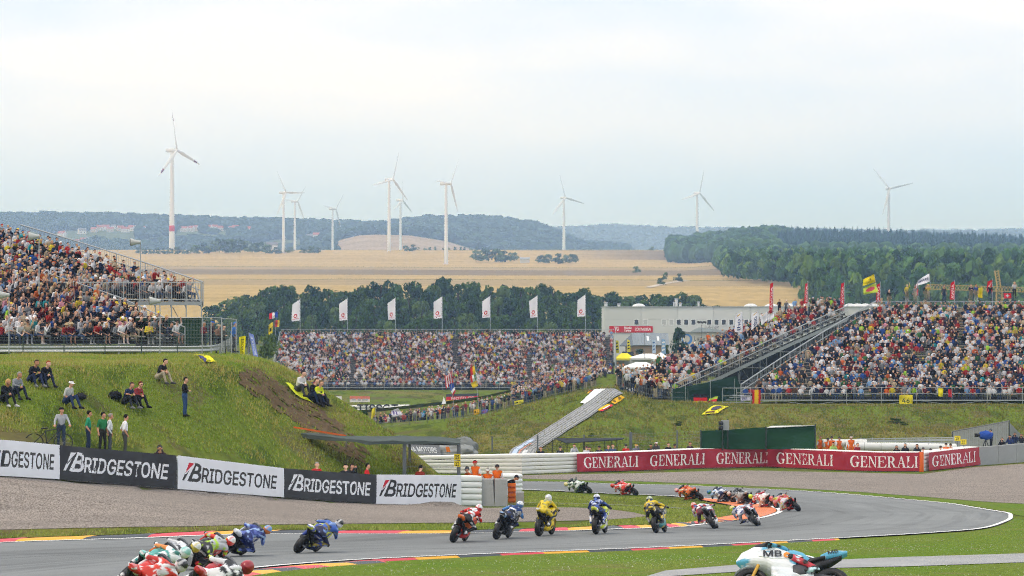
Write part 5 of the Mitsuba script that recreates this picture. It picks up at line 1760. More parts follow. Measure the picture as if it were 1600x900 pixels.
# village on the ridge slope
VIL = [(97, 362, 'w', 'r'), (128, 358, 'w', 'g'), (147, 355, 'c', 'r'), (156, 352, 'w', 'r'), (165, 351, 'w', 'r'), (172, 354, 'c', 'r'), (180, 350, 'w', 'g'), (188, 353, 'c', 'r'), (196, 355, 'w', 'r'), (205, 353, 'w', 'r'),
  (214, 352, 'c', 'g'), (222, 354, 'w', 'r'), (241, 354, 'w', 'g'), (288, 354, 'w', 'r'), (299, 354, 'w', 'r'), (306, 353, 'c', 'r'), (327, 351, 'w', 'r'), (335, 352, 'w', 'r'), (343, 353, 'c', 'r'), (362, 354, 'w', 'r'),
  (368, 353, 'c', 'r'), (391, 355, 'c', 'r'), (413, 355, 'w', 'r'), (120, 374, 'c', 'r'), (131, 372, 'w', 'r'), (425, 383, 'w', 'g'), (434, 382, 'c', 'r'), (484, 366, 'w', 'g'), (495, 365, 'w', 'r'), (497, 372, 'c', 'r')]
VILP = [hit(a_, b_ + 8, 9000) for a_, b_, *_ in VIL]
# far ridges
def ridge(key, y0, y1, step, pxr, names, cover, label, hmin, hmax):
 Q = []
 for Y in np.arange(y0, y1, step):
  w = step / Y * F
  px = np.arange(pxr[0], pxr[1], w)
  px = px + r2.uniform(-.45, .45, len(px)) * w
  Q.append(np.stack([(px - 800) / F * Y, Y + r2.uniform(-.45, .45, len(px)) * step], 1))
 Q = np.vstack(Q)
 u = 800 + F * Q[:, 0] / Q[:, 1]
 keep = cover(u, Q[:, 1], Q[:, 0])
 Q = Q[keep]
 Q = np.column_stack([Q, G(Q[:, 0], Q[:, 1])])
 n = len(Q)
 scatter(key, Q, r2.uniform(hmin, hmax, n), r2.uniform(.8, 1.25, n) * step * 1.25, [blob(30 + i, 0) for i in range(5)], green(n, names, r2, .22))
 lab(key, label, kind='stuff')


def coverA(u, Y, X):
 brown = (u > 522) & (u < 800) & (Y < 4150)
 vil = (u < 480) & (Y > 4250) & (Y < 4720) & (meshkit.noise(np.column_stack([X * .012, Y * .012, X * 0])) > .42)
 h = np.zeros(len(X), bool)
 for q in VILP:
  h |= (np.abs(X - q[0]) < 13) & (Y > q[1] - 75) & (Y < q[1] + 12)
 return ~brown & ~vil & ~h & (u < 980)


ridge('forest_003', 3650, 5500, 19.0, (-120, 985), ['#34492e', '#2d4129', '#3d5235'], coverA, 'hazy wooded ridge and hump on the left horizon', 11, 19)
ridge('forest_004', 7600, 9000, 34.0, (-120, 1720), ['#31452e', '#2b3d2a'], lambda u, Y, X: (meshkit.noise(np.column_stack([X * .004, Y * .004, X * 0])) > .18), 'blue distant wood along the horizon', 14, 26)

HL = {'wr': 'white house with a red tiled roof in the far village', 'wg': 'white house with a grey roof in the far village', 'cr': 'cream house with a red tiled roof in the far village', 'cg': 'cream house with a grey roof in the far village'}
for i, (px, py, wc, rc) in enumerate(VIL):
 p = hit(px, py + 8, 9000)
 key = num('house')
 lab(key, HL[wc + rc], 'house', HL[wc + rc].replace('house', 'houses').replace('white', 'white walled').replace('cream', 'cream walled'))
 a = rng.uniform(-.6, .6)
 L, W, H, R = rng.uniform(8, 13), rng.uniform(7, 9), rng.uniform(5.5, 7.5), rng.uniform(2.4, 3.6)
 M = move(p + vec(0, 0, -.8)) @ rotz(a)
 m = MB().box((0, 0, H / 2), (L, W, H), lin('#cfcdc8' if wc == 'w' else '#b9ad97'))
 m.add([(-L / 2, -W / 2, H), (-L / 2, W / 2, H), (-L / 2, 0, H + R)], [[0, 2, 1]], lin('#cfcdc8')).add([(L / 2, -W / 2, H), (L / 2, W / 2, H), (L / 2, 0, H + R)], [[0, 1, 2]], lin('#cfcdc8'))
 m.v = [tf(v, M) for v in m.v]
 m.put(key + '__wall', 'paint')
 col = lin('#96503c' if rc == 'r' else '#6a6c70')
 m = MB()
 for s in (1, -1):
  q = [(-L / 2 - .4, s * (W / 2 + .5), H - .5), (L / 2 + .4, s * (W / 2 + .5), H - .5), (L / 2 + .4, 0, H + R + .1), (-L / 2 - .4, 0, H + R + .1)]
  m.add(q + [(x, y, z + .25) for x, y, z in q], [[0, 1, 2, 3], [4, 7, 6, 5], [0, 4, 5, 1], [1, 5, 6, 2], [3, 7, 4, 0]], col)
 m.v = [tf(v, M) for v in m.v]
 m.put(key + '__roof', 'paint')
 for j in range(2):
  w = MB().box((L * (.22 - .44 * j), -W / 2 - .03, H * .5), (1.3, .1, 1.4), lin('#3a3f46'))
  w.v = [tf(v, M) for v in w.v]
  w.put(num('window', key), 'gloss')
# shed in the field
p = hit(820, 411, 6000)
s = p[1] / F
key = num('field_shed')
lab(key, 'low pale shed between the two tree clumps in the fields', 'shed')
MB().box(p + vec(0, 0, 1.6), (15 * s, 8, 3.4), lin('#b9bab4')).put(key + '__wall', 'paint')
MB().add([p + vec(-8 * s, -4.5, 3.2), p + vec(8 * s, -4.5, 3.2), p + vec(8 * s, 4.5, 4.6), p + vec(-8 * s, 4.5, 4.6), p + vec(-8 * s, -4.5, 3.5), p + vec(8 * s, -4.5, 3.5), p + vec(8 * s, 4.5, 4.9), p + vec(-8 * s, 4.5, 4.9)], [[0, 1, 5, 4], [4, 5, 6, 7], [0, 3, 2, 1], [1, 2, 6, 5], [3, 0, 4, 7]], lin('#8d9498')).put(key + '__roof', 'paint')
# pale field track
ta = np.array([hit(*q, 6000)[:2] for q in [(1020, 451), (1032, 447.5), (1048, 444), (1064, 441.5), (1080, 439.5)]])
tl = resample(ta, 30)
v, f = drape(tl, offset_line(tl, 3.2), .5, 2)
sheet('field_track', v, f, 'paint', lin('#b3a890'))
lab('field_track', 'pale farm track winding through the grain field', kind='structure')
# ------------------------------------------------------------------ grandstands and their spectators
r3 = np.random.default_rng(303)


def low_person(pose, seed):
 """A small continuous-looking seated or standing figure of about 130 triangles: (v, f, part index)."""
 g = np.random.default_rng(seed)
 V, Fc, Pt, n = [], [], [], 0

 def add(m, p):
  nonlocal n
  v = np.asarray(m.vertices); f = np.asarray(m.faces)
  V.append(v); Fc.append(f + n); Pt.append(np.full(len(v), p)); n += len(v)

 def limb(a, b, ra, rb, p, k=4):
  mb = MB().tube([a, b], [ra, rb], (0, 0, 0), k)
  v, f = np.vstack(mb.v), np.vstack(mb.f)
  add(trimesh.Trimesh(v, f, process=False), p)
 sit = pose == 'sit'
 hz = .53 if sit else .93
 lean = g.uniform(.02, .16)
 tor = loft([(hz - .08, -.10, .12, .165), (hz + .22, -.10 + lean * .4, .13 + lean * .4, .165), (hz + .43, -.10 + lean * .8, .11 + lean * .8, .20), (hz + .52, -.06 + lean, .07 + lean, .12)], 6, 2.2)
 v = np.asarray(tor.vertices).copy()
 tor = trimesh.Trimesh(np.stack([v[:, 2], v[:, 1], v[:, 0]], 1), np.asarray(tor.faces)[:, ::-1], process=False)
 add(tor, 0)
 hd = trimesh.creation.icosphere(subdivisions=0)
 t = g.uniform(-.6, .6)
 hc = vec(lean + .05, 0, hz + .69)
 q = np.asarray(hd.vertices) * vec(.10, .088, .125) + hc
 add(trimesh.Trimesh(q, hd.faces, process=False), 1)
 cap = np.asarray(trimesh.creation.icosphere(subdivisions=1).vertices)
 cf = np.asarray(trimesh.creation.icosphere(subdivisions=1).faces)
 keep = (cap[:, 2] > -.1) & ~((cap[:, 0] > .5) & (cap[:, 2] < .3))
 add(trimesh.Trimesh(cap * vec(.118, .104, .125) + hc + vec(-.01, 0, .015), cf[keep[cf].all(1)], process=False), 2)
 for y in (1, -1):
  if sit:
   limb((0, .09 * y, .53), (.43, .13 * y, .52), .085, .065, 3)
   limb((.43, .13 * y, .54), (.40, .13 * y, .04), .06, .05, 3)
  else:
   limb((0, .09 * y, .95), (.02, .12 * y, .03), .09, .055, 3)
  s = vec(lean * .9, .20 * y, hz + .42)
  k = g.random()
  if k < .6:
   e = s + vec(.02, .06 * y, -.26); w = e + vec(.24, -.09 * y, .02)
  elif k < .8:
   e = s + vec(.12, .05 * y, -.2); w = e + vec(.1, -.10 * y, .30)
  else:
   e = s + vec(-.02, .07 * y, -.27); w = e + vec(.08, 0, -.24)
  limb(s, e, .058, .046, 0, 4); limb(e, w, .042, .04, 4, 4)
 return np.vstack(V), np.vstack(Fc), np.concatenate(Pt)


LOWS = [low_person('sit', 400 + i) for i in range(7)]
LOWU = [low_person('stand', 500 + i) for i in range(5)]
_tw = np.array([v[-1] for v in TOPC.values()], float)
_tc = np.array([lin(v[0]) for v in TOPC.values()])
_hw = np.array([v[-1] for v in HEADC.values()], float)
_hc = np.array([lin(v[1]) for v in HEADC.values()])
_bc = np.array([lin(c) for c in BOTC])
_sk = np.array(SKIN)
CROWD = {'v': [], 'f': [], 'c': [], 'n': 0}


def crowd_add(P, face, shapes, tops=None):
 """Adds figures at P (n x 3), facing headings in radians, to the mass of spectators."""
 n = len(P)
 which = r3.integers(0, len(shapes), n)
 clus = meshkit.noise(np.column_stack([P[:, 0] * .55, P[:, 2] * 1.3, P[:, 1] * .05]), 31)
 top = _tc[r3.choice(len(_tc), n, p=_tw / _tw.sum())] * r3.uniform(.75, 1.15, (n, 1)) if tops is None else tops
 if tops is None:
  for lo, ci in ((.80, 5), (.73, 4), (.0, None)):
   if ci is not None:
    sel = (clus > lo) & (clus < lo + .08) & (r3.random(n) < .28)
    top[sel] = _tc[ci] * r3.uniform(.85, 1.1, (int(sel.sum()), 1))
  sel = (clus < .22) & (r3.random(n) < .4)
  top[sel] = _tc[0]
 head = _hc[r3.choice(len(_hc), n, p=_hw / _hw.sum())]
 skin = _sk[r3.integers(0, 4, n)]
 bot = _bc[r3.integers(0, len(_bc), n)]
 arm = np.where(r3.random((n, 1)) < .55, skin, top)
 pal = np.stack([top, skin, head, bot, arm], 1)
 sc = r3.uniform(.79, .93, n)
 for k, (v, f, p) in enumerate(shapes):
  s = np.nonzero(which == k)[0]
  if not len(s):
   continue
  c, sn = np.cos(face[s])[:, None], np.sin(face[s])[:, None]
  x = (v[None, :, 0] * c - v[None, :, 1] * sn) * sc[s][:, None] + P[s, 0][:, None]
  y = (v[None, :, 0] * sn + v[None, :, 1] * c) * sc[s][:, None] + P[s, 1][:, None]
  z = v[None, :, 2] * sc[s][:, None] + P[s, 2][:, None]
  CROWD['v'].append(np.stack([x, y, z], -1).reshape(-1, 3))
  CROWD['f'].append((f[None] + (np.arange(len(s)) * len(v))[:, None, None]).reshape(-1, 3) + CROWD['n'])
  CROWD['c'].append(pal[s][:, p].reshape(-1, 3))
  CROWD['n'] += len(s) * len(v)


class Stand:
 def __init__(self, key, label, d0, dd, z0, dz, n, left, right):
  """left / right: pixel columns of the row ends at row 0 and row n-1 (or a list of (k, px))."""
  self.key = num(key)
  lab(self.key, label, 'grandstand')
  self.d0, self.dd, self.z0, self.dz, self.n = d0, dd, z0, dz, n
  f = lambda q, k: np.interp(k, [a for a, _ in q], [b for _, b in q])
  self.L = lambda k: (f(left, k) - 800) / F * (d0 + dd * k)
  self.R = lambda k: (f(right, k) - 800) / F * (d0 + dd * k)
  self.rows = [(k, d0 + dd * k, z0 + dz * k, float(self.L(k)), float(self.R(k))) for k in range(n)]

 def build_rows(self):
  for k, y, z, a, b in self.rows:
   m = MB()
   m.box(((a + b) / 2, y + .06, z + .42), (b - a, .30, .05), lin('#9a948a'))
   m.put(num('seat_plank', self.key), 'paint')
  m = MB()
  for k, y, z, a, b in self.rows:
   m.box(((a + b) / 2, y - .05 + self.dd * .0, z - .03), (b - a, self.dd * .98, .05), lin('#55585a'))
   m.box(((a + b) / 2, y + self.dd * .46, z + self.dz / 2 - .02), (b - a, .03, max(self.dz - .08, .05)), lin('#2e3032'))
  m.put(num('tread', self.key), 'paint')
  lab(self.key + '__tread', kind='stuff')

 def fill(self, spacing, face, aisles=(), occ=.95, collect=None, standing=.04):
  P, A, U, AU = [], [], [], []
  for k, y, z, a, b in self.rows:
   x = b - .25 - r3.uniform(0, .2)
   i = 0
   while x > a + .2:
    px = 800 + F * x / y
    gap = any(k0 <= k <= k1 and abs(px - q) < w for q, w, k0, k1 in aisles)
    if not gap and r3.random() < occ:
     p = (x + r3.uniform(-.05, .05), y + r3.uniform(-.05, .05), z)
     ang = face + r3.normal(0, .22)
     if collect is not None and collect(k, i, px):
      yield k, i, p, ang
     elif r3.random() < standing:
      U.append(p); AU.append(ang)
     else:
      P.append(p); A.append(ang)
    x -= spacing * r3.uniform(.86, 1.16)
    i += 1
  if P:
   crowd_add(np.array(P), np.array(A), LOWS)
  if U:
   crowd_add(np.array(U), np.array(AU), LOWU)

 def rail(self, name, pts, r=.03, col=GALV, bsdf='steel'):
  MB().tube(pts, r, col, 6).put(num(name, self.key), bsdf)

 def side(self, which, h=1.1, step=2, beam=True, base=None, r=.03, balusters=True, out=.12):
  """Stringer beam, posts and handrail up one end of the rows."""
  e = 3 if which == 'L' else 4
  s = -out if which == 'L' else out
  line = np.array([(row[e] + s, row[1], row[2]) for row in self.rows])
  self.rail('handrail', line + vec(0, 0, h), r * 1.2)
  self.rail('handrail', line + vec(0, 0, h * .55), r * .8)
  if beam:
   m = MB()
   for i in range(len(line) - 1):
    m.bar(line[i] - vec(0, 0, .15), line[i + 1] - vec(0, 0, .15), .06, .30, GALV * .8)
   m.put(num('stringer', self.key), 'steel')
  for i in range(0, len(line), step):
   zb = line[i][2] - .2 if base is None else base
   MB().tube([vec(line[i][0], line[i][1], zb), line[i] + vec(0, 0, h)], r, GALV, 6).put(num('post', self.key), 'steel')
  if balusters:
   m = MB()
   for i in range(len(line) - 1):
    for t in np.arange(0, 1, .25):
     p = line[i] * (1 - t) + line[i + 1] * t
     m.tube([p, p + vec(0, 0, h)], .009, GALV * .9, 4, caps=False)
   m.put(num('infill_bars', self.key), 'steel')
   lab(f'{self.key}__infill_bars', kind='stuff')


def front_rail(st, a, b, y, z0, z1, step, name='front_post', brace=False, gz=None):
 for x in np.arange(a, b + .01, step):
  MB().tube([vec(x, y, gz if gz is not None else z0), vec(x, y, z1)], .03, GALV, 6).put(num(name, st.key), 'steel')
 for z in (z1, (z0 + z1) / 2 + .05, z0):
  MB().tube([vec(a, y, z), vec(b, y, z)], .026 if z > z0 else .045, GALV, 6).put(num('front_rail', st.key), 'steel')
 if brace:
  for i, x in enumerate(np.arange(a, b - step + .01, step)):
   q = (vec(x, y + .05, z0), vec(x + step, y + .05, gz)) if i % 2 else (vec(x, y + .05, gz), vec(x + step, y + .05, z0))
   MB().tube(q, .022, GALV, 5).put(num('cross_brace', st.key), 'steel')
   MB().box((x, y, gz + .04), (.18, .18, .08), lin('#8a8478')).put(num('foot_pad', st.key), 'paint')


# ---- centre stand
CS = Stand('grandstand', 'wide packed grandstand in the centre distance below the row of white flags', 455, .9, -2.63, .285, 28, [(0, 422), (27, 439)], [(0, 955), (27, 959)])
CS.build_rows()
for _ in CS.fill(.44, -PI / 2, [(551, 4.5, 0, 14), (562, 3, 0, 5), (712, 4, 12, 27), (716, 3.5, 7, 13), (828, 4.5, 3, 15), (950, 3.5, 8, 26)], .96):
 pass
CS.side('L', 1.1, 3, balusters=False)
front_rail(CS, CS.rows[0][3], CS.rows[0][4], 454.3, -2.6, -1.5, 3.0, gz=-3.0)
tp = CS.rows[-1]
for x in np.arange(tp[3], tp[4], 3.2):
 MB().tube([vec(x, tp[1] + .6, tp[2] - .3), vec(x, tp[1] + .6, tp[2] + 1.35)], .03, GALV, 5).put(num('back_post', CS.key), 'steel')
MB().tube([vec(tp[3], tp[1] + .6, tp[2] + 1.35), vec(tp[4], tp[1] + .6, tp[2] + 1.35)], .04, GALV, 5).put(num('back_rail', CS.key), 'steel')
MB().box(((tp[3] + tp[4]) / 2, tp[1] + 1.0, tp[2] / 2 - 1.6), (tp[4] - tp[3], .06, tp[2] + 3.0), lin('#4a4d50')).put(num('back_cladding', CS.key), 'paint')

# ---- right stand
RS = Stand('grandstand', 'large packed grandstand filling the right side, its front scaffold above the grass bank', 240, .86, 1.42, .283, 26, [(0, 1160), (25, 1372)], [(0, 1730), (25, 1730)])
RS.build_rows()
for _ in RS.fill(.44, -PI / 2, [(1435, 9, 9, 11), (1352, 4, 0, 3), (1500, 4, 12, 25), (1262, 3.5, 0, 9)], .94):
 pass
RS.side('L', 1.25, 3, r=.045)
front_rail(RS, RS.rows[0][3] - .2, RS.rows[0][4], 239.3, 1.38, 2.45, 2.9, brace=True, gz=1.0)
tp = RS.rows[-1]
for x in np.arange(tp[3], tp[4], 2.6):
 MB().tube([vec(x, tp[1] + .6, tp[2] - .3), vec(x, tp[1] + .6, tp[2] + 1.15)], .03, GALV, 5).put(num('back_post', RS.key), 'steel')
for h in (1.15, .6):
 MB().tube([vec(tp[3], tp[1] + .6, tp[2] + h), vec(tp[4], tp[1] + .6, tp[2] + h)], .035, GALV, 5).put(num('back_rail', RS.key), 'steel')
# stairs at its lower left end
sx0, sx1 = (1128 - 800) / F * 239.5, (1172 - 800) / F * 239.5
for i in range(5):
 MB().box(((sx0 + sx1) / 2 + .15 * i, 239.0 + .28 * i, 1.22 + .19 * i), (sx1 - sx0 - .3 * i, .28, .05), GALV * .8).put(num('stair_step', RS.key), 'steel')
for x in (sx0, (sx0 + sx1) / 2, sx1):
 MB().tube([vec(x, 238.9, 1.0), vec(x, 238.9, 2.4)], .03, GALV, 6).put(num('stair_post', RS.key), 'steel')
for z in (2.4, 1.75, 1.2):
 MB().tube([vec(sx0, 238.9, z), vec(sx1, 238.9, z)], .025, GALV, 6).put(num('stair_rail', RS.key), 'steel')

# ---- middle stand seen from its side
MS = Stand('grandstand', 'long narrow packed grandstand climbing diagonally between the centre and right stands', 252, 1.1, 1.30, .275, 27,
   [(0, 958), (6, 1000), (14, 1090), (22, 1180), (26, 1240)], [(0, 1048), (6, 1118), (9, 1150), (11.4, 1176), (25, 1318), (26, 1321)])
MS.build_rows()
for _ in MS.fill(.43, -PI / 2 - .25, (), .98, standing=.12):
 pass
MS.side('R', 1.15, 3, r=.045, out=.3)
for i in range(4, 27, 3):
 row = MS.rows[i]
 MB().tube([vec(row[4] - .3, row[1], .9), vec(row[4] - .3, row[1], row[2])], .05, GALV * .7, 6).put(num('support', MS.key), 'steel')
 if i + 3 < 27:
  r_ = MS.rows[i + 3]
  MB().tube([vec(row[4] - .3, row[1], row[2] - .2), vec(r_[4] - .3, r_[1], 1.2)], .03, GALV * .7, 5).put(num('cross_brace', MS.key), 'steel')
  MB().tube([vec(row[4] - .3, row[1], (row[2] + 1) / 2), vec(r_[4] - .3, r_[1], (row[2] + 1) / 2)], .03, GALV * .7, 5).put(num('cross_brace', MS.key), 'steel')
# two loudspeaker globes on the sides
# crowd standing on the ground at its foot and along the crest fence
def crest_crowd(line, depth, rows, gap, dy, facing=-PI / 2, keep=1.0):
 pts = np.array([at(q[0], q[1], depth) if len(q) == 2 else at(*q) for q in line])
 s = np.concatenate([[0], np.cumsum(np.linalg.norm(np.diff(pts[:, :2], axis=0), axis=1))])
 P = []
 for k in range(rows):
  t = np.arange(.2, s[-1], gap) + r3.uniform(-.15, .15, len(np.arange(.2, s[-1], gap)))
  x, y = np.interp(t, s, pts[:, 0]), np.interp(t, s, pts[:, 1]) + k * dy
  z = np.interp(t, s, pts[:, 2]) + k * .12
  m = r3.random(len(t)) < keep
  P.append(np.stack([x, y, z], 1)[m])
 P = np.vstack(P)
 crowd_add(P, np.full(len(P), facing) + r3.normal(0, .5, len(P)), LOWU)


crest_crowd([(585, 672), (635, 665), (695, 657), (752, 647), (800, 635), (845, 625)], 325, 3, .48, .9, keep=.9)
crest_crowd([(800, 634), (845, 623), (887, 613), (935, 603)], 325, 8, .48, 1.0)
crest_crowd([(850, 615), (900, 603), (948, 597)], 334, 7, .46, 1.2)
crest_crowd([(965, 604), (985, 611), (1010, 619), (1045, 624)], 236, 5, .46, 1.2)
# people standing on top of the diagonal stand and along the top of the right stand
tp = MS.rows[-1]
P = np.array([(x, tp[1] + 1.0 + .5 * j, tp[2] + .25) for j in range(2) for x in np.arange(tp[4] - 3.4, tp[4] - .2, .42)])
crowd_add(P, np.full(len(P), -PI / 2) + r3.normal(0, .6, len(P)), LOWU)
P = np.array([(x + r3.uniform(-.2, .2), tp[1] - .6, tp[2] + .1) for x in np.arange(tp[3] - 1.5, tp[3] + 2, .7)])
crowd_add(P, np.full(len(P), -PI / 2), LOWU)

# ---- left stand, two tiers
LL = Stand('grandstand', 'lower tier of the left grandstand behind the guard rail on the bank', 152, .86, 6.72, .27, 12, [(0, -70), (11, -70)], [(0, 283), (3, 232), (6, 180), (11, 70)])
LU = Stand('grandstand', 'upper tier of the left grandstand with a barred front rail and sloping handrail', 168, .86, 9.05, .203, 20, [(0, -70), (19, -70)], [(0, 307), (19, 22)])
LL.build_rows(); LU.build_rows()
IND = []
ORD = ['first', 'second', 'third', 'fourth', 'fifth', 'sixth', 'seventh', 'eighth', 'ninth', 'tenth', 'eleventh', 'twelfth', 'thirteenth', 'fourteenth', 'fifteenth', 'sixteenth', 'seventeenth', 'eighteenth', 'nineteenth', 'twentieth',
  'twenty-first', 'twenty-second', 'twenty-third', 'twenty-fourth', 'twenty-fifth', 'twenty-sixth', 'twenty-seventh', 'twenty-eighth', 'twenty-ninth', 'thirtieth']
FACE_L = math.radians(-38)
for st, nm, spc in ((LL, 'lower tier', .45), (LU, 'upper tier', .45)):
 for k, i, p, ang in st.fill(spc, FACE_L, (), .96, lambda k, i, px: px > 2, standing=.02):
  IND.append((p[1], nm, k, i, p, ang))
IND.sort(key=lambda q: q[0])
N_IND = 236
PATT = {'sun hat': 'sun hat'}
for j, (d, nm, k, i, p, ang) in enumerate(IND):
 if j >= N_IND:
  crowd_add(np.array([p]), np.array([ang]), LOWS)
  continue
 top, hd = pick(TOPC, r3), pick(HEADC, r3)
 key = num('person')
 i2 = int(r3.integers(len(POOL)))
 M = move(p) @ rotz(ang) @ np.diag([1, 1, 1, 1.0]) @ np.diag([*(3 * [float(r3.uniform(.82, .93))]), 1.0])
 small_person(key, POOL, i2, M, top, hd, r3)
 n_ = 'number ' + str(i + 1)
 lab(key, f'spectator in {top} top, {hd}, {nm}, {ORD[k]} row, {ORD[min(i, 29)]} from right', 'person', 'spectators seated in the left grandstand')
# structure of the upper tier: deck front, barred rail, posts, raking beams, side rail
r0 = LU.rows[0]
xa, xb = r0[3], r0[4] + .35
yf = r0[1] - .75
zd = r0[2]
MB().bar((xa, yf, zd - .10), (xb, yf, zd - .10), .08, .20, GALV * .85).put(num('deck_beam', LU.key), 'steel')
for z in (zd + 1.12, zd + .12):
 MB().tube([vec(xa, yf, z), vec(xb, yf, z)], .03, GALV, 6).put(num('front_rail', LU.key), 'steel')
xs = (np.array([115, 141, 167, 193, 218, 243, 268, 291, 315]) - 800) / F * yf
for x in np.concatenate([np.arange(xa, xs[0] - .3, .95), xs]):
 MB().tube([vec(x, yf, zd - 2.0), vec(x, yf, zd + 1.15)], .036, GALV, 6).put(num('post', LU.key), 'steel')
for x in np.arange(xa, xb, .125):
 MB().tube([vec(x, yf, zd + .12), vec(x, yf, zd + 1.12)], .010, GALV, 4, caps=False).put(num('baluster', LU.key), 'steel')
LU.side('R', 1.15, 3, r=.035, out=.38)
for i, x in enumerate(xs):
 MB().bar((x, yf, zd - .28), (x - .9, yf + 5, zd + .9), .07, .24, GALV * .5).put(num('raking_beam', LU.key), 'paint')
MB().tube([vec(xs[0], yf + .5, zd - 1.3), vec(xb, yf + .5, zd - 1.3)], .03, GALV * .8, 5).put(num('ledger', LU.key), 'steel')
for i in range(2, len(xs) - 1, 2):
 MB().tube([vec(xs[i], yf + .6, zd - .3), vec(xs[i + 1], yf + .6, zd - 1.9)], .022, GALV * .8, 5).put(num('cross_brace', LU.key), 'steel')
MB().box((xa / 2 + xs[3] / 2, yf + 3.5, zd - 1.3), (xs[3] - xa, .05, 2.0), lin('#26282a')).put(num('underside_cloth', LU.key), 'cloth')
LL.side('R', .9, 2, r=.028, balusters=False, out=.2)
put('crowd', np.vstack(CROWD['v']), np.vstack(CROWD['f']), 'cloth', np.vstack(CROWD['c']))
lab('crowd', 'dense crowd of spectators filling the stands and the crest of the bank', kind='stuff')
# ------------------------------------------------------------------ flags, poles, boards
def pole(parent, name, px, y0, y1, Y, r=.03, col=GALV, px1=None):
 a, b = at(px, y0, Y), at(px if px1 is None else px1, y1, Y)
 k = num(name, parent)
 MB().tube([a, (a + b) / 2, b], [r, r * .92, r * .8], col, 7).put(k, 'steel')
 return a, b


class Cloth:
 """A hanging or flying sheet between four pixel corners (top-left, top-right, bottom-right, bottom-left) at distance Y, with waves and thickness."""

 def __init__(self, quad, Y, wave=.10, seed=0, lean=0.0, n=14, m=10):
  self.c = np.array([at(q[0], q[1], Y + (lean if i in (2, 3) else 0)) for i, q in enumerate(quad)])
  self.wave, self.seed = wave, seed
  self.n, self.m = n, m
  self.W = np.linalg.norm(self.c[1] - self.c[0]); self.H = np.linalg.norm(self.c[3] - self.c[0])

 def p(self, u, v, o=0.0):
  u, v = np.asarray(u, float), np.asarray(v, float)
  c = self.c
  top = c[0] + (c[1] - c[0]) * u[..., None]
  bot = c[3] + (c[2] - c[3]) * u[..., None]
  q = top + (bot - top) * v[..., None]
  w = self.wave * (np.sin(u * 5.5 + v * 2.6 + self.seed) * .6 + np.sin(v * 7 - u * 2 + self.seed * 2.1) * .4)
  q[..., 1] += w - o
  q[..., 2] += w * .25
  return q

 def piece(self, key, u0, u1, v0, v1, col, o=0.0, bsdf='cloth'):
  n = max(2, int(self.n * (u1 - u0)) + 1); m = max(2, int(self.m * (v1 - v0)) + 1)
  U, V = np.meshgrid(np.linspace(u0, u1, n), np.linspace(v0, v1, m), indexing='ij')
  f = grid_faces(n, m)
  a, b = self.p(U, V, o).reshape(-1, 3), self.p(U, V, o - .008).reshape(-1, 3)
  put(key, np.vstack([a, b]), np.vstack([f, f[:, ::-1] + n * m]), bsdf, col)
  return key

 def text(self, key, s, col, u0, v1, hv, wu, rot=0, o=.012, shear=0):
  g = text_shape(s, 1.0, None, True, shear)
  if rot:
   g = affinity.rotate(g, rot, origin=(0, 0))
   x0, y0, x1, y1 = g.bounds
   g = affinity.translate(g, -x0, -y0)
  x0, y0, x1, y1 = g.bounds
  g = affinity.scale(affinity.translate(g, -x0, -y0), wu / (x1 - x0), hv / (y1 - y0), origin=(0, 0))
  v, f = fold_text(g, lambda a, b, d: np.concatenate([self.p(u0 + a, v1 - b, o), ], -1), 0, .06)
  put(key, v, f, 'cloth', col)

 def shape(self, key, g, col, o=.012):
  """A flat mark given as a shapely shape in (u, v from the bottom)."""
  v, f = fold_text(g, lambda a, b, d: self.p(a, 1 - b, o), 0, .1)
  put(key, v, f, 'cloth', col)


def plain_flag(name, label, quad, Y, bands, vertical=False, group=None, wave=.08, seed=1, cat='flag', lean=0.0):
 """A flag of coloured stripes (each stripe a part)."""
 k = num(name)
 lab(k, label, cat, group)
 c = Cloth(quad, Y, wave, seed, lean)
 n = len(bands)
 for i, b in enumerate(bands):
  a0, a1 = (b[1], b[2]) if isinstance(b, tuple) else (i / n, (i + 1) / n)
  col = lin(b[0] if isinstance(b, tuple) else b)
  nm = num('stripe' if n > 1 else 'cloth', k)
  if vertical:
   c.piece(nm, a0, a1, 0, 1, col)
  else:
   c.piece(nm, 0, 1, a0, a1, col)
 return k, c


# ---- seven white flags behind the centre stand
for i, (px, ty) in enumerate([(469, 467), (543, 466), (618, 465), (691, 463), (766, 462), (840, 461.5), (915, 460)]):
 Y = 483.0
 k = num('banner_flag')
 lab(k, f'white banner flag with a red emblem behind the far grandstand, {ORD[i]} from the left', 'flag', 'white banner flags behind the far grandstand')
 pole(k, 'pole', px, 520, ty - 1, Y, .055)
 c = Cloth([(px - 12.5 - (i % 2), ty + 9), (px - .6, ty + .5), (px - .6, ty + 34), (px - 13.5 + (i % 3), ty + 35)], Y, .06, i * 1.7)
 c.piece(num('cloth', k), 0, 1, 0, 1, lin('#e6e4e8'))
 em = Point(.45, .27).buffer(.20, 10).difference(Point(.45, .27).buffer(.10, 10))
 c.shape(num('emblem', k), affinity.scale(em, 1.1, .55, origin=(.45, .27)), lin('#cf4a4a'))
 c.text(num('lettering', k), 'SACHS', lin('#cf4a4a'), .12, .93, .07, .70)

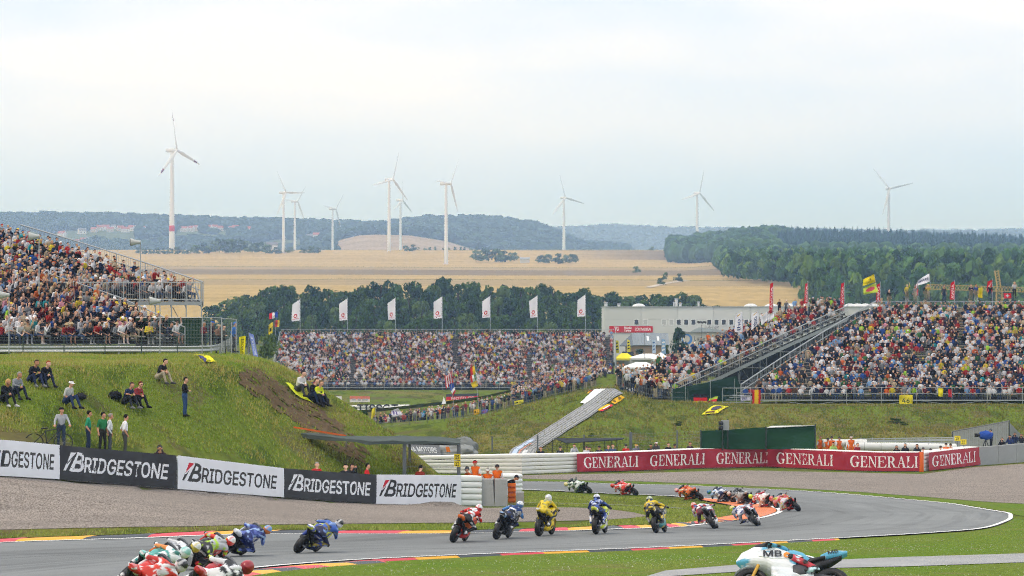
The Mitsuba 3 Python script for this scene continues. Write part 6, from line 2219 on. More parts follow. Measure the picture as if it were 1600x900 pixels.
# ---- tall red feather banners above the right-hand stands
for i, (px, ty, by, w, words) in enumerate([(1205, 441, 484, 6, 'AVOIA'), (1259.5, 441, 474, 6, 'AVOIA'), (1316, 440.5, 476, 6.5, 'AVOIA'), (1372, 442, 472, 7, 'AVO'), (1431, 443, 462, 7, 'IA'), (1488, 439, 468, 8, 'AVOIA'), (1546, 437, 456, 9, 'A')]):
 Y = 266.0
 k = num('feather_banner')
 lab(k, f'red feather banner with white lettering above the right stands, {ORD[i]} from the left', 'banner', 'red feather banners above the right stands')
 pole(k, 'pole', px + w / 2 - .2, 490, ty - 2, Y, .03)
 c = Cloth([(px - w / 2 + 1.5, ty + 3), (px + w / 2, ty), (px + w / 2, by), (px - w / 2, by)], Y, .03, i)
 c.piece(num('cloth', k), 0, 1, 0, 1, lin('#c4222e'))
 c.text(num('lettering', k), words, lin('#ece4e4'), .28, .95, .80, .5, 90)

# ---- waving flags on the right stand
k = num('flag'); lab(k, 'yellow flag with a black emblem waving highest above the right stand', 'flag')
pole(k, 'pole', 1373, 472, 428, 262, .02, px1=1366)
c = Cloth([(1349, 437), (1365.5, 428), (1369, 441), (1348, 446.5)], 262, .12, 1)
c.piece(num('cloth', k), 0, 1, 0, 1, lin('#d9c31c'))
c.shape(num('emblem', k), Polygon([(.35, .35), (.5, .72), (.68, .70), (.62, .55), (.74, .45), (.55, .48), (.5, .3)]), lin('#1c1c1c'))
k = num('flag'); lab(k, 'lime and pink flag waving just under the yellow one on the right stand', 'flag')
c = Cloth([(1349, 450.5), (1369, 441.5), (1372, 456), (1349, 461)], 262, .10, 3)
c.piece(num('cloth', k), 0, 1, 0, 1, lin('#c3cf4a'))
c.shape(num('emblem', k), affinity.scale(Point(.5, .5).buffer(.3), 1.1, .8), lin('#c44a5a'))
k = num('flag'); lab(k, 'white flag with dark blue lettering waving above the right stand', 'flag')
pole(k, 'pole', 1454, 450, 426, 262, .018, px1=1452)
c = Cloth([(1434, 438), (1451.5, 427.5), (1453, 440), (1431, 447)], 262, .10, 5)
c.piece(num('cloth', k), 0, 1, 0, 1, lin('#dcdce2'))
c.text(num('lettering', k), 'BMARS', lin('#2c3470'), .12, .68, .36, .76)
k = num('flag'); lab(k, 'small yellow flag held among the people along the top of the right stand', 'flag')
c = Cloth([(1526, 450), (1535.5, 449), (1535, 466), (1528, 464)], 262, .06, 2); c.piece(num('cloth', k), 0, 1, 0, 1, lin('#d9c31c'))
k = num('flag'); lab(k, 'red flag with a white cross on the rail at the top of the right stand', 'flag')
c = Cloth([(1568, 458), (1580, 458), (1580, 466), (1569, 466)], 261.5, .04, 2); c.piece(num('cloth', k), 0, 1, 0, 1, lin('#cf2430'))
c.shape(num('cross', k), shapely.union_all([sbox(.42, .15, .58, .85), sbox(.25, .4, .75, .6)]), lin('#e8e8e8'))

# ---- people standing along the top of the right stand
for px, by, top, hd, txt in [(1389, 478, 'black', 'dark hair', 'person in black standing at the left end of the top rail of the right stand'), (1417, 470, 'yellow', 'beige sun hat', 'person in a yellow shirt and sun hat standing atop the right stand'),
        (1430, 472, 'grey', 'grey cap', 'person in grey standing beside the one in yellow atop the right stand'), (1447, 470, 'black', 'black cap', 'person in black bending beside a yellow shirt atop the right stand'),
        (1450, 470, 'yellow', 'yellow cap', 'person in yellow with a yellow cap in the cluster atop the right stand'), (1475, 472, 'dark grey', 'brown hair', 'person in dark grey standing alone atop the middle of the right stand'),
        (1517, 470, 'navy', 'dark hair', 'person in navy, left one of the pair atop the right stand'), (1525, 470, 'blue', 'dark hair', 'person in blue, right one of the pair atop the right stand'),
        (1547, 470, 'black', 'brown hair', 'person in a black jacket standing under the red banner atop the right stand'), (1585, 466, 'white', 'beige sun hat', 'person in white standing at the right end of the top rail')]:
 p = at(px, by, 261.2)
 key = num('person')
 small_person(key, POOLS, int(r3.integers(5)), move(p) @ rotz(-PI / 2 + r3.normal(0, .4)) @ np.diag([.84, .84, .84, 1.0]), top, hd, r3)
 lab(key, txt, 'person')

# ---- tower crane behind the right stand
k = num('tower_crane'); lab(k, 'yellow tower crane with a long lattice jib behind the right stand', 'crane')
Yc = 640.0
CY = lin('#b79a55')


def lattice(key, a, b, w, n, up):
 a, b = np.asarray(a, float), np.asarray(b, float)
 d = (b - a) / np.linalg.norm(b - a)
 s = np.cross(d, up); s /= np.linalg.norm(s)
 q = np.cross(s, d)
 m = MB()
 cs = [s * w / 2 + q * w / 2, -s * w / 2 + q * w / 2, -s * w / 2 - q * w / 2, s * w / 2 - q * w / 2]
 for c_ in cs:
  m.bar(a + c_, b + c_, .12, .12, CY, up=tuple(up + 1e-3))
 for i in range(n):
  p0, p1 = a + (b - a) * i / n, a + (b - a) * (i + 1) / n
  for j in range(4):
   m.bar(p0 + cs[j], p1 + cs[(j + 1) % 4], .07, .07, CY, up=tuple(np.array([.31, .2, .9])))
 m.put(key, 'paint')


lattice(num('jib', k), at(1447, 448, Yc), at(1640, 454, Yc), 1.0, 40, np.array([0, 0, 1.0]))
lattice(num('mast', k), at(1561, 500, Yc), at(1561, 450, Yc), 1.2, 8, np.array([1.0, 0, 0]))
lattice(num('tower_head', k), at(1561, 450, Yc), at(1557, 422.5, Yc), .8, 7, np.array([1.0, 0, 0]))

# ---- white industrial building with its sign, in front the grey-roofed house
Yb = 620.0
bx0, bx1 = at(945, 500, Yb)[0], at(1400, 500, Yb)[0]
bz1 = at(945, 479.5, Yb)[2]
bk = num('industrial_building')
lab(bk, 'long flat-roofed white industrial building with a row of square windows and a red sign', 'building')
BW = lin('#c6c8c4')
for j in range(8):
 a = bx0 + (bx1 - bx0) * j / 8
 b = bx0 + (bx1 - bx0) * (j + 1) / 8 - .06
 for z0, z1 in ((-1.0, 5.0), (5.05, 8.1), (8.15, bz1)):
  MB().box(((a + b) / 2, Yb + .15, (z0 + z1) / 2), (b - a, .30, z1 - z0), BW * (.97 + .04 * ((j * 7) % 3))).put(num('wall_panel', bk), 'paint')
MB().box(((bx0 + bx1) / 2, Yb + 12, bz1 / 2 - .5), (bx1 - bx0 - .1, 23.4, bz1 + .9), BW * .9).put(num('core', bk), 'paint')
MB().box(((bx0 + bx1) / 2, Yb + 12, bz1 + .06), (bx1 - bx0 + .3, 24.6, .12), lin('#9ea2a2')).put(num('roof', bk), 'paint')
for px, open_ in [(994.5, 1), (1008.5, 0), (1037.5, 0), (1049, 0), (1060.5, 1), (1072, 1), (1083.5, 1), (1108, 1), (1119.5, 1), (1131, 1), (1142.5, 1), (1154, 1), (1166, 1)]:
 a, b = at(px - 3.6, 499, Yb), at(px + 3.6, 508, Yb)
 w = num('window', bk)
 m = MB()
 cx, cz, W, H = (a[0] + b[0]) / 2, (a[2] + b[2]) / 2, b[0] - a[0], a[2] - b[2]
 for dx, dz, sx, sz in ((0, H / 2, W + .16, .16), (0, -H / 2, W + .16, .16), (-W / 2, 0, .16, H), (W / 2, 0, .16, H)):
  m.box((cx + dx, Yb - .06, cz + dz), (sx, .14, sz), lin('#d9dad8'))
 m.put(w + '__frame', 'paint')
 MB().box((cx, Yb - .02, cz), (W - .1, .05, H - .1), lin('#2c3238') if open_ else lin('#b3b6b4')).put(w + ('__pane' if open_ else '__blind'), 'gloss' if open_ else 'paint')
for px, h, r in [(946.5, 6, .35), (967, 4, .3), (1053, 6.5, .16), (1057, 12, .3), (1063, 5, .3), (1091.5, 7, .2)]:
 p = at(px, 480, Yb + 3)
 m = MB().tube([p - vec(0, 0, .5), p + vec(0, 0, h * .137)], r, lin('#c3c5c3'), 8)
 m.tube([p + vec(0, 0, h * .137), p + vec(0, 0, h * .137 + .25)], r * 1.35, lin('#b2b4b4'), 8)
 m.put(num('roof_vent', bk), 'paint')
for px in (998, 1173, 1205, 1235, 1262, 1328, 1340, 1352, 1364):
 p = at(px, 480, Yb + 4)
 v_ = np.asarray(trimesh.creation.icosphere(subdivisions=2).vertices)
 MB().mesh(trimesh.Trimesh(v_ * vec(1.5, 1.2, .8) + p, trimesh.creation.icosphere(subdivisions=2).faces, process=False), lin('#d2d4d2')).put(num('skylight_dome', bk), 'paint')
pan = Panel([at(952, 519.5, Yb - .2), at(1020, 519.5, Yb - .2)], [at(952, 509.5, Yb - .2), at(1020, 509.5, Yb - .2)], 2, fold=0.0, thick=.05)
sg = num('sign_board', bk)
pan.build(sg, lin('#c02632'), n=3, m=2)
for s_, x0, w_, t0, h_ in (('VG', .06, .095, .25, .62), ('Media', .28, .17, .56, .34), ('Center', .28, .17, .14, .34), ('ZONTAGSEN', .53, .36, .28, .44)):
 g = text_shape(s_, h_ * pan.H, w_ * pan.W, True)
 v, f = fold_text(affinity.translate(g, (x0 + .06) * pan.W, t0 * pan.H), pan.place, .05, 2.0)
 put(num('lettering', sg), v, f, 'paint', lin('#ece6e6'))
lab(sg, 'red sign with white lettering')
# lower annex with blue ring emblem and dark lettering
ak = num('annex_building')
lab(ak, 'low beige annex with a blue ring emblem in front of the white building', 'building')
Ya = 606.0
a0, a1, az = at(1070, 520, Ya), at(1190, 520, Ya), at(1100, 520, Ya)[2]
MB().box(((a0[0] + a1[0]) / 2, Ya + 5, az / 2 - 1), (a1[0] - a0[0], 10, az + 2), lin('#b9b5aa')).put(ak + '__wall', 'paint')
MB().box(((a0[0] + a1[0]) / 2, Ya + 5, az + .1), (a1[0] - a0[0] + .6, 10.8, .22), lin('#8b8d8a')).put(ak + '__roof', 'paint')
m = MB().add([at(1078, 518, Ya - .6), at(1092, 511.5, Ya - .6), at(1150, 518, Ya - .6), at(1078, 518, Ya + 3), at(1092, 511.5, Ya + 3), at(1150, 518, Ya + 3)], np.array([[0, 1, 2], [3, 5, 4], [0, 3, 4], [0, 4, 1], [1, 4, 5], [1, 5, 2]]), lin('#9fa8ad'))
m.put(ak + '__gable', 'paint')


def wall_mark(key, g, px, py, Y, col):
 p = at(px, py, Y)
 v, f = fold_text(g, lambda s, t, o: np.stack([p[0] + s, s * 0 + p[1], p[2] + t], -1), 0, 3.0)
 put(key, v, f, 'paint', col)


wall_mark(num('lettering', ak), text_shape('Lebenshilfe', .95, 5.6, False), 1084.5, 533, Ya - .03, lin('#3a3d42'))
ring = Point(0, 0).buffer(1.1).difference(Point(-.15, .05).buffer(.75))
wall_mark(num('ring_emblem', ak), ring, 1073.5, 530, Ya - .03, lin('#4a7fc0'))
wall_mark(num('lettering', bk), text_shape('jedichaft', 1.0, 3.0, False), 1101, 516, Yb - .05, lin('#6a6d70'))
# house
hk = num('house')
lab(hk, 'small house with a grey seamed metal roof and two skylights below the white building', 'house')
Yh = 560.0
x0, x1 = at(968, 535, Yh)[0], at(1046, 535, Yh)[0]
ze, zr, zb = at(1000, 540, Yh)[2], at(1000, 521.5, Yh)[2], -1.6
MB().box(((x0 + x1) / 2 + .6, Yh + 4, (ze + zb) / 2), (x1 - x0 - 1.6, 7.4, ze - zb), lin('#a58a6c')).put(hk + '__wall', 'paint')
rx0, rx1 = at(988, 530, Yh)[0], at(1046, 530, Yh)[0]
rp = [vec(x0 + 2.6, Yh - .5, ze), vec(x1, Yh - .5, ze), vec(rx1, Yh + 4, zr), vec(rx0, Yh + 4, zr)]
RG = lin('#7d868c')
ns = 12
for i in range(ns):
 t0, t1 = i / ns, (i + .94) / ns
 q = [rp[0] + (rp[1] - rp[0]) * t0, rp[0] + (rp[1] - rp[0]) * t1, rp[3] + (rp[2] - rp[3]) * t1, rp[3] + (rp[2] - rp[3]) * t0]
 m = MB().add(q + [x + vec(0, -.05, .12) for x in q], [[4, 5, 6, 7], [0, 3, 2, 1], [0, 1, 5, 4], [1, 2, 6, 5], [2, 3, 7, 6], [3, 0, 4, 7]], RG * (.95 + .05 * (i % 3)))
 m.put(num('roof_sheet', hk), 'paint')
g0 = [vec(x0, Yh + .2, ze), vec(x0 + 2.6, Yh - .45, ze), vec(rx0, Yh + 4, zr), vec(x0 + .6, Yh + 8, ze)]
MB().add(g0 + [x - vec(0, 0, .15) for x in g0], [[0, 1, 2], [0, 2, 3], [4, 6, 5], [4, 7, 6], [0, 4, 5], [0, 5, 1], [1, 5, 6], [1, 6, 2], [2, 6, 7], [2, 7, 3], [3, 7, 4], [3, 4, 0]], lin('#5d656b')).put(hk + '__gable_roof', 'paint')
for t0 in (.40, .68):
 q = [rp[0] + (rp[1] - rp[0]) * (t0 + d) * 1.0 for d in (0, .05)]
 a, b = (rp[3] - rp[0]), (rp[2] - rp[1])
 c4 = [q[0] + a * .35, q[1] + b * .35, q[1] + b * .72, q[0] + a * .72]
 MB().add([x + vec(0, -.08, .16) for x in c4] + [x for x in c4], [[0, 1, 2, 3], [4, 5, 1, 0], [5, 6, 2, 1], [7, 4, 0, 3]], lin('#d4d8da')).put(num('skylight', hk), 'gloss')
MB().box((x0 + 1.6, Yh - .1, (ze + zb) / 2 + .4), (2.2, .1, 1.6), lin('#2f353a')).put(num('window', hk), 'gloss')
for px, by, ty, w, lb in [(1060, 566, 509, 38, 'dense green tree beside the grey-roofed house'), (1040, 566, 536, 16, 'lower bush between the house and the dense tree'), (1000, 566, 544, 22, 'bush in front of the grey-roofed house'), (951, 560, 524, 10, 'dark slim tree right of the far grandstand')]:
 Yt = 545 if px != 951 else 520
 p = at(px, by, Yt)
 tree('tree', lb, None, p, at(px, ty, Yt)[2] - p[2], w * Yt / F, int(px))
# tents, feather flags and lamp posts between the stands
def tent(label, px0, px1, eave, top, base, Y, col, hip=.35):
 k = num('tent'); lab(k, label, 'tent')
 a, b = at(px0, eave, Y), at(px1, eave, Y)
 zt, zb = at(px0, top, Y)[2], at(px0, base, Y)[2]
 D = 6
 r0, r1 = a[0] + (b[0] - a[0]) * hip, b[0] - (b[0] - a[0]) * hip
 V = [vec(a[0], Y, a[2]), vec(b[0], Y, a[2]), vec(b[0], Y + D, a[2]), vec(a[0], Y + D, a[2]), vec(r0, Y + D / 2, zt), vec(r1, Y + D / 2, zt)]
 m = MB().add(V, np.array([[0, 1, 5], [0, 5, 4], [1, 2, 5], [2, 3, 4], [2, 4, 5], [3, 0, 4]]), lin(col))
 m.box(((a[0] + b[0]) / 2, Y - .02, a[2] - .15), (b[0] - a[0], .05, .3), lin(col) * .93)
 m.put(num('canopy', k), 'cloth')
 MB().box(((a[0] + b[0]) / 2, Y + D - .3, (a[2] + zb) / 2 - .2), (b[0] - a[0] - .1, .05, a[2] - zb), lin('#c9cac8')).put(num('back_wall', k), 'cloth')
 for x in (a[0] + .05, b[0] - .05):
  MB().tube([vec(x, Y + .05, zb), vec(x, Y + .05, a[2])], .05, GALV, 6).put(num('leg', k), 'steel')
 return k


tent('yellow pavilion tent right of the far grandstand', 962, 992, 560, 552, 572, 470, '#d9cc2c')
tent('long white pavilion tent behind the diagonal stand', 986, 1040, 559, 553, 580, 462, '#dfe0de')
tent('white peaked tent at the right end of the long pavilion', 1020, 1048, 561, 551, 580, 456, '#dcdedd', .48)
tent('low white marquee in front of the pavilion tents', 976, 1030, 574, 566, 596, 440, '#e0e1df')
for px, ty, by, w, col, tcol, lb in [(964.5, 531, 552, 6, '#d6cc3a', '#2a2a2a', 'yellow feather flag with black marks beside the far grandstand'), (982.5, 530, 550, 5.5, '#d3c93c', '#2a2a2a', 'yellow feather flag with black marks left of the grey-roofed house'),
         (1022, 530, 552, 6, '#b4c6dc', '#4a6a9a', 'pale blue feather flag in front of the grey-roofed house'), (1037, 529, 553, 7, '#86a6c4', '#e4e4e4', 'blue and white feather flag beside the dense tree')]:
 k = num('feather_flag'); lab(k, lb, 'flag')
 pole(k, 'pole', px - w / 2, 562, ty, 480, .04)
 c = Cloth([(px - w / 2, ty), (px + w / 2 - 1, ty + 2), (px + w / 2, by), (px - w / 2, by)], 480, .05, px)
 c.piece(num('cloth', k), 0, 1, 0, 1, lin(col))
 for j in range(3):
  c.shape(num('mark', k), Polygon([(.15, .2 + j * .25), (.8, .28 + j * .25), (.75, .38 + j * .25), (.2, .30 + j * .25)]), lin(tcol))
for px, ty, by, lb in [(1096.5, 505, 575, 'lamp post with a cluster of floodlights in front of the white building'), (962, 508, 612, 'white mast at the right end of the far grandstand'), (1007.5, 520, 560, 'thin lamp post in front of the grey-roofed house')]:
 k = num('lamp_post'); lab(k, lb, 'lamp post')
 pole(k, 'pole', px, by, ty, 430, .06 if px > 1090 or px < 970 else .04, lin('#d0d2d0') if px < 970 else lin('#7d7f80'))
 if px > 1090:
  for o in (-6, 0, 6):
   p = at(px + o * .8, 503.5, 430)
   MB().box(p, (.5, .35, .28), lin('#3a3c3e'), roty(.3)[:3, :3]).put(num('floodlight', k), 'paint')
# white pennants with dark lettering on the diagonal stand
for i, (q, rot) in enumerate([([(1149, 492), (1160, 486), (1161, 518), (1148, 519)], 90), ([(1174, 491), (1186, 484), (1187, 504), (1174, 516)], 90), ([(1187, 493), (1199, 486.5), (1199, 500), (1190, 508)], 0), ([(1199, 492), (1210, 487), (1209, 496), (1200, 504)], 0)]):
 k = num('pennant_flag')
 lab(k, ['white flag with dark lettering, lowest on the diagonal stand', 'white flag with dark lettering, second lowest on the diagonal stand', 'small white flag with a yellow stroke, third on the diagonal stand', 'small white flag, uppermost of the four on the diagonal stand'][i], 'flag', 'white flags along the diagonal stand')
 pole(k, 'pole', q[1][0], q[2][1] + 8, q[1][1] - 1, 268, .02)
 c = Cloth(q, 268, .05, i)
 c.piece(num('cloth', k), 0, 1, 0, 1, lin('#dfe0e6'))
 if rot:
  c.text(num('lettering', k), 'tho', lin('#3a4a74'), .25, .95, .62, .45, 90)
 c.shape(num('stroke', k), Polygon([(.25, .82), (.7, .9), (.7, .95), (.25, .88)]), lin('#d0a63a'))

# ---- dark green cloth under the diagonal stand and a dark sheet standing for the shade in its hollow
k = num('windbreak_net'); lab(k, 'dark green cloth screen between the diagonal stand and the right stand', 'screen')
c = Cloth([(1050, 608), (1150, 588), (1172, 632), (1048, 630)], 246.5, .15, 2, n=30, m=8)
c.piece(num('cloth', k), 0, 1, 0, 1, lin('#1f3a30'))
for px in (1050, 1071, 1110, 1148):
 pole(k, 'post', px, 631, 600 if px < 1100 else 592, 246.2, .03)
k = num('scaffold'); lab(k, 'dark scaffold under the diagonal stand before an added sheet coloured as shade', 'scaffold')
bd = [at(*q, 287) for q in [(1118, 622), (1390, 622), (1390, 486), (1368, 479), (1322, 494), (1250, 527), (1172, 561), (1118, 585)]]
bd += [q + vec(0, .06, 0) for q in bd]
MB().add(bd, np.array([[0, i, i + 1] for i in range(1, 7)] + [[8, 9 + i, 8 + i] for i in range(1, 7)]), lin('#22282b')).put(num('backdrop', k), 'cloth')  # added dark sheet: the shade beneath the stand put in as colour
for px in np.arange(1110, 1330, 22):
 pole(k, 'upright', px, 625, max(500, 640 - (px - 1050) * .55), 262, .035, GALV * .6)
for y in (600, 575, 550):
 a, b = at(1110 + (600 - y) * 1.6, y, 262), at(1320, y, 262)
 MB().tube([a, b], .03, GALV * .6, 5).put(num('ledger', k), 'steel')

# ---- flags and cloths on the right bank
GER = [('#26262a', 0, .34), ('#c8262c', .34, .67), ('#d8b42a', .67, 1)]
gk, _ = plain_flag('flag', 'black, red and gold flag hung on the fence below the green cloth', [(1083.5, 615.5), (1105, 616), (1105, 632), (1084, 632)], 236, GER, wave=.04)
k = num('flag'); lab(k, 'crumpled red, white and lime flag right of the black, red and gold one', 'flag')
c = Cloth([(1108, 623), (1122, 619), (1118, 630), (1105, 632)], 236, .12, 4)
c.piece(num('stripe', k), 0, 1, 0, .35, lin('#a9c03a')); c.piece(num('stripe', k), 0, 1, .35, .7, lin('#c2303a')); c.piece(num('stripe', k), 0, 1, .7, 1, lin('#c9ce8a'))
plain_flag('flag', 'red and yellow flag hanging upright at the left end of the right stand', [(1176, 609), (1188.5, 609), (1188, 633), (1175.5, 633)], 239.0, [('#b8242c', 0, .25), ('#d9b31c', .25, .75), ('#b8242c', .75, 1)], vertical=True, wave=.04)
k = num('flag'); lab(k, 'white and violet cloth hung on the rail beside the stairs of the right stand', 'flag')
c = Cloth([(1157, 617), (1175, 619), (1174, 625), (1158, 627)], 239.0, .05, 3); c.piece(num('cloth', k), 0, 1, 0, 1, lin('#c9c7d6'))
c.text(num('lettering', k), 'BMW', lin('#4a4a7c'), .1, .8, .55, .5)
k = num('flag'); lab(k, 'yellow cloth with dark lettering on the front scaffold of the right stand', 'flag')
c = Cloth([(1405, 617), (1426, 617), (1426, 633), (1405, 632)], 238.9, .06, 5); c.piece(num('cloth', k), 0, 1, 0, 1, lin('#d6c52c'))
c.text(num('lettering', k), '46', lin('#2f4a34'), .22, .80, .45, .55)
for px, col, lb in [(1470, '#e0d21c', 'bright yellow cloth hanging over the front rail of the right stand'), (1484.5, '#b81f2c', 'red cloth hanging over the front rail of the right stand')]:
 k = num('cloth_banner'); lab(k, lb, 'cloth')
 c = Cloth([(px - 4.5, 607), (px + 4, 607), (px + 3, 620), (px - 3.5, 619)] if px < 1480 else [(px - 2.8, 608), (px + 2.8, 608), (px + 2.6, 621), (px - 2.6, 620)], 238.9, .06, px)
 c.piece(num('cloth', k), 0, 1, 0, 1, lin(col))


def lay(name, label, quad, bands, cat='banner', off=.10, marks=None):
 """A cloth lying on the slope: four ground pixels (top-left, top-right, bottom-right, bottom-left)."""
 k = num(name); lab(k, label, cat)
 P = np.array([hit(*q) for q in quad])
 for (col, u0, u1, v0, v1) in bands:
  U, V = np.meshgrid(np.linspace(u0, u1, 12), np.linspace(v0, v1, 8), indexing='ij')
  q = (P[0] * (1 - U[..., None]) + P[1] * U[..., None]) * (1 - V[..., None]) + (P[3] * (1 - U[..., None]) + P[2] * U[..., None]) * V[..., None]
  z = G(q[..., 0], q[..., 1]) + off + .05 * (meshkit.noise(np.stack([U * 5, V * 5, U * 0 + P[0, 0]], -1)) - .3)
  q[..., 2] = z
  f = grid_faces(12, 8)
  v = q.reshape(-1, 3)
  sheet(num('stripe' if len(bands) > 1 else 'cloth', k), np.vstack([v, v - vec(0, 0, .02)]), np.vstack([f, f + len(v)]), 'cloth', lin(col))
 for g, col in marks or ():
  def place(a, b, d):
   b = 1 - np.asarray(b); a = np.asarray(a)
   q = (P[0] * (1 - a[:, None]) + P[1] * a[:, None]) * (1 - b[:, None]) + (P[3] * (1 - a[:, None]) + P[2] * a[:, None]) * b[:, None]
   q[:, 2] = G(q[:, 0], q[:, 1]) + off + .06
   return q
  v, f = fold_text(g, place, 0, .08)
  sheet(num('mark', k), v, f, 'cloth', lin(col))
 return k


face = affinity.scale(Point(.48, .60).buffer(.26), 1.0, 1.0)
lay('flag', 'yellow flag with a dark oval emblem lying on the right bank', [(1115, 635.5), (1139, 637), (1121, 647.5), (1096, 650)], [('#d6cb2c', 0, 1, 0, 1)], 'flag', marks=[(face, '#4a4658'), (sbox(.15, .10, .72, .20), '#5b2a3a')])
lay('banner', 'white banner laid beside the top of the concrete lane', [(929, 610.5), (946, 609.8), (914, 632.5), (906.5, 631)], [('#e2e3e2', 0, 1, 0, 1)])
lay('banner', 'yellow banner laid right of the concrete lane', [(970, 619.5), (976, 623), (960, 633.5), (955, 630)], [('#d3a41c', 0, 1, 0, 1)], marks=[(sbox(.2, .12, .8, .25), '#7a5a1c'), (sbox(.2, .6, .8, .75), '#7a5a1c')])
lay('banner', 'yellow and red oval banner laid lower beside the concrete lane', [(950, 633), (958, 635.5), (941, 645), (933, 643)], [('#d1b42c', 0, .45, 0, 1), ('#c4303a', .45, 1, 0, 1)], marks=[(sbox(.62, .2, .85, .8), '#e4dede')])
lay('flag', 'small black, red and gold flag laid on the grass left of the white banner', [(925, 610.5), (928, 610), (920, 616), (916.5, 616.5)], [('#2a2a2c', 0, 1, 0, .33), ('#c03a34', 0, 1, .33, .66), ('#cda83a', 0, 1, .66, 1)], 'flag')
# ---- painted stripes low on the concrete lane
for nm, c0, w0, w1, t0, t1, lb in [('lane_stripe', '#aebfd6', .12, .30, .52, .95, 'pale blue stripe low on the concrete lane'), ('lane_stripe', '#c9826e', .36, .42, .55, .97, 'faded red stripe low on the concrete lane'), ('lane_stripe', '#c3c6c6', .50, .66, .62, .97, 'white stripe low on the concrete lane')]:
 i0, i1 = int(t0 * 119), int(t1 * 119)
 LA_, LB_ = resample([hit(*q)[:2] for q in RA], 120), resample([hit(*q)[:2] for q in RB], 120)
 v, f = drape((LA_ * (1 - w0) + LB_ * w0)[i0:i1], (LA_ * (1 - w1) + LB_ * w1)[i0:i1], .15, 4)
 kk = num(nm, 'concrete_lane')
 sheet(kk, v, f, 'paint', lin(c0))
 lab(kk, lb)
# ------------------------------------------------------------------ left bank: people, fence, guard rail, loudspeakers
def on_bank(px, py):
 return hit(px, py)


# seated on the grass; the seat point is given, facing right and downhill
SIT = [
 ((4, 629), -28, dict(arms='clasp', turn=.2), dict(top='#22242a', bot='#24262b', shoe='#b9b9b9'), ('long', '#b5935c'), 'person with blond hair in a dark jacket sitting at the left edge of the bank', False),
 ((21, 618), -25, dict(arms='clasp', turn=.1), dict(top='#8d9096', bot='#262b3a', shoe='#2a2a2c'), ('hair', '#8a8680'), 'grey-haired person in a grey hooded top sitting on the bank near the left edge', False),
 ((48, 598), -30, dict(arms='knee', lean=.4), dict(top='#23262e', bot='#27304a', shoe='#77797c'), ('hair', '#4a382a'), 'brown-haired person in a dark jacket sitting left in the upper pair on the bank', False),
 ((66, 599), -32, dict(arms='clasp', lean=.45), dict(top='#22242a', bot='#262d40', shoe='#26262a'), ('hair', '#8c4a26'), 'ginger-haired person in a dark jacket sitting right in the upper pair on the bank', False),
 ((103, 632), -18, dict(arms='lap', lean=.25), dict(top='#b9bbb6', fore='skin', bot='#2b3a5a', shoe='#26262a'), ('cap', '#e4e4e4'), 'person in a grey polo shirt and white cap sitting on the bank', False),
 ((195, 632), -20, dict(arms='knee', lean=.4), dict(top='#2a3350', fore='skin', bot='#2b2d33', shoe='#77797c'), ('hair', '#4a3426'), 'person in a navy T-shirt sitting left of the one in a plaid shirt', False),
 ((210, 631), -22, dict(arms='clasp', lean=.35), dict(top='#8e3a3c', bot='#1f2024', shoe='#1f2024'), ('hair', '#5a2c20'), 'person in a red plaid shirt and sunglasses sitting on the middle of the bank', True),
 ((247, 594), -15, dict(arms='clasp', lean=.4), dict(top='#24262c', fore='skin', bot='#a09680', shoe='#4a4a4c'), ('hair', '#2a211c'), 'person in a black T-shirt and khaki trousers sitting high on the bank', False),
]
for (px, py), fc, kw, cols, hd, lb, gl in SIT:
 p = on_bank(px, py)
 cols = {k: (SKIN[1] if v == 'skin' else v) for k, v in cols.items()}
 person(lb, p, fc - 12, 'ground', cols, hd, glasses=gl, scale=.9, **kw)
STAND = [
 ((95.5, 703), -75, dict(arms=('bar', 'bar'), lean=.2, turn=.7), dict(top='#a2a5aa', bot='#2e3c4e', shoe='#3a3a3c'), ('capback', '#1b1c1f'), 'person in a grey hooded top holding a black bicycle behind the white banner', 1.0),
 ((137.5, 707), 10, dict(arms=('down', 'pocket')), dict(top='#2e8a64', fore='skin', bot='#27334a', shoe='#2a2a2c'), ('hair', '#1c1816'), 'dark-haired person in a green T-shirt, leftmost of the four standing behind the barrier', .98),
 ((160, 709), -40, dict(arms='down', turn=.5), dict(top='#2c7448', fore='skin', bot='#2a2a26', shoe='#2a2a2c'), ('hair', '#191614'), 'person in a green shirt half hidden behind the one in a white hooded top', .98),
 ((171, 710), 15, dict(arms='pocket'), dict(top='#d2d4d6', bot='#4a4e55', shoe='#2a2a2c'), ('hair', '#8a857e'), 'grey-haired person in a white hooded top standing behind the barrier', .97),
 ((195, 712), 20, dict(arms='pocket', turn=.2), dict(top='#dfe0e2', fore='skin', bot='#4a4a44', shoe='#2a2a2c'), ('hair', '#191614'), 'dark-haired person in a white polo shirt, rightmost of the four behind the barrier', .98),
 ((288.5, 651), -10, dict(arms=('fold', 'fold'), step=.0), dict(top='#1b1c20', bot='#31496e', shoe='#1f1f20'), ('hair', '#1c1816'), 'person in a black shirt and jeans standing alone on the bank', 1.0),
]
for (px, py), fc, kw, cols, hd, lb, sc in STAND:
 p = on_bank(px, py)
 cols = {k: (SKIN[1] if v == 'skin' else v) for k, v in cols.items()}
 person(lb, p, fc, 'stand', cols, hd, scale=sc * .87, **kw)


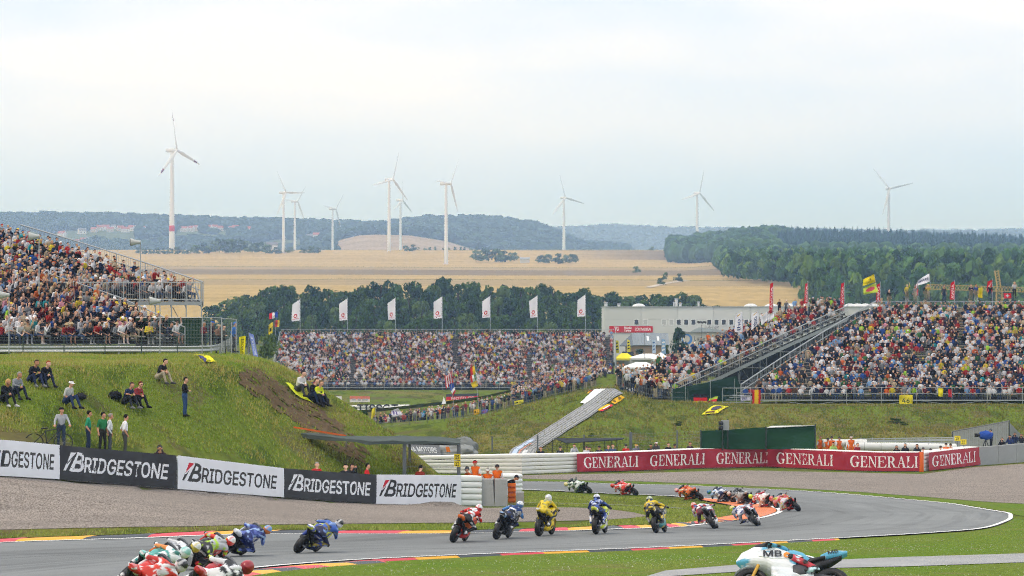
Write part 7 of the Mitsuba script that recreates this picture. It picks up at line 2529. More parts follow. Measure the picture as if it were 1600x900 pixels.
def behind_wall(px, head_y, Y, label, top, hd, facing=-90, pose='stand', group=None, sc=.9, **kw):
 """Someone standing behind a wall so that the top of the head is at head_y."""
 if Y < 0:
  Y = -Y
 elif px < 760:
  Y = float(np.interp(px, [q[0] for q in wl_b], WB[:, 1])) + {0: .9}.get(Y, .6 + (Y * 7.3 % 1.2))
 elif px < 800:
  Y = 125.0 + (px % 3) * .35
 elif px > 820:
  xs_ = [q[0] for q in wr_b + wr2_b + cb]
  Y = float(np.interp(px, xs_, np.concatenate([RB_[:, 1], R2B[:, 1], CB_[:, 1]]))) + (1.3 if px < 1400 or px > 1530 else 1.1) + (px * 3.7 % 1.0) + (2.0 if 1275 < px < 1335 and 'orange' in label else 0)
 p = at(px, head_y, Y)
 g = float(G(p[0], Y))
 hgt = (1.78 if pose == 'stand' else 1.30) * sc
 z = p[2] - hgt
 person(label, vec(p[0], Y, z), facing, pose, dict(top=top if isinstance(top, str) else top[0], bot='#2c2f36' if isinstance(top, str) else top[1], **({} if isinstance(top, str) or len(top) < 3 else top[2])), hd, scale=sc, group=group, **kw)


behind_wall(249.5, 695, 106.5, 'photographer with a dark cap crouching behind the black banner', '#3a2c30', ('cap', '#4a4a44'), -80, arms='camera', sc=.95)
behind_wall(494.5, 722, 118.5, 'grey-haired person in a red top behind the smaller black banner', '#b02a2c', ('hair', '#8d8a86'), -60)
behind_wall(540, 725, 119.5, 'dark-haired person behind the rim of the smaller black banner', '#2a2b30', ('hair', '#1a1715'), -80)
behind_wall(549, 725, 119.0, 'person in a black top with raised hands behind the smaller black banner', '#232428', ('hair', '#3a2c22'), -40, arms='camera')
behind_wall(573, 724, 119.6, 'dark-haired person in a bright red shirt behind the right end of the black banner', '#c02a2e', ('hair', '#1a1715'), -10)
behind_wall(656.5, 727, 121.5, 'person with black hair under the shelter behind the white banner', '#7a2c22', ('hair', '#1a1715'), 60)
ORG = ('#d8641e', '#d8641e', dict(sleeve='#dcdcdc', fore='#d8641e'))
for px, hy, Y, hd, lb, arms, fc in [(731, 729, 122.6, ('cap', '#5a6068'), 'marshal in orange with a grey cap, leftmost behind the white belts', 'down', -150), (743, 719, 124.0, ('cap', '#a8282c'), 'tall marshal in white and orange with a red cap behind the white belts', 'down', -120),
         (744.5, 731, 122.3, ('hair', '#1a1715'), 'dark-haired marshal in orange in front of the tall one', 'fold', -60), (762, 731, 122.2, ('cap', '#c9c9c4'), 'marshal in orange with a pale cap leaning on the concrete block', 'fold', -90),
         (777, 725.5, 123.2, ('cap', '#2b2c2e'), 'marshal in orange with black ear defenders', 'down', -100)]:
 behind_wall(px, hy, Y, lb, ORG, hd, fc, group=None, arms=arms)
behind_wall(786, 735.5, 122.6, 'person in black with a dark cap bending over the concrete block', '#17181b', ('cap', '#1c2030'), -20, arms='lap', lean=1.1)

# bicycle held behind the white banner
def bicycle(label, pos, heading):
 k = num('bicycle'); lab(k, label, 'bicycle')
 M = move(pos) @ rotz(math.radians(heading))
 fr = lin('#222326')

 def P(mb, nm, bs='paint', par=None):
  mb.v = [tf(q, M) for q in mb.v]
  return mb.put(num(nm, par or k), bs)
 for x, nm in ((-.5, 'rear_wheel'), (.52, 'front_wheel')):
  w = num(nm, k)
  a = np.linspace(0, 2 * PI, 25)
  P(MB().tube(np.stack([x + .32 * np.cos(a), a * 0, .34 + .32 * np.sin(a)], 1), .022, lin('#1a1a1a'), 6, caps=False), 'tyre', 'paint', w)
  m = MB()
  for s in range(10):
   t = s * PI / 5
   m.tube([(x, 0, .34), (x + .31 * math.cos(t), 0, .34 + .31 * math.sin(t))], .003, lin('#8a8a8a'), 4)
  P(m, 'spokes', 'steel', w)
 m = MB()
 for a, b in (((-.05, .32), (-.12, .80)), ((-.05, .32), (.38, .78)), ((-.11, .74), (.37, .84)), ((-.5, .34), (-.05, .32)), ((-.5, .34), (-.11, .72)), ((.36, .88), (.52, .34))):
  m.tube([(a[0], 0, a[1]), (b[0], 0, b[1])], .018, fr, 6)
 P(m, 'frame')
 P(MB().mesh(loft([(-.26, .82, .86, .07), (-.1, .82, .87, .05), (.0, .83, .86, .02)], 8, 2), lin('#151515')), 'saddle')
 P(MB().tube([(.30, .28, .98), (.36, .1, .95), (.36, -.1, .95), (.30, -.28, .98)], .014, fr, 6), 'handlebar')
 m = MB().tube([(-.05, -.09, .32), (-.05, .09, .32)], .05, fr, 8).tube([(-.05, .09, .32), (.10, .09, .25)], .012, fr, 5)
 P(m, 'crank', 'steel')


p = on_bank(78, 706)
bicycle('black bicycle leaning beside the person in a grey hooded top', p + vec(0, -.35, 0), 8)


# dark bags lying on the grass
def bag(label, px, py, w, h, col):
 p = on_bank(px, py)
 k = num('bag'); lab(k, label, 'bag')
 v, f = blob(int(px), 2)
 v = v * vec(w / 2, .25, h / 2)
 v[:, 2] = np.maximum(v[:, 2], -h * .35)
 put(num('body', k), v + p + vec(0, 0, h * .35), f, 'cloth', lin(col))
 a = np.linspace(0, PI, 9)
 MB().tube(np.stack([np.cos(a) * w * .25 + p[0], a * 0 + p[1] - .05, np.sin(a) * h * .4 + p[2] + h * .6], 1), .015, lin(col) * .8, 5).put(num('strap', k), 'cloth')


bag('black rucksack lying behind the pair on the middle of the bank', 180, 624, .55, .38, '#1a1b1e')
bag('dark bag beside the person with the white cap', 126, 624, .45, .28, '#26262a')
# people and a safety vest on the right flank of the bank
for px, py, lb, cols, hd in [(464.5, 607, 'person in a white shirt sitting behind the flank of the bank', dict(top='#d8d8d6', bot='#3a3c42'), ('hair', '#2a211c')),
        (485, 619, 'person in black sitting on the right flank of the bank', dict(top='#1e1f23', bot='#24304a'), ('hair', '#4a3426')),
        (492, 622, 'person in a yellow safety vest sitting on the right flank of the bank', dict(top='#c9d62c', bot='#24262c'), ('hair', '#6b5a3c'))]:
 Y = 126.0
 p = at(px, py, Y)
 p[2] = min(p[2], float(G(p[0], Y)) + .25)
 p = vec(p[0], Y, float(G(p[0], Y)))
 person(lb, p, -35, 'ground', cols, hd, arms='clasp')
bag('black bag at the feet of the group on the right flank of the bank', 502, 633, .7, .42, '#17181a')
# yellow tape band fallen along the edge of the bank
tp_ = np.array([hit(*q) for q in [(446, 603), (456, 606), (466, 613), (474, 620)]])
k = num('safety_tape'); lab(k, 'crumpled fluorescent yellow tarpaulin along the right edge of the bank', 'tarpaulin')
L_ = resample(tp_, 20)
v, f = drape(L_[:, :2], L_[:, :2] + vec(.5, -.5), .08, 5)
v[:, 2] += .12 * meshkit.noise(np.column_stack([v[:, :2] * 3, v[:, 0] * 0]))
sheet(num('cloth', k), v, f, 'cloth', lin('#ccd62c'))

# ---- guard rail and fence at the top of the bank
k = num('guard_rail'); lab(k, 'galvanised guard rail along the top of the left bank, curving away at its right end', 'guard rail')
gp = [(-70, 546.5), (0, 546), (90, 546), (180, 545.5), (270, 545.5), (325, 545), (345, 541), (356, 535), (362, 526)]
gd = [148, 148, 148, 148, 148, 148, 150, 154, 160]
GP = np.array([at(a, b, d) for (a, b), d in zip(gp, gd)])
GL = resample(PchipInterpolator(np.arange(len(GP)), GP)(np.linspace(0, len(GP) - 1, 60)), 60)
prof = [(0, .16), (-.05, .13), (-.05, .08), (0, .04), (0, -.04), (-.05, -.08), (-.05, -.13), (0, -.16)]
V = np.array([[[q[0], q[1] + o, q[2] + h] for o, h in prof] for q in GL])
put(num('beam', k), V.reshape(-1, 3), grid_faces(60, len(prof)), 'steel', GALV)
for q in resample(GL, 13):
 MB().box(q + vec(0, .12, -.12), (.09, .12, .62), GALV * .85).put(num('post', k), 'steel')
k = num('wire_fence'); lab(k, 'thin dark wire fence with posts behind the guard rail', 'fence')
for px in (36, 100, 164, 221, 277, 316, 330, 347, 362):
 a = at(px, 552, 147.4); b = at(px, 524 if px < 300 else 503, 147.4)
 MB().tube([a, b], .028, lin('#3a4a40') if px < 300 else GALV * .8, 6).put(num('post', k), 'paint')
x0_, x1_ = at(0, 540, 147.4)[0], at(362, 540, 147.4)[0]
for j in range(5):
 z = at(0, 527 + j * 5, 147.4)[2]
 MB().tube([vec(x0_ - 2, 147.4, z), vec(x1_, 147.4, z)], .006, lin('#4a5a50'), 4, caps=False).put(num('wire', k), 'paint')
k = num('mesh_panel'); lab(k, 'tall wire mesh panels with round posts right of the green screen', 'fence')
for px in (316, 346, 369):
 pole(k, 'post', px, 549, 496 if px < 360 else 499, 149, .03)
for a, b in (((316, 496), (346, 497)), ((346, 497.5), (369, 499))):
 MB().tube([at(*a, 149), at(*b, 149)], .02, GALV, 5).put(num('top_rail', k), 'steel')
m = MB()
for px in np.arange(230, 369, 2.4):
 m.tube([at(px, 498, 149), at(px, 545, 149)], .004, lin('#8f9794'), 4, caps=False)
for py in np.arange(500, 546, 5.5):
 m.tube([at(230, py, 149), at(369, py, 149)], .004, lin('#8f9794'), 4, caps=False)
kk = m.put(num('mesh', k), 'steel'); lab(kk, kind='stuff')
# green screened container behind it
k = num('windbreak_screen'); lab(k, 'dark green screen beside the lower tier of the left grandstand', 'screen')
c = Cloth([(212, 498), (316, 497), (316, 549), (212, 549)], 153, .06, 1, n=30)
c.piece(num('cloth', k), 0, 1, 0, 1, lin('#24402f'))
MB().tube([at(212, 497, 152.9), at(316, 496.5, 152.9)], .03, GALV, 6).put(num('top_rail', k), 'steel')
# loudspeakers on poles
for px, hy, by, Y, lb in [(212.5, 379, 440, 166, 'grey horn loudspeaker on a pole above the upper tier, nearest the field'), (54, 370, 460, 150, 'grey horn loudspeaker on a tall pole among the upper rows of the left grandstand'),
       (243, 471, 552, 146.8, 'grey horn loudspeaker on a pole below the upper deck of the left grandstand'), (7, 461.5, 552, 146.8, 'grey horn loudspeaker on a pole at the left edge of the picture')]:
 k = num('loudspeaker'); lab(k, lb, 'loudspeaker', 'horn loudspeakers on poles at the left grandstand')
 xp = px + (7 if px > 100 else 7)
 pole(k, 'pole', xp, by, hy - 1, Y, .03)
 c0 = at(px, hy, Y - .1)
 pts = np.array([c0 + vec(-.30 + .55 * t, -.14 * (1 - t), .02) for t in (0, .12, .4, .75, 1)])
 MB().tube(pts, [.225, .215, .16, .11, .10], lin('#b9bbb6'), 14).put(num('horn', k), 'paint')
 MB().tube([pts[0] + vec(-.012, -.006, 0), pts[0] + vec(.01, .0, 0)], [.20, .17], lin('#6d6e6a'), 14).put(num('mouth', k), 'paint')
# group at the right end of the stand
for px, hy, top, hd, lb in [(318, 503, '#6e2430', ('hair', '#8d8a86'), 'grey-haired person in maroon standing behind the mesh panel'), (331, 501, '#3a2430', ('cap', '#2c58a8'), 'person in a dark coat and blue cap standing behind the mesh panel'),
       (341, 506, '#8a6a5a', ('hat', '#a89a80'), 'person in brown with a pale hat standing behind the mesh panel'), (349, 508, '#4a4a44', ('hair', '#3a2c22'), 'dark-haired person bending behind the mesh panel')]:
 behind_wall(px, hy, -152.5, lb, top, hd, -30, arms='fold')
behind_wall(366, 503, -152, 'person in a blue hooded coat standing at the end of the guard rail', '#2f6fc0', ('hair', '#2f6fc0'), -10, arms='pocket')
# yellow cloths and flags at the end of the rail
lay('banner', 'yellow banner with a dark numeral lying on the grass below the guard rail', [(303, 557), (319, 557.5), (338, 569.5), (316, 568.5)], [('#dcd01c', 0, 1, 0, 1)], marks=[(affinity.scale(text_shape('5', .5, None, True), 1.1, 1.1, origin=(0, 0)), '#3a3a6a')])
k = num('banner'); lab(k, 'yellow banner with black lettering hanging at the end of the guard rail', 'banner')
c = Cloth([(373.5, 526.5), (384, 525), (382, 562), (375.5, 558)], 147.2, .10, 4)
c.piece(num('cloth', k), 0, 1, 0, 1, lin('#d8cf1c'))
c.text(num('lettering', k), '46 ROSI', lin('#22241c'), .30, .92, .80, .42, 90)
k = num('feather_flag'); lab(k, 'violet-blue feather flag with white lettering beside the yellow banner', 'flag')
pole(k, 'pole', 389, 562, 519, 146, .015)
c = Cloth([(388.5, 519.5), (396, 523), (403.5, 558), (396.5, 558)], 146, .05, 2)
c.piece(num('cloth', k), 0, 1, 0, 1, lin('#7f8fce'))
c.text(num('lettering', k), 'SCHULE', lin('#e2e6f0'), .30, .92, .80, .45, 90)
fk, _ = plain_flag('flag', 'blue, white and red flag on the leaning pole left of the far grandstand', [(420.5, 490), (434, 486.5), (434, 496), (420.5, 499)], 400, [('#c8303a', 0, .36), ('#e4e4e6', .36, .66), ('#2c4aa6', .66, 1)], vertical=True)
pole(fk, 'pole', 426, 560, 484, 400.2, .03, px1=434)
k = num('flag'); lab(k, 'yellow flag with black marks below the tricolour on the leaning pole', 'flag')
c = Cloth([(420, 507), (426.5, 503), (426, 520), (419, 527)], 399, .10, 5); c.piece(num('cloth', k), 0, 1, 0, 1, lin('#cdb92a')); c.shape(num('mark', k), sbox(.25, .3, .7, .6), lin('#2a2a2a'))
k = num('flag'); lab(k, 'dark, red and yellow flag fluttering beside the leaning pole', 'flag')
c = Cloth([(428, 500), (437, 500), (436, 511), (427, 511)], 399, .12, 2)
for (a_, b_, cc) in ((0, .34, '#6a5a58'), (.34, .67, '#c03a38'), (.67, 1, '#cdb03a')):
 c.piece(num('stripe', k), a_, b_, 0, 1, lin(cc))
p = at(421, 560, 330)
tree('bush', 'bright green bush left of the far grandstand', None, vec(p[0], 330, p[2] - .4), 3.6, 3.4, 3, kind='bush', trunk=False)
for px, py, ty, w, Y, lb in [(548, 668, 632, 34, 222, 'leafy shrub behind the right flank of the bank'), (568, 674, 640, 28, 221, 'lower leafy shrub right of the other behind the bank')]:
 p = at(px, py, Y)
 tree('shrub', lb, None, p, (py - ty) * Y / F, w * Y / F, int(px), kind='shrub', trunk=False)

for px, py, w, h, lb in [(1398, 661, 26, 11, 'dark low bush on the right bank below the yellow lettered cloth'), (1412, 664, 18, 8, 'smaller dark bush touching the low bush on the right bank'), (924, 681, 14, 7, 'small dark bush on the bank right of the concrete lane'), (1060, 664, 20, 9, 'low bush on the bank left of the signal light')]:
 p = hit(px, py)
 tree('shrub', lb, None, p - vec(0, 0, .1), h * p[1] / F, w * p[1] / F, px, small=True, kind='shrub', trunk=False)

# ---- centre: far barrier, boards, flags, tents in the dip
k = num('tyre_barrier')
YB = 400.0
for j in range(5):
 z0, z1 = at(560, 661 - 5.6 * j, YB)[2], at(560, 655.6 - 5.6 * j, YB)[2]
 xa_, xb_ = at(540, 650, YB)[0], at(640, 650, YB)[0]
 MB().tube([vec(xa_, YB, (z0 + z1) / 2), vec(xb_, YB, (z0 + z1) / 2 + .1)], (z1 - z0) / 2, lin('#d8d8d2'), 8).put(num('belt', k), 'paint')
lab(k, 'far white tyre barrier with black lettering behind the right flank of the bank', 'barrier')
wall_mark(num('lettering', k), text_shape('TISSOT', 1.15, 5.6, True), 558, 645, YB - .30, lin('#2a2b2e'))
k = num('tyre_barrier')
for j in range(5):
 y0, y1 = 659 - 5.2 * j, 646 - 4.6 * j
 MB().tube([at(600, y0, 396), at(700, (y0 + y1) / 2, 397), at(830, y1 - 4, 398)], .22, lin('#dcdcd6'), 8).put(num('belt', k), 'paint')
lab(k, 'long far white tyre barrier beyond the crowd on the crest', 'barrier')
for q, bands, lb in [([(506, 619), (534, 619), (534, 627), (506, 627)], [('#dcdcdc', 0, 1)], 'white advertising board on the far grass, left one'), ([(546.5, 619), (578, 619), (578, 629), (546.5, 629)], [('#cf7a66', 0, .5), ('#d8d4d0', .5, 1)], 'red and white advertising board on the far grass, right one')]:
 k, c = plain_flag('advertising_board', lb, q, 432, bands, wave=.02, cat='board')
 c.shape(num('mark', k), shapely.union_all([sbox(.1, .3, .3, .6), sbox(.4, .3, .55, .6), sbox(.62, .3, .9, .6)]), lin('#a8a8ac'))
k, c = plain_flag('advertising_board', 'board with a red lettered band over yellow on the far grass bank', [(697, 616), (748, 614.5), (748, 628), (697, 630)], 430, [('#4a4a50', 0, .3), ('#c9333a', .3, .68), ('#d4b03a', .68, 1)], wave=.02, cat='board')
c.text(num('lettering', k), 'MOTO GP', lin('#e0c8c8'), .16, .64, .30, .70)
# white pyramid tent, inflatable arch van, small tents
k = num('tent'); lab(k, 'small white pyramid tent behind the crowd on the crest', 'tent')
a, b, t = at(682, 660, 338), at(707, 660, 338), at(693, 620, 338)
MB().add([a, b, b + vec(0, 2.0, 0), a + vec(0, 2.0, 0), t + vec(0, 1, 0)], np.array([[0, 1, 4], [1, 2, 4], [2, 3, 4], [3, 0, 4]]), lin('#dddfdf')).put(num('canopy', k), 'cloth')
k = num('inflatable_arch'); lab(k, 'white inflatable arch with dark blue lettering beyond the bank', 'arch')
ca = at(596, 664, 340)
ang = np.linspace(0, PI, 17)
MB().tube(np.stack([ca[0] + 1.9 * np.cos(ang), ang * 0 + 340, ca[2] + 1.35 * np.sin(ang)], 1), .42, lin('#dadcdc'), 12).put(num('tube', k), 'cloth')
wall_mark(num('lettering', k), text_shape('SUZUKI', .42, 1.5, True), 586, 651.5, 339.5, lin('#2c3a6a'))
k = num('flag'); lab(k, 'yellow flag hanging beside the inflatable arch', 'flag')
pole(k, 'pole', 587, 672, 634, 236, .02)
c = Cloth([(581, 640), (587, 635), (586, 648), (580, 655)], 236, .08, 1); c.piece(num('cloth', k), 0, 1, 0, 1, lin('#cfc02a'))
k = num('flag'); lab(k, 'white and violet flag waving behind the crowd on the crest', 'flag')
c = Cloth([(611, 642), (622, 637), (629, 648), (612, 652)], 238, .12, 6); c.piece(num('cloth', k), 0, 1, 0, 1, lin('#d6d4e2')); c.shape(num('mark', k), shapely.union_all([sbox(.2, .3, .35, .8), sbox(.5, .2, .62, .75)]), lin('#6a5a9a'))
# tall flagpoles before the far grandstand
k = num('flag'); lab(k, 'red and white striped flag over a blue one before the far grandstand', 'flag')
pole(k, 'pole', 712, 660, 570, 236, .022, px1=702)
c = Cloth([(695, 590), (705, 580), (708, 598), (697, 607)], 236, .10, 2)
for i in range(7):
 c.piece(num('stripe', k), i / 7, (i + 1) / 7, 0, 1, lin('#b8343e' if i % 2 == 0 else '#e0dede'))
c = Cloth([(701, 601), (708, 597), (712, 611), (708, 619)], 236, .08, 3)
c.piece(num('stripe', k), 0, 1, 0, .55, lin('#3a54a4')); c.piece(num('stripe', k), 0, 1, .55, .8, lin('#dcdce2')); c.piece(num('stripe', k), 0, 1, .8, 1, lin('#c0343e'))
k = num('flag'); lab(k, 'black, red and gold flag above a green, white and red one on the right flagpole', 'flag')
pole(k, 'pole', 750, 655, 566, 236, .024, px1=741)
c = Cloth([(731, 579), (741.5, 570), (743, 584), (732, 593)], 236, .10, 4)
for i, cc in enumerate(('#2a2a2c', '#c0302e', '#cfae2c')):
 c.piece(num('stripe', k), i / 3, (i + 1) / 3, 0, 1, lin(cc))
c = Cloth([(734, 588), (743.5, 583), (745, 593), (736, 598)], 236, .08, 1)
for i, cc in enumerate(('#c0302e', '#dcdcdc', '#3a7a44')):
 c.piece(num('stripe', k), i / 3, (i + 1) / 3, 0, 1, lin(cc))
c = Cloth([(735, 599), (744.5, 594), (747, 603), (739, 607)], 236, .08, 6); c.piece(num('stripe', k), 0, 1, 0, 1, lin('#cdb42c'))
for q, col, lb in [([(740, 640), (749, 638.5), (749, 647), (740, 648)], '#d8a81c', 'yellow banner hung on the crest fence'), ([(752, 641), (762, 639), (762, 645), (752, 647)], '#6a6ab0', 'blue and red flag hung on the crest fence'), ([(803, 627), (818, 624), (818, 630), (804, 633)], '#c9c03a', 'yellow and black banner hung on the crest fence further right')]:
 k = num('fence_banner'); lab(k, lb, 'banner')
 c = Cloth(q, 235, .05, q[0][0]); c.piece(num('cloth', k), 0, 1, 0, 1, lin(col)); c.shape(num('mark', k), shapely.union_all([sbox(.2, .3, .4, .7), sbox(.55, .3, .75, .7)]), lin('#2a2a2c') if col != '#6a6ab0' else lin('#b83a44'))
k = num('crest_fence'); lab(k, 'thin wire fence in front of the crowd along the crest of the bank', 'fence')
cf = [(585, 674), (640, 667), (695, 660), (752, 650), (800, 638), (845, 627), (887, 617), (935, 607)]
for i in range(len(cf) - 1):
 for t in (0, .5):
  px, py = cf[i][0] + (cf[i + 1][0] - cf[i][0]) * t, cf[i][1] + (cf[i + 1][1] - cf[i][1]) * t
  pole(k, 'post', px, py, py - 22, 234, .025, lin('#6a6e6a'))
for h in (6, 12, 18):
 MB().tube([at(x, y - h, 234) for x, y in cf], .008, lin('#7a7e7a'), 4, caps=False).put(num('wire', k), 'paint')
k = num('crest_fence'); lab(k, 'wire fence in front of the crowd right of the concrete lane', 'fence')
cf2 = [(965, 608), (985, 615), (1010, 623), (1045, 628), (1075, 630)]
for x, y in cf2 + [(975, 611.5), (998, 619), (1027, 625.5)]:
 pole(k, 'post', x, y, y - 22, 233, .025, lin('#6a6e6a'))
for h in (8, 16):
 MB().tube([at(x, y - h, 233) for x, y in cf2], .008, lin('#7a7e7a'), 4, caps=False).put(num('wire', k), 'paint')

# ---- marshals' shelter in front: tarpaulin on posts
k = num('shelter'); lab(k, 'low shelter roofed with a sagging dark tarpaulin behind the white banner', 'shelter')
pts_f = [(466, 678.5), (520, 684), (580, 690), (632, 690), (690, 691), (718, 692.5)]
pts_b = [(472, 677), (525, 681.5), (585, 682), (640, 681.5), (690, 683.5), (720, 687)]
sy = lambda x, o: float(np.interp(x, [466, 560, 632, 720], [hit(468, 680)[1] + .2, 119.5, 122.6, 124.6])) + o
Fp = resample([at(x, y, sy(x, 0)) for x, y in pts_f], 50)
Bp = resample([at(x, y, sy(x, .4 + 2.6 * min(1, (x - 466) / 160))) for x, y in pts_b], 50)
tt = np.linspace(0, 1, 8)[None, :, None]
Q = Fp[:, None] * (1 - tt) + Bp[:, None] * tt
nz = meshkit.fbm(np.stack([Q[..., 0] * 1.6, Q[..., 1] * 1.2, Q[..., 0] * 0], -1), 3, 4) - .5
Q[..., 2] += .22 * nz * np.sin(tt[..., 0] * PI * .8 + .4) + .02
f = grid_faces(50, 8)
V = Q.reshape(-1, 3)
skirt = Fp.copy(); skirt[:, 2] -= .06 + .09 * meshkit.noise(np.column_stack([Fp[:, 0] * 2, Fp[:, 0] * 0, Fp[:, 0] * 0])); skirt[:, 1] -= .03
top = V.reshape(50, 8, 3)[:, 0]
S = np.stack([top, skirt], 1).reshape(-1, 3)
put(num('tarpaulin', k), np.vstack([V, V - vec(0, 0, .02), S]), np.vstack([f, f[:, ::-1] + 400, grid_faces(50, 2) + 800]), 'cloth', lin('#4a524e'))
for px, Y, w in ((632, 122.8, .11), (717, 124.8, .10), (640, 125.4, .08), (716, 127.2, .08)):
 a, b = at(px, 745, Y), at(px, 692, Y)
 MB().box((a + b) / 2, (w * 1.4, w, b[2] - a[2]), lin('#6a6e70')).put(num('post', k), 'paint')
MB().tube([at(632, 693, 122.8), at(717, 695, 124.8)], .04, lin('#3a3d3e'), 6).put(num('beam', k), 'paint')
for j in range(3):
 MB().tube([at(632, 705 + 12 * j, 122.8), at(717, 707 + 12 * j, 124.8)], .010, lin('#6a6e6a'), 4).put(num('wire', k), 'paint')
for py, s_ in ((714, '15'), (724.5, '12')):
 kk = num('number_plate', k)
 a, b = at(709.5, py - 4.7, 124.6), at(719.5, py + 4.7, 124.6)
 MB().box((a + b) / 2, (b[0] - a[0], .02, a[2] - b[2]), lin('#d9c01c')).put(kk, 'paint')
 g = text_shape(s_, .17, .16, True)
 p = at(711.5, py + 3.4, 124.58)
 v, f = fold_text(g, lambda s, t, o: np.stack([p[0] + s, s * 0 + p[1] - .005, p[2] + t], -1), 0, 1)
 put(num('numeral', kk), v, f, 'paint', lin('#1e1e1e'))
k = num('barrier_tape'); lab(k, 'orange tape stretched along the bank above the shelter', 'tape')
a, b = at(459, 667.5, 119.5), at(541, 681, 123.0)
MB().bar(a, b, .02, .07, lin('#d9682c'), up=(0, 0, 1)).put(num('band', k), 'cloth')
MB().tube([vec(b[0], b[1], float(G(b[0], b[1])) - .1), b + vec(0, 0, .1)], .03, lin('#77736a'), 6).put(num('peg', k), 'paint')

# heap of grey tarpaulin and dark lettered banner behind the white barrier
k = num('banner'); lab(k, 'dark grey banner with white lettering leaning behind the far white belts', 'banner')
c = Cloth([(606, 690), (686, 694), (690, 711), (622, 710)], 196, .12, 3, lean=-1.0); c.piece(num('cloth', k), 0, 1, 0, 1, lin('#6b6e70'))
c.text(num('lettering', k), 'DEKRA MOTORS', lin('#c4c8c8'), .16, .80, .46, .76)
k = num('tarpaulin_heap'); lab(k, 'heap of crumpled grey plastic sheeting behind the far white belts', 'tarpaulin')
v, f = blob(7, 3)
v = v * (1 + .35 * (meshkit.fbm(v * 2.2, 3, 2) - .5)[:, None]) * vec(1.6, 1.0, .72)
put(num('sheet', k), v + at(711, 706, 197) - vec(0, 0, .15), f, 'cloth', lin('#8e9290'))
v, f = blob(8, 3)
v = v * (1 + .4 * (meshkit.fbm(v * 2.6, 3, 5) - .5)[:, None]) * vec(.9, .8, .85)
put(num('sheet', k), v + at(726, 702, 197.5), f, 'cloth', lin('#7c807e'))
k = num('marker_board'); lab(k, 'orange board beside the crumpled grey sheeting', 'board')
c = Cloth([(696, 698), (702, 698), (704, 707), (698, 707)], 195, .01, 1); c.piece(num('panel', k), 0, 1, 0, 1, lin('#dd7a2c'))

# ---- people behind the far barrier
YW = 183.5
FAR = [(845, 698, '#2b2e38', ('hair', '#2a211c'), 'person in a dark jacket at the post left of the far awning'), (875.5, 697, '#2a2c2e', ('cap', '#3a3a3c'), 'person in dark clothes under the left end of the far awning'), (897, 694, '#b9bdc4', ('hair', '#5a3a28'), 'person in pale grey under the far awning'),
  (916, 697, '#c9ccd0', ('cap', '#5a3a44'), 'person in white with a dark cap right of the awning post'), (921, 698.5, '#33363c', ('hair', '#2a211c'), 'person in dark grey beside the one in white under the awning'), (936, 696.5, '#2a3040', ('cap', '#2a2c34'), 'person in navy under the right half of the awning'),
  (950, 695, '#3c4a66', ('hair', '#4a3426'), 'person in slate blue, left of the pair under the awning end'), (957.5, 694.5, '#4a5a78', ('hair', '#6b4a30'), 'person in lighter blue, right of the pair under the awning end'), (978, 694, '#c0302c', ('cap', '#22242a'), 'person in a red jacket behind the first red banner'),
  (993.5, 693.5, '#77798a', ('cap', '#c9a24a'), 'person in grey with a yellow cap behind the red banner'), (1017, 694, '#2a2c30', ('hair', '#2a211c'), 'person in black, left of the pair with a white cap'), (1025.5, 690, '#4a4a4a', ('cap', '#dcdcdc'), 'taller person with a white cap behind the red banner'),
  (1044, 692, '#25262a', ('hair', '#1f1a18'), 'person in black with a yellow vest edge behind the red banner'), (1054.5, 693.5, '#3a3f4a', ('cap', '#2a2c34'), 'person in dark blue right of the one in black'), (1078, 690.5, '#4a3c40', ('hair', '#3a2c22'), 'person in brown and yellow left of the green windbreak')]
for px, hy, top, hd, lb in FAR:
 behind_wall(px, hy, YW + rng.uniform(0, 1.0), lb, top, hd, -90 + rng.uniform(-30, 30), arms=['down', 'fold', 'camera'][int(rng.integers(3))])
for px, hy, hd, lb in [(1281, 681, ('cap', '#8a6a5a'), 'marshal in orange leaning on a stick right of the green windbreak'), (1293, 684, ('cap', '#3a3c40'), 'marshal in orange, second right of the green windbreak'), (1299.5, 681.5, ('cap', '#2b2c2e'), 'marshal in orange with a dark cap, third right of the windbreak'),
      (1311, 682, ('cap', '#4a4c50'), 'marshal in orange standing in the middle of the group'), (1330, 681, ('cap', '#c0b0a8'), 'marshal in orange standing apart behind the white air cushions')]:
 behind_wall(px, hy, 190 + rng.uniform(-1, 1), lb, ORG, hd, -80 + rng.uniform(-40, 40))
behind_wall(1302, 691, 186, 'photographer with a white and lime vest crouching among the marshals', '#9fbf6a', ('hair', '#2a211c'), -90, arms='camera', sc=.9)
behind_wall(1339.5, 692, 186, 'person in a red jacket behind the second red banner', '#8a2a34', ('hair', '#3a2c22'), -60)
for px, hy, lb in [(1401, 696, 'photographer in dark clothes, leftmost of three behind the red banner'), (1414.5, 693, 'photographer in dark clothes, middle of three behind the red banner'), (1433, 694, 'photographer in dark clothes, rightmost of three behind the red banner')]:
 behind_wall(px, hy, 184.5, lb, '#2b2d33', ('hair', '#241d19'), -100, arms='camera')
for px, hy, Y, lb in [(1442.5, 699, 181.0, 'marshal in an orange coverall at the gap between the red banners'), (1454.5, 700.5, 182.5, 'person with a dark cap right of the orange marker post'), (1470, 696.5, 183, 'marshal in orange bending behind the short red banner'), (1478, 692, 183.5, 'marshal in orange with a dark cap behind the short red banner'), (1485, 693, 182.6, 'marshal in orange at the right end of the group behind the short red banner')]:
 behind_wall(px, hy, Y, lb, ORG if 'marshal' in lb else '#5a4a4a', ('cap', '#3a3c40'), -110 + rng.uniform(-30, 30))
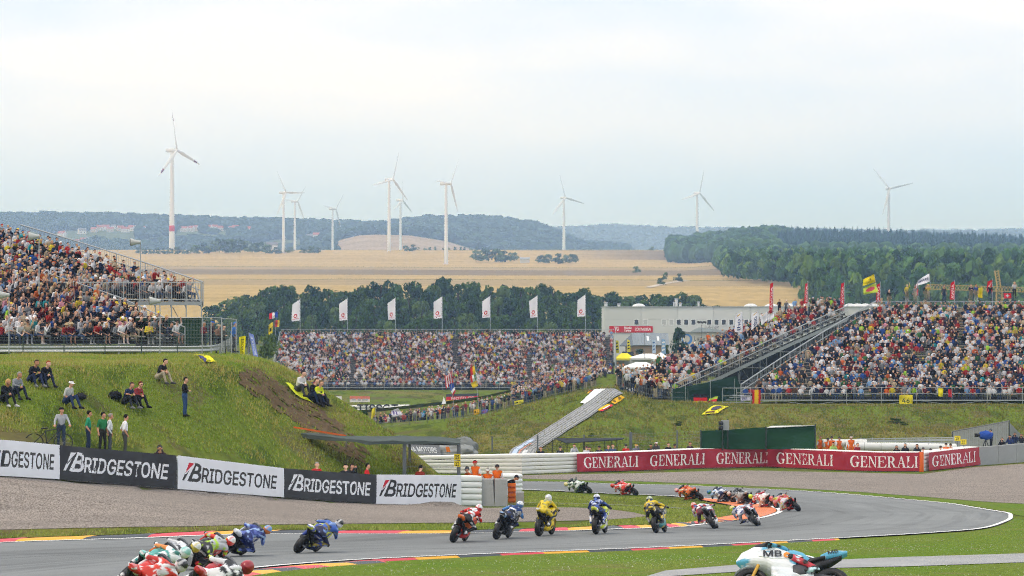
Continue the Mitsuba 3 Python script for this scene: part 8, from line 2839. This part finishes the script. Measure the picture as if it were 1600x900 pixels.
for px, hy, top, lb in [(1566, 684, '#26262a', 'photographer in black crouching behind the concrete wall'), (1578, 680, '#2a3a6a', 'photographer in blue and black right of the grey screen'), (1586, 676, '#26304e', 'photographer in navy raising a camera at the right edge'), (1596, 678, '#33363c', 'photographer in dark grey at the very right edge')]:
 behind_wall(px, hy, 180, lb, top, ('hair', '#2a211c'), -110, arms='camera')

# ---- far awning, fence posts, green windbreak, signal, air cushions, screens
k = num('awning'); lab(k, 'small dark awning on thin posts behind the far barrier', 'awning')
V = [at(866, 684.5, 189), at(975, 684, 189), at(972, 686, 187), at(885, 692, 187)]
V += [q - vec(0, 0, .05) for q in V]
MB().add(V, np.array([[0, 1, 2, 3], [7, 6, 5, 4], [3, 2, 6, 7], [2, 1, 5, 6], [0, 3, 7, 4]]), lin('#34383a')).put(num('cloth', k), 'cloth')
for px in (863, 886, 945, 955, 964):
 pole(k, 'post', px, 708, 685, 188, .03, lin('#4a4c4e'))
k = num('catch_fence'); lab(k, 'wire catch fence on grey posts behind the far barrier', 'fence')
for px, ty in [(840, 680), (912.5, 679), (985.5, 675), (1058, 672.5), (769, 682)]:
 a, b = at(px, 706, 188.5), at(px, ty, 188.5)
 MB().box((a + b) / 2, (.10 if px != 985.5 else .2, .1, b[2] - a[2]), lin('#5f6668')).put(num('post', k), 'paint')
for j in range(5):
 MB().tube([at(769, 684 + 4.5 * j, 188.5), at(912, 681 + 4.5 * j, 188.5), at(1095, 674 + 5 * j, 188.5)], .007, lin('#7c827c'), 4, caps=False).put(num('wire', k), 'paint')
k = num('windbreak_fence'); lab(k, 'long dark green windbreak of cloth on posts behind the red banners', 'screen')
c = Cloth([(1094, 673.5), (1198, 667.5), (1198, 702), (1094, 702)], 187.5, .05, 2, n=30); c.piece(num('cloth', k), 0, 1, 0, 1, lin('#21452f'))
c = Cloth([(1198, 669), (1275, 664.5), (1275, 702), (1198, 702)], 187.6, .05, 4, n=24); c.piece(num('cloth', k), 0, 1, 0, 1, lin('#23482f'))
for px, ty in ((1095, 672), (1129, 664), (1197, 666), (1274, 662.5)):
 pole(k, 'post', px, 704, ty, 187.3, .05, lin('#4a5250'))
V = [at(1198, 668, 187.4), at(1275, 664, 187.4), at(1268, 664.5, 190), at(1205, 665.5, 190)]
MB().add(V + [q - vec(0, 0, .04) for q in V], np.array([[0, 1, 2, 3], [7, 6, 5, 4], [0, 4, 5, 1]]), lin('#b9bcb8')).put(num('roof_sheet', k), 'cloth')
k = num('signal_light'); lab(k, 'grey signal light box with two hooded lamps above the green windbreak', 'signal')
a, b = at(1127, 656.5, 187), at(1139, 672, 187)
MB().box((a + b) / 2, (b[0] - a[0], .3, a[2] - b[2]), lin('#8f9593')).put(num('housing', k), 'paint')
for py in (661, 668.5):
 q = at(1127, py, 186.8)
 MB().tube([q + vec(.1, 0, 0), q + vec(-.16, -.02, -.02)], [.13, .15], lin('#26292a'), 10).put(num('hood', k), 'paint')
pole(k, 'post', 1137, 700, 655, 187.2, .05, lin('#4a5250'))
k = num('air_cushion'); lab(k, 'long white air cushion lying behind the red banner', 'air cushion')
MB().tube([at(1322, 697.5, 188.5), at(1400, 698, 189.5), at(1492, 699, 192)], [.26, .28, .25], lin('#dcddd8'), 14).put(num('tube', k), 'paint')
for px in (1350, 1376, 1420, 1450):
 q = at(px, 698, np.interp(px, [1322, 1400, 1492], [188.5, 189.5, 192]))
 MB().tube([q + vec(-.02, 0, 0), q + vec(.02, 0, 0)], .285, lin('#9a9c98'), 14).put(num('strap', k), 'paint')
k = num('air_cushion'); lab(k, 'shorter white air cushion stacked behind the long one', 'air cushion')
MB().tube([at(1285, 692, 190), at(1354, 692.5, 190)], [.24, .26], lin('#d6d7d2'), 14).put(num('tube', k), 'paint')
k = num('guard_rail'); lab(k, 'double galvanised guard rail behind the white air cushions', 'guard rail')
for py in (686.5, 690.8):
 a, b = at(1340, py + 1, 193), at(1492, py - 1.5, 193)
 m = MB()
 for h in (-.06, .06):
  m.bar(a + vec(0, 0, h), b + vec(0, 0, h), .05, .07, GALV)
 m.put(num('beam', k), 'steel')
for px in np.arange(1345, 1495, 18):
 pole(k, 'post', px, 700, 684, 193.2, .05)
k = num('screen_wall'); lab(k, 'grey corrugated screen rising to the right behind the camera operator', 'screen')
YS = 201.0
P0, P1 = at(1487, 675, YS), at(1576, 658.5, YS)
n = 30
for i in range(n):
 q0, q1 = P0 + (P1 - P0) * i / n, P0 + (P1 - P0) * (i + .92) / n
 zb = at(1500, 701, YS)[2]
 V = [vec(q0[0], YS, zb), vec(q1[0], YS + .03, zb), vec(q1[0], YS + .03, q1[2]), vec(q0[0], YS, q0[2])]
 V += [x + vec(0, .05, 0) for x in V]
 MB().add(V, np.array([[0, 1, 2, 3], [5, 4, 7, 6], [1, 5, 6, 2], [4, 0, 3, 7], [3, 2, 6, 7]]), lin('#a3a6a4') * (.95 + .06 * (i % 2))).put(num('sheet_strip', k), 'paint')
MB().add([P1, at(1600, 684, 206), at(1600, 703, 206), vec(P1[0], YS, zb)], np.array([[0, 1, 2, 3]]), lin('#7d817f')).put(num('side_sheet', k), 'paint')
for px, ty in ((1488, 674), (1577, 657)):
 pole(k, 'post', px, 702, ty, YS - .3, .05, lin('#55595a'))
MB().tube([at(1487, 674.5, YS - .3), at(1577, 657.5, YS - .3)], .04, lin('#77797a'), 6).put(num('top_rail', k), 'paint')
# yellow number boards
for px, py, s_, lb in [(1496, 685, '15', 'yellow board with a black number 15, left and higher of two'), (1505.5, 690.5, '15', 'yellow board with a black number 15, right and lower of two')]:
 k = num('number_board'); lab(k, lb, 'sign')
 a, b = at(px - 4.6, py - 4, 190.5), at(px + 4.6, py + 4, 190.5)
 MB().box((a + b) / 2, (b[0] - a[0], .02, a[2] - b[2]), lin('#dcc81c')).put(num('plate', k), 'paint')
 g = text_shape(s_, .21, .22, True)
 p = at(px - 3, py + 2.7, 190.48)
 v, f = fold_text(g, lambda s, t, o: np.stack([p[0] + s, s * 0 + p[1] - .005, p[2] + t], -1), 0, 1)
 put(num('numeral', k), v, f, 'paint', lin('#1e1e1e'))
 pole(k, 'post', px, 706, py + 4, 190.6, .02, lin('#55595a'))
# television camera under a blue cover with its operator
behind_wall(1549, 670, 179.0, 'camera operator in black with headphones behind the blue-covered camera', '#1d1e22', ('cap', '#5a5e62'), 170, arms='bar')
k = num('television_camera'); lab(k, 'television camera under a blue rain cover on a tripod', 'camera')
q = at(1540, 680, 193.4)
v, f = blob(5, 2)
v = v * vec(.48, .28, .30) * (1 + .25 * (meshkit.fbm(v * 3, 2, 3) - .5))[:, None]
put(num('rain_cover', k), v + q, f, 'cloth', lin('#2c4fa0'))
MB().tube([q + vec(-.35, -.02, .02), q + vec(-.62, -.06, .0)], [.10, .13], lin('#17181a'), 10).put(num('lens', k), 'paint')
MB().box(q + vec(-.66, -.06, .0), (.12, .26, .24), lin('#101112')).put(num('lens_hood', k), 'paint')
for a in (0.3, 2.4, 4.5):
 MB().tube([q + vec(0, 0, -.25), q + vec(.42 * math.cos(a), .42 * math.sin(a), -1.25)], .03, lin('#26282a'), 6).put(num('tripod_leg', k), 'paint')

# soil scar down the left bank, a draped sheet with a ragged edge
def soil_fn(p, n, uv):
 a = fbm(p.x * 2.2, p.y * 2.2, p.z * 2.2, 4)
 g_ = noise(p.x * 11, p.y * 11, p.z * 11)
 return mix((0.085, 0.058, 0.034), (0.185, 0.135, 0.080), a) * (.65 + .6 * g_)


scene['mat_soil'] = two({'type': 'diffuse', 'reflectance': proc(soil_fn)})
SO = [(372, 584), (402, 578), (444, 598), (488, 628), (528, 660), (566, 694), (600, 724), (560, 720), (520, 702), (478, 674), (440, 648), (402, 620), (376, 602)]
so = np.array([hit(*q)[:2] for q in SO])
so = resample(np.vstack([so, so[:1]]), 160)[:-1]
nrm = np.stack([np.gradient(so[:, 1]), -np.gradient(so[:, 0])], 1)
nrm /= np.linalg.norm(nrm, axis=1, keepdims=True) + 1e-9
so = so + nrm * (1.3 * (meshkit.fbm(np.column_stack([so * 1.1, so[:, 0] * 0]), 4, 8) - .5))[:, None]
sp = Polygon(so).buffer(0)
holes = []
g = np.random.default_rng(9)
for _ in range(150):
 c = so[g.integers(len(so))] * g.uniform(.5, .98) + sp.centroid.coords[0] * np.array(1 - 0.0) * 0
 t = g.random()
 cc = so[g.integers(len(so))] * (1 - t) + so[g.integers(len(so))] * t
 holes.append(affinity.scale(Point(cc).buffer(g.uniform(.05, .22), 5), 1, g.uniform(.4, 1)))
sp = sp.difference(shapely.union_all(holes))
for i, q in enumerate([x for x in getattr(sp, 'geoms', [sp]) if x.area > .05]):
 polygon_sheet(num('bare_soil'), q, 0.05, 'soil', .45)
for kk in [k for k in scene if k.startswith('bare_soil')]:
 lab(kk, 'bare brown soil scar down the left bank', kind='structure')

# ---- grass blades: tufts over the foreground, the left bank and the far bank; daisies in the verge; bare soil scar
def tufts(key, region, n, hgt, seed, cols, label, blades=3, wid=.02, lean=.5, density=None):
 g = np.random.default_rng(seed)
 poly = Polygon(region)
 x0, y0, x1, y1 = poly.bounds
 P = np.column_stack([g.uniform(x0, x1, int(n * 1.6)), g.uniform(y0, y1, int(n * 1.6))])
 P = P[shapely.contains_xy(poly, P[:, 0], P[:, 1])][:n]
 if density is not None:
  P = P[g.random(len(P)) < density(P)]
 z = G(P[:, 0], P[:, 1])
 clump = meshkit.fbm(np.column_stack([P * .5, P[:, 0] * 0]), 3, seed)
 V, C = [], []
 for b in range(blades):
  a = g.uniform(0, 2 * PI, len(P))
  h = hgt * g.uniform(.5, 1.25, len(P)) * (.55 + .9 * clump)
  dx, dy = np.cos(a), np.sin(a)
  o = g.normal(0, wid * 1.5, (len(P), 2))
  base = np.column_stack([P + o, z - .02])
  sd = np.column_stack([-dy, dx, dx * 0]) * wid
  tip = base + np.column_stack([dx * h * lean, dy * h * lean, h])
  V.append(np.stack([base - sd, base + sd, tip], 1))
  c = np.array([lin(q) for q in cols])[np.clip((clump * len(cols) * 1.3 - .15 * len(cols) + g.normal(0, .9, len(P))).astype(int), 0, len(cols) - 1)]
  C.append(np.repeat((c * g.uniform(.75, 1.25, (len(P), 1)))[:, None], 3, 1))
 V, C = np.concatenate(V).reshape(-1, 3), np.concatenate(C).reshape(-1, 3)
 scene[key] = mikit.ply(trimesh.Trimesh(V, np.arange(len(V)).reshape(-1, 3), process=False), 'mat_leaf', smooth=False, color=C)
 lab(key, label, kind='stuff')


GC = ['#7c9638', '#8ea642', '#9ca84e', '#aaa858', '#b3a564']
# left bank
tufts('bank_grass', [(-27, 92), (-24, 146), (-12, 146), (-9, 128), (-3.5, 132), (-2.6, 123), (-9, 117.5), (-13, 110), (-17, 103)], 46000, .17, 21, GC, 'tussocky grass on the left bank', 3, .018,
  density=lambda P: np.clip(.35 + 1.3 * meshkit.fbm(np.column_stack([P * .4, P[:, 0] * 0]), 3, 3), 0, 1) * np.where(shapely.contains_xy(sp, P[:, 0], P[:, 1]),   .38, 1))
tufts('bank_grass_001', [hit(x, y)[:2] for x, y in [(700, 700), (640, 690), (600, 676), (700, 660), (800, 638), (900, 616), (935, 607)]] + [(14, 226), (48, 227), (48, 203), (0, 203)], 42000, .24, 22, ['#66772f', '#7a7f3e', '#8f874c', '#a09058', '#7f8040'], 'rough grass on the far bank', 3, .03, density=lambda P: np.clip(.25 + 1.2 * meshkit.fbm(np.column_stack([P * .25, P[:, 0] * 0]), 3, 6), 0, 1))
NG = ['#84963f', '#8f9f47', '#9ba752', '#a6ad5e']
nv = [hit(x, y)[:2] for x, y in [(-60, 976), (200, 942), (330, 905), (530, 883), (800, 869), (1200, 852), (1450, 838), (1560, 826), (1590, 816), (1680, 822), (1680, 905)]] + [(14, 45), (-14, 45)]
path_p = Polygon([hit(*p)[:2] for p in [(1040, 893), (1150, 884), (1250, 878.5), (1400, 872), (1600, 866), (1800, 858), (1800, 872), (1600, 880), (1430, 886), (1300, 889), (1150, 895), (1000, 905)]]).buffer(.05)
tufts('verge_grass', nv, 60000, .055, 23, NG, 'short mown grass in the foreground verge', 2, .012, .8, lambda P: ~shapely.contains_xy(path_p, P[:, 0], P[:, 1]) * 1.0)
tufts('infield_grass', [hit(x, y)[:2] for x, y in [(820, 769), (900, 773), (1000, 777), (1090, 782), (1140, 791), (1160, 799), (1105, 813), (1000, 825), (860, 829), (950, 814), (1012, 807.5), (990, 799), (900, 791), (820, 789)]], 16000, .08, 24, NG, 'grass of the infield inside the hairpin', 2, .02, .7)
tufts('strip_grass', [hit(x, y)[:2] for x, y in [(-60, 845), (0, 846), (420, 832), (800, 829), (800, 818), (500, 821), (300, 825), (130, 828), (0, 831), (-60, 834)]], 9000, .09, 25, NG, 'grass strip between the gravel and the left kerb', 2, .015, .6)
# daisies
g = np.random.default_rng(5)
poly = Polygon(nv)
P = np.column_stack([g.uniform(-13, 15, 16000), g.uniform(48, 88, 16000)])
P = P[shapely.contains_xy(poly, P[:, 0], P[:, 1]) & ~shapely.contains_xy(path_p, P[:, 0], P[:, 1])]
P = P[g.random(len(P)) < np.clip(2.0 * (meshkit.fbm(np.column_stack([P * .35, P[:, 0] * 0]), 3, 12) - .44), 0, 1)]
z = G(P[:, 0], P[:, 1]) + .06
a = g.uniform(0, 6.28, len(P))
r = .0085
V = np.stack([np.column_stack([P[:, 0] + r * np.cos(a + k * PI / 2), P[:, 1] + r * np.sin(a + k * PI / 2), z + .012 * np.sin(a + k)]) for k in range(4)], 1).reshape(-1, 3)
q = np.arange(len(P)) * 4
put('daisies', V, up_faces(V, np.vstack([np.stack([q, q + 1, q + 2], 1), np.stack([q, q + 2, q + 3], 1)])), 'cloth', lin('#c8c8ba'))
lab('daisies', 'white daisies scattered through the foreground verge', kind='stuff')


scene['haze'] = {'type': 'cube', 'to_world': T().translate([0, 4850, 140]).scale([3300, 5050, 160]), 'bsdf': {'type': 'null'}, 'interior': {'type': 'ref', 'id': 'haze_air'}}
lab('haze', 'thin summer haze over the fields and hills', kind='stuff')
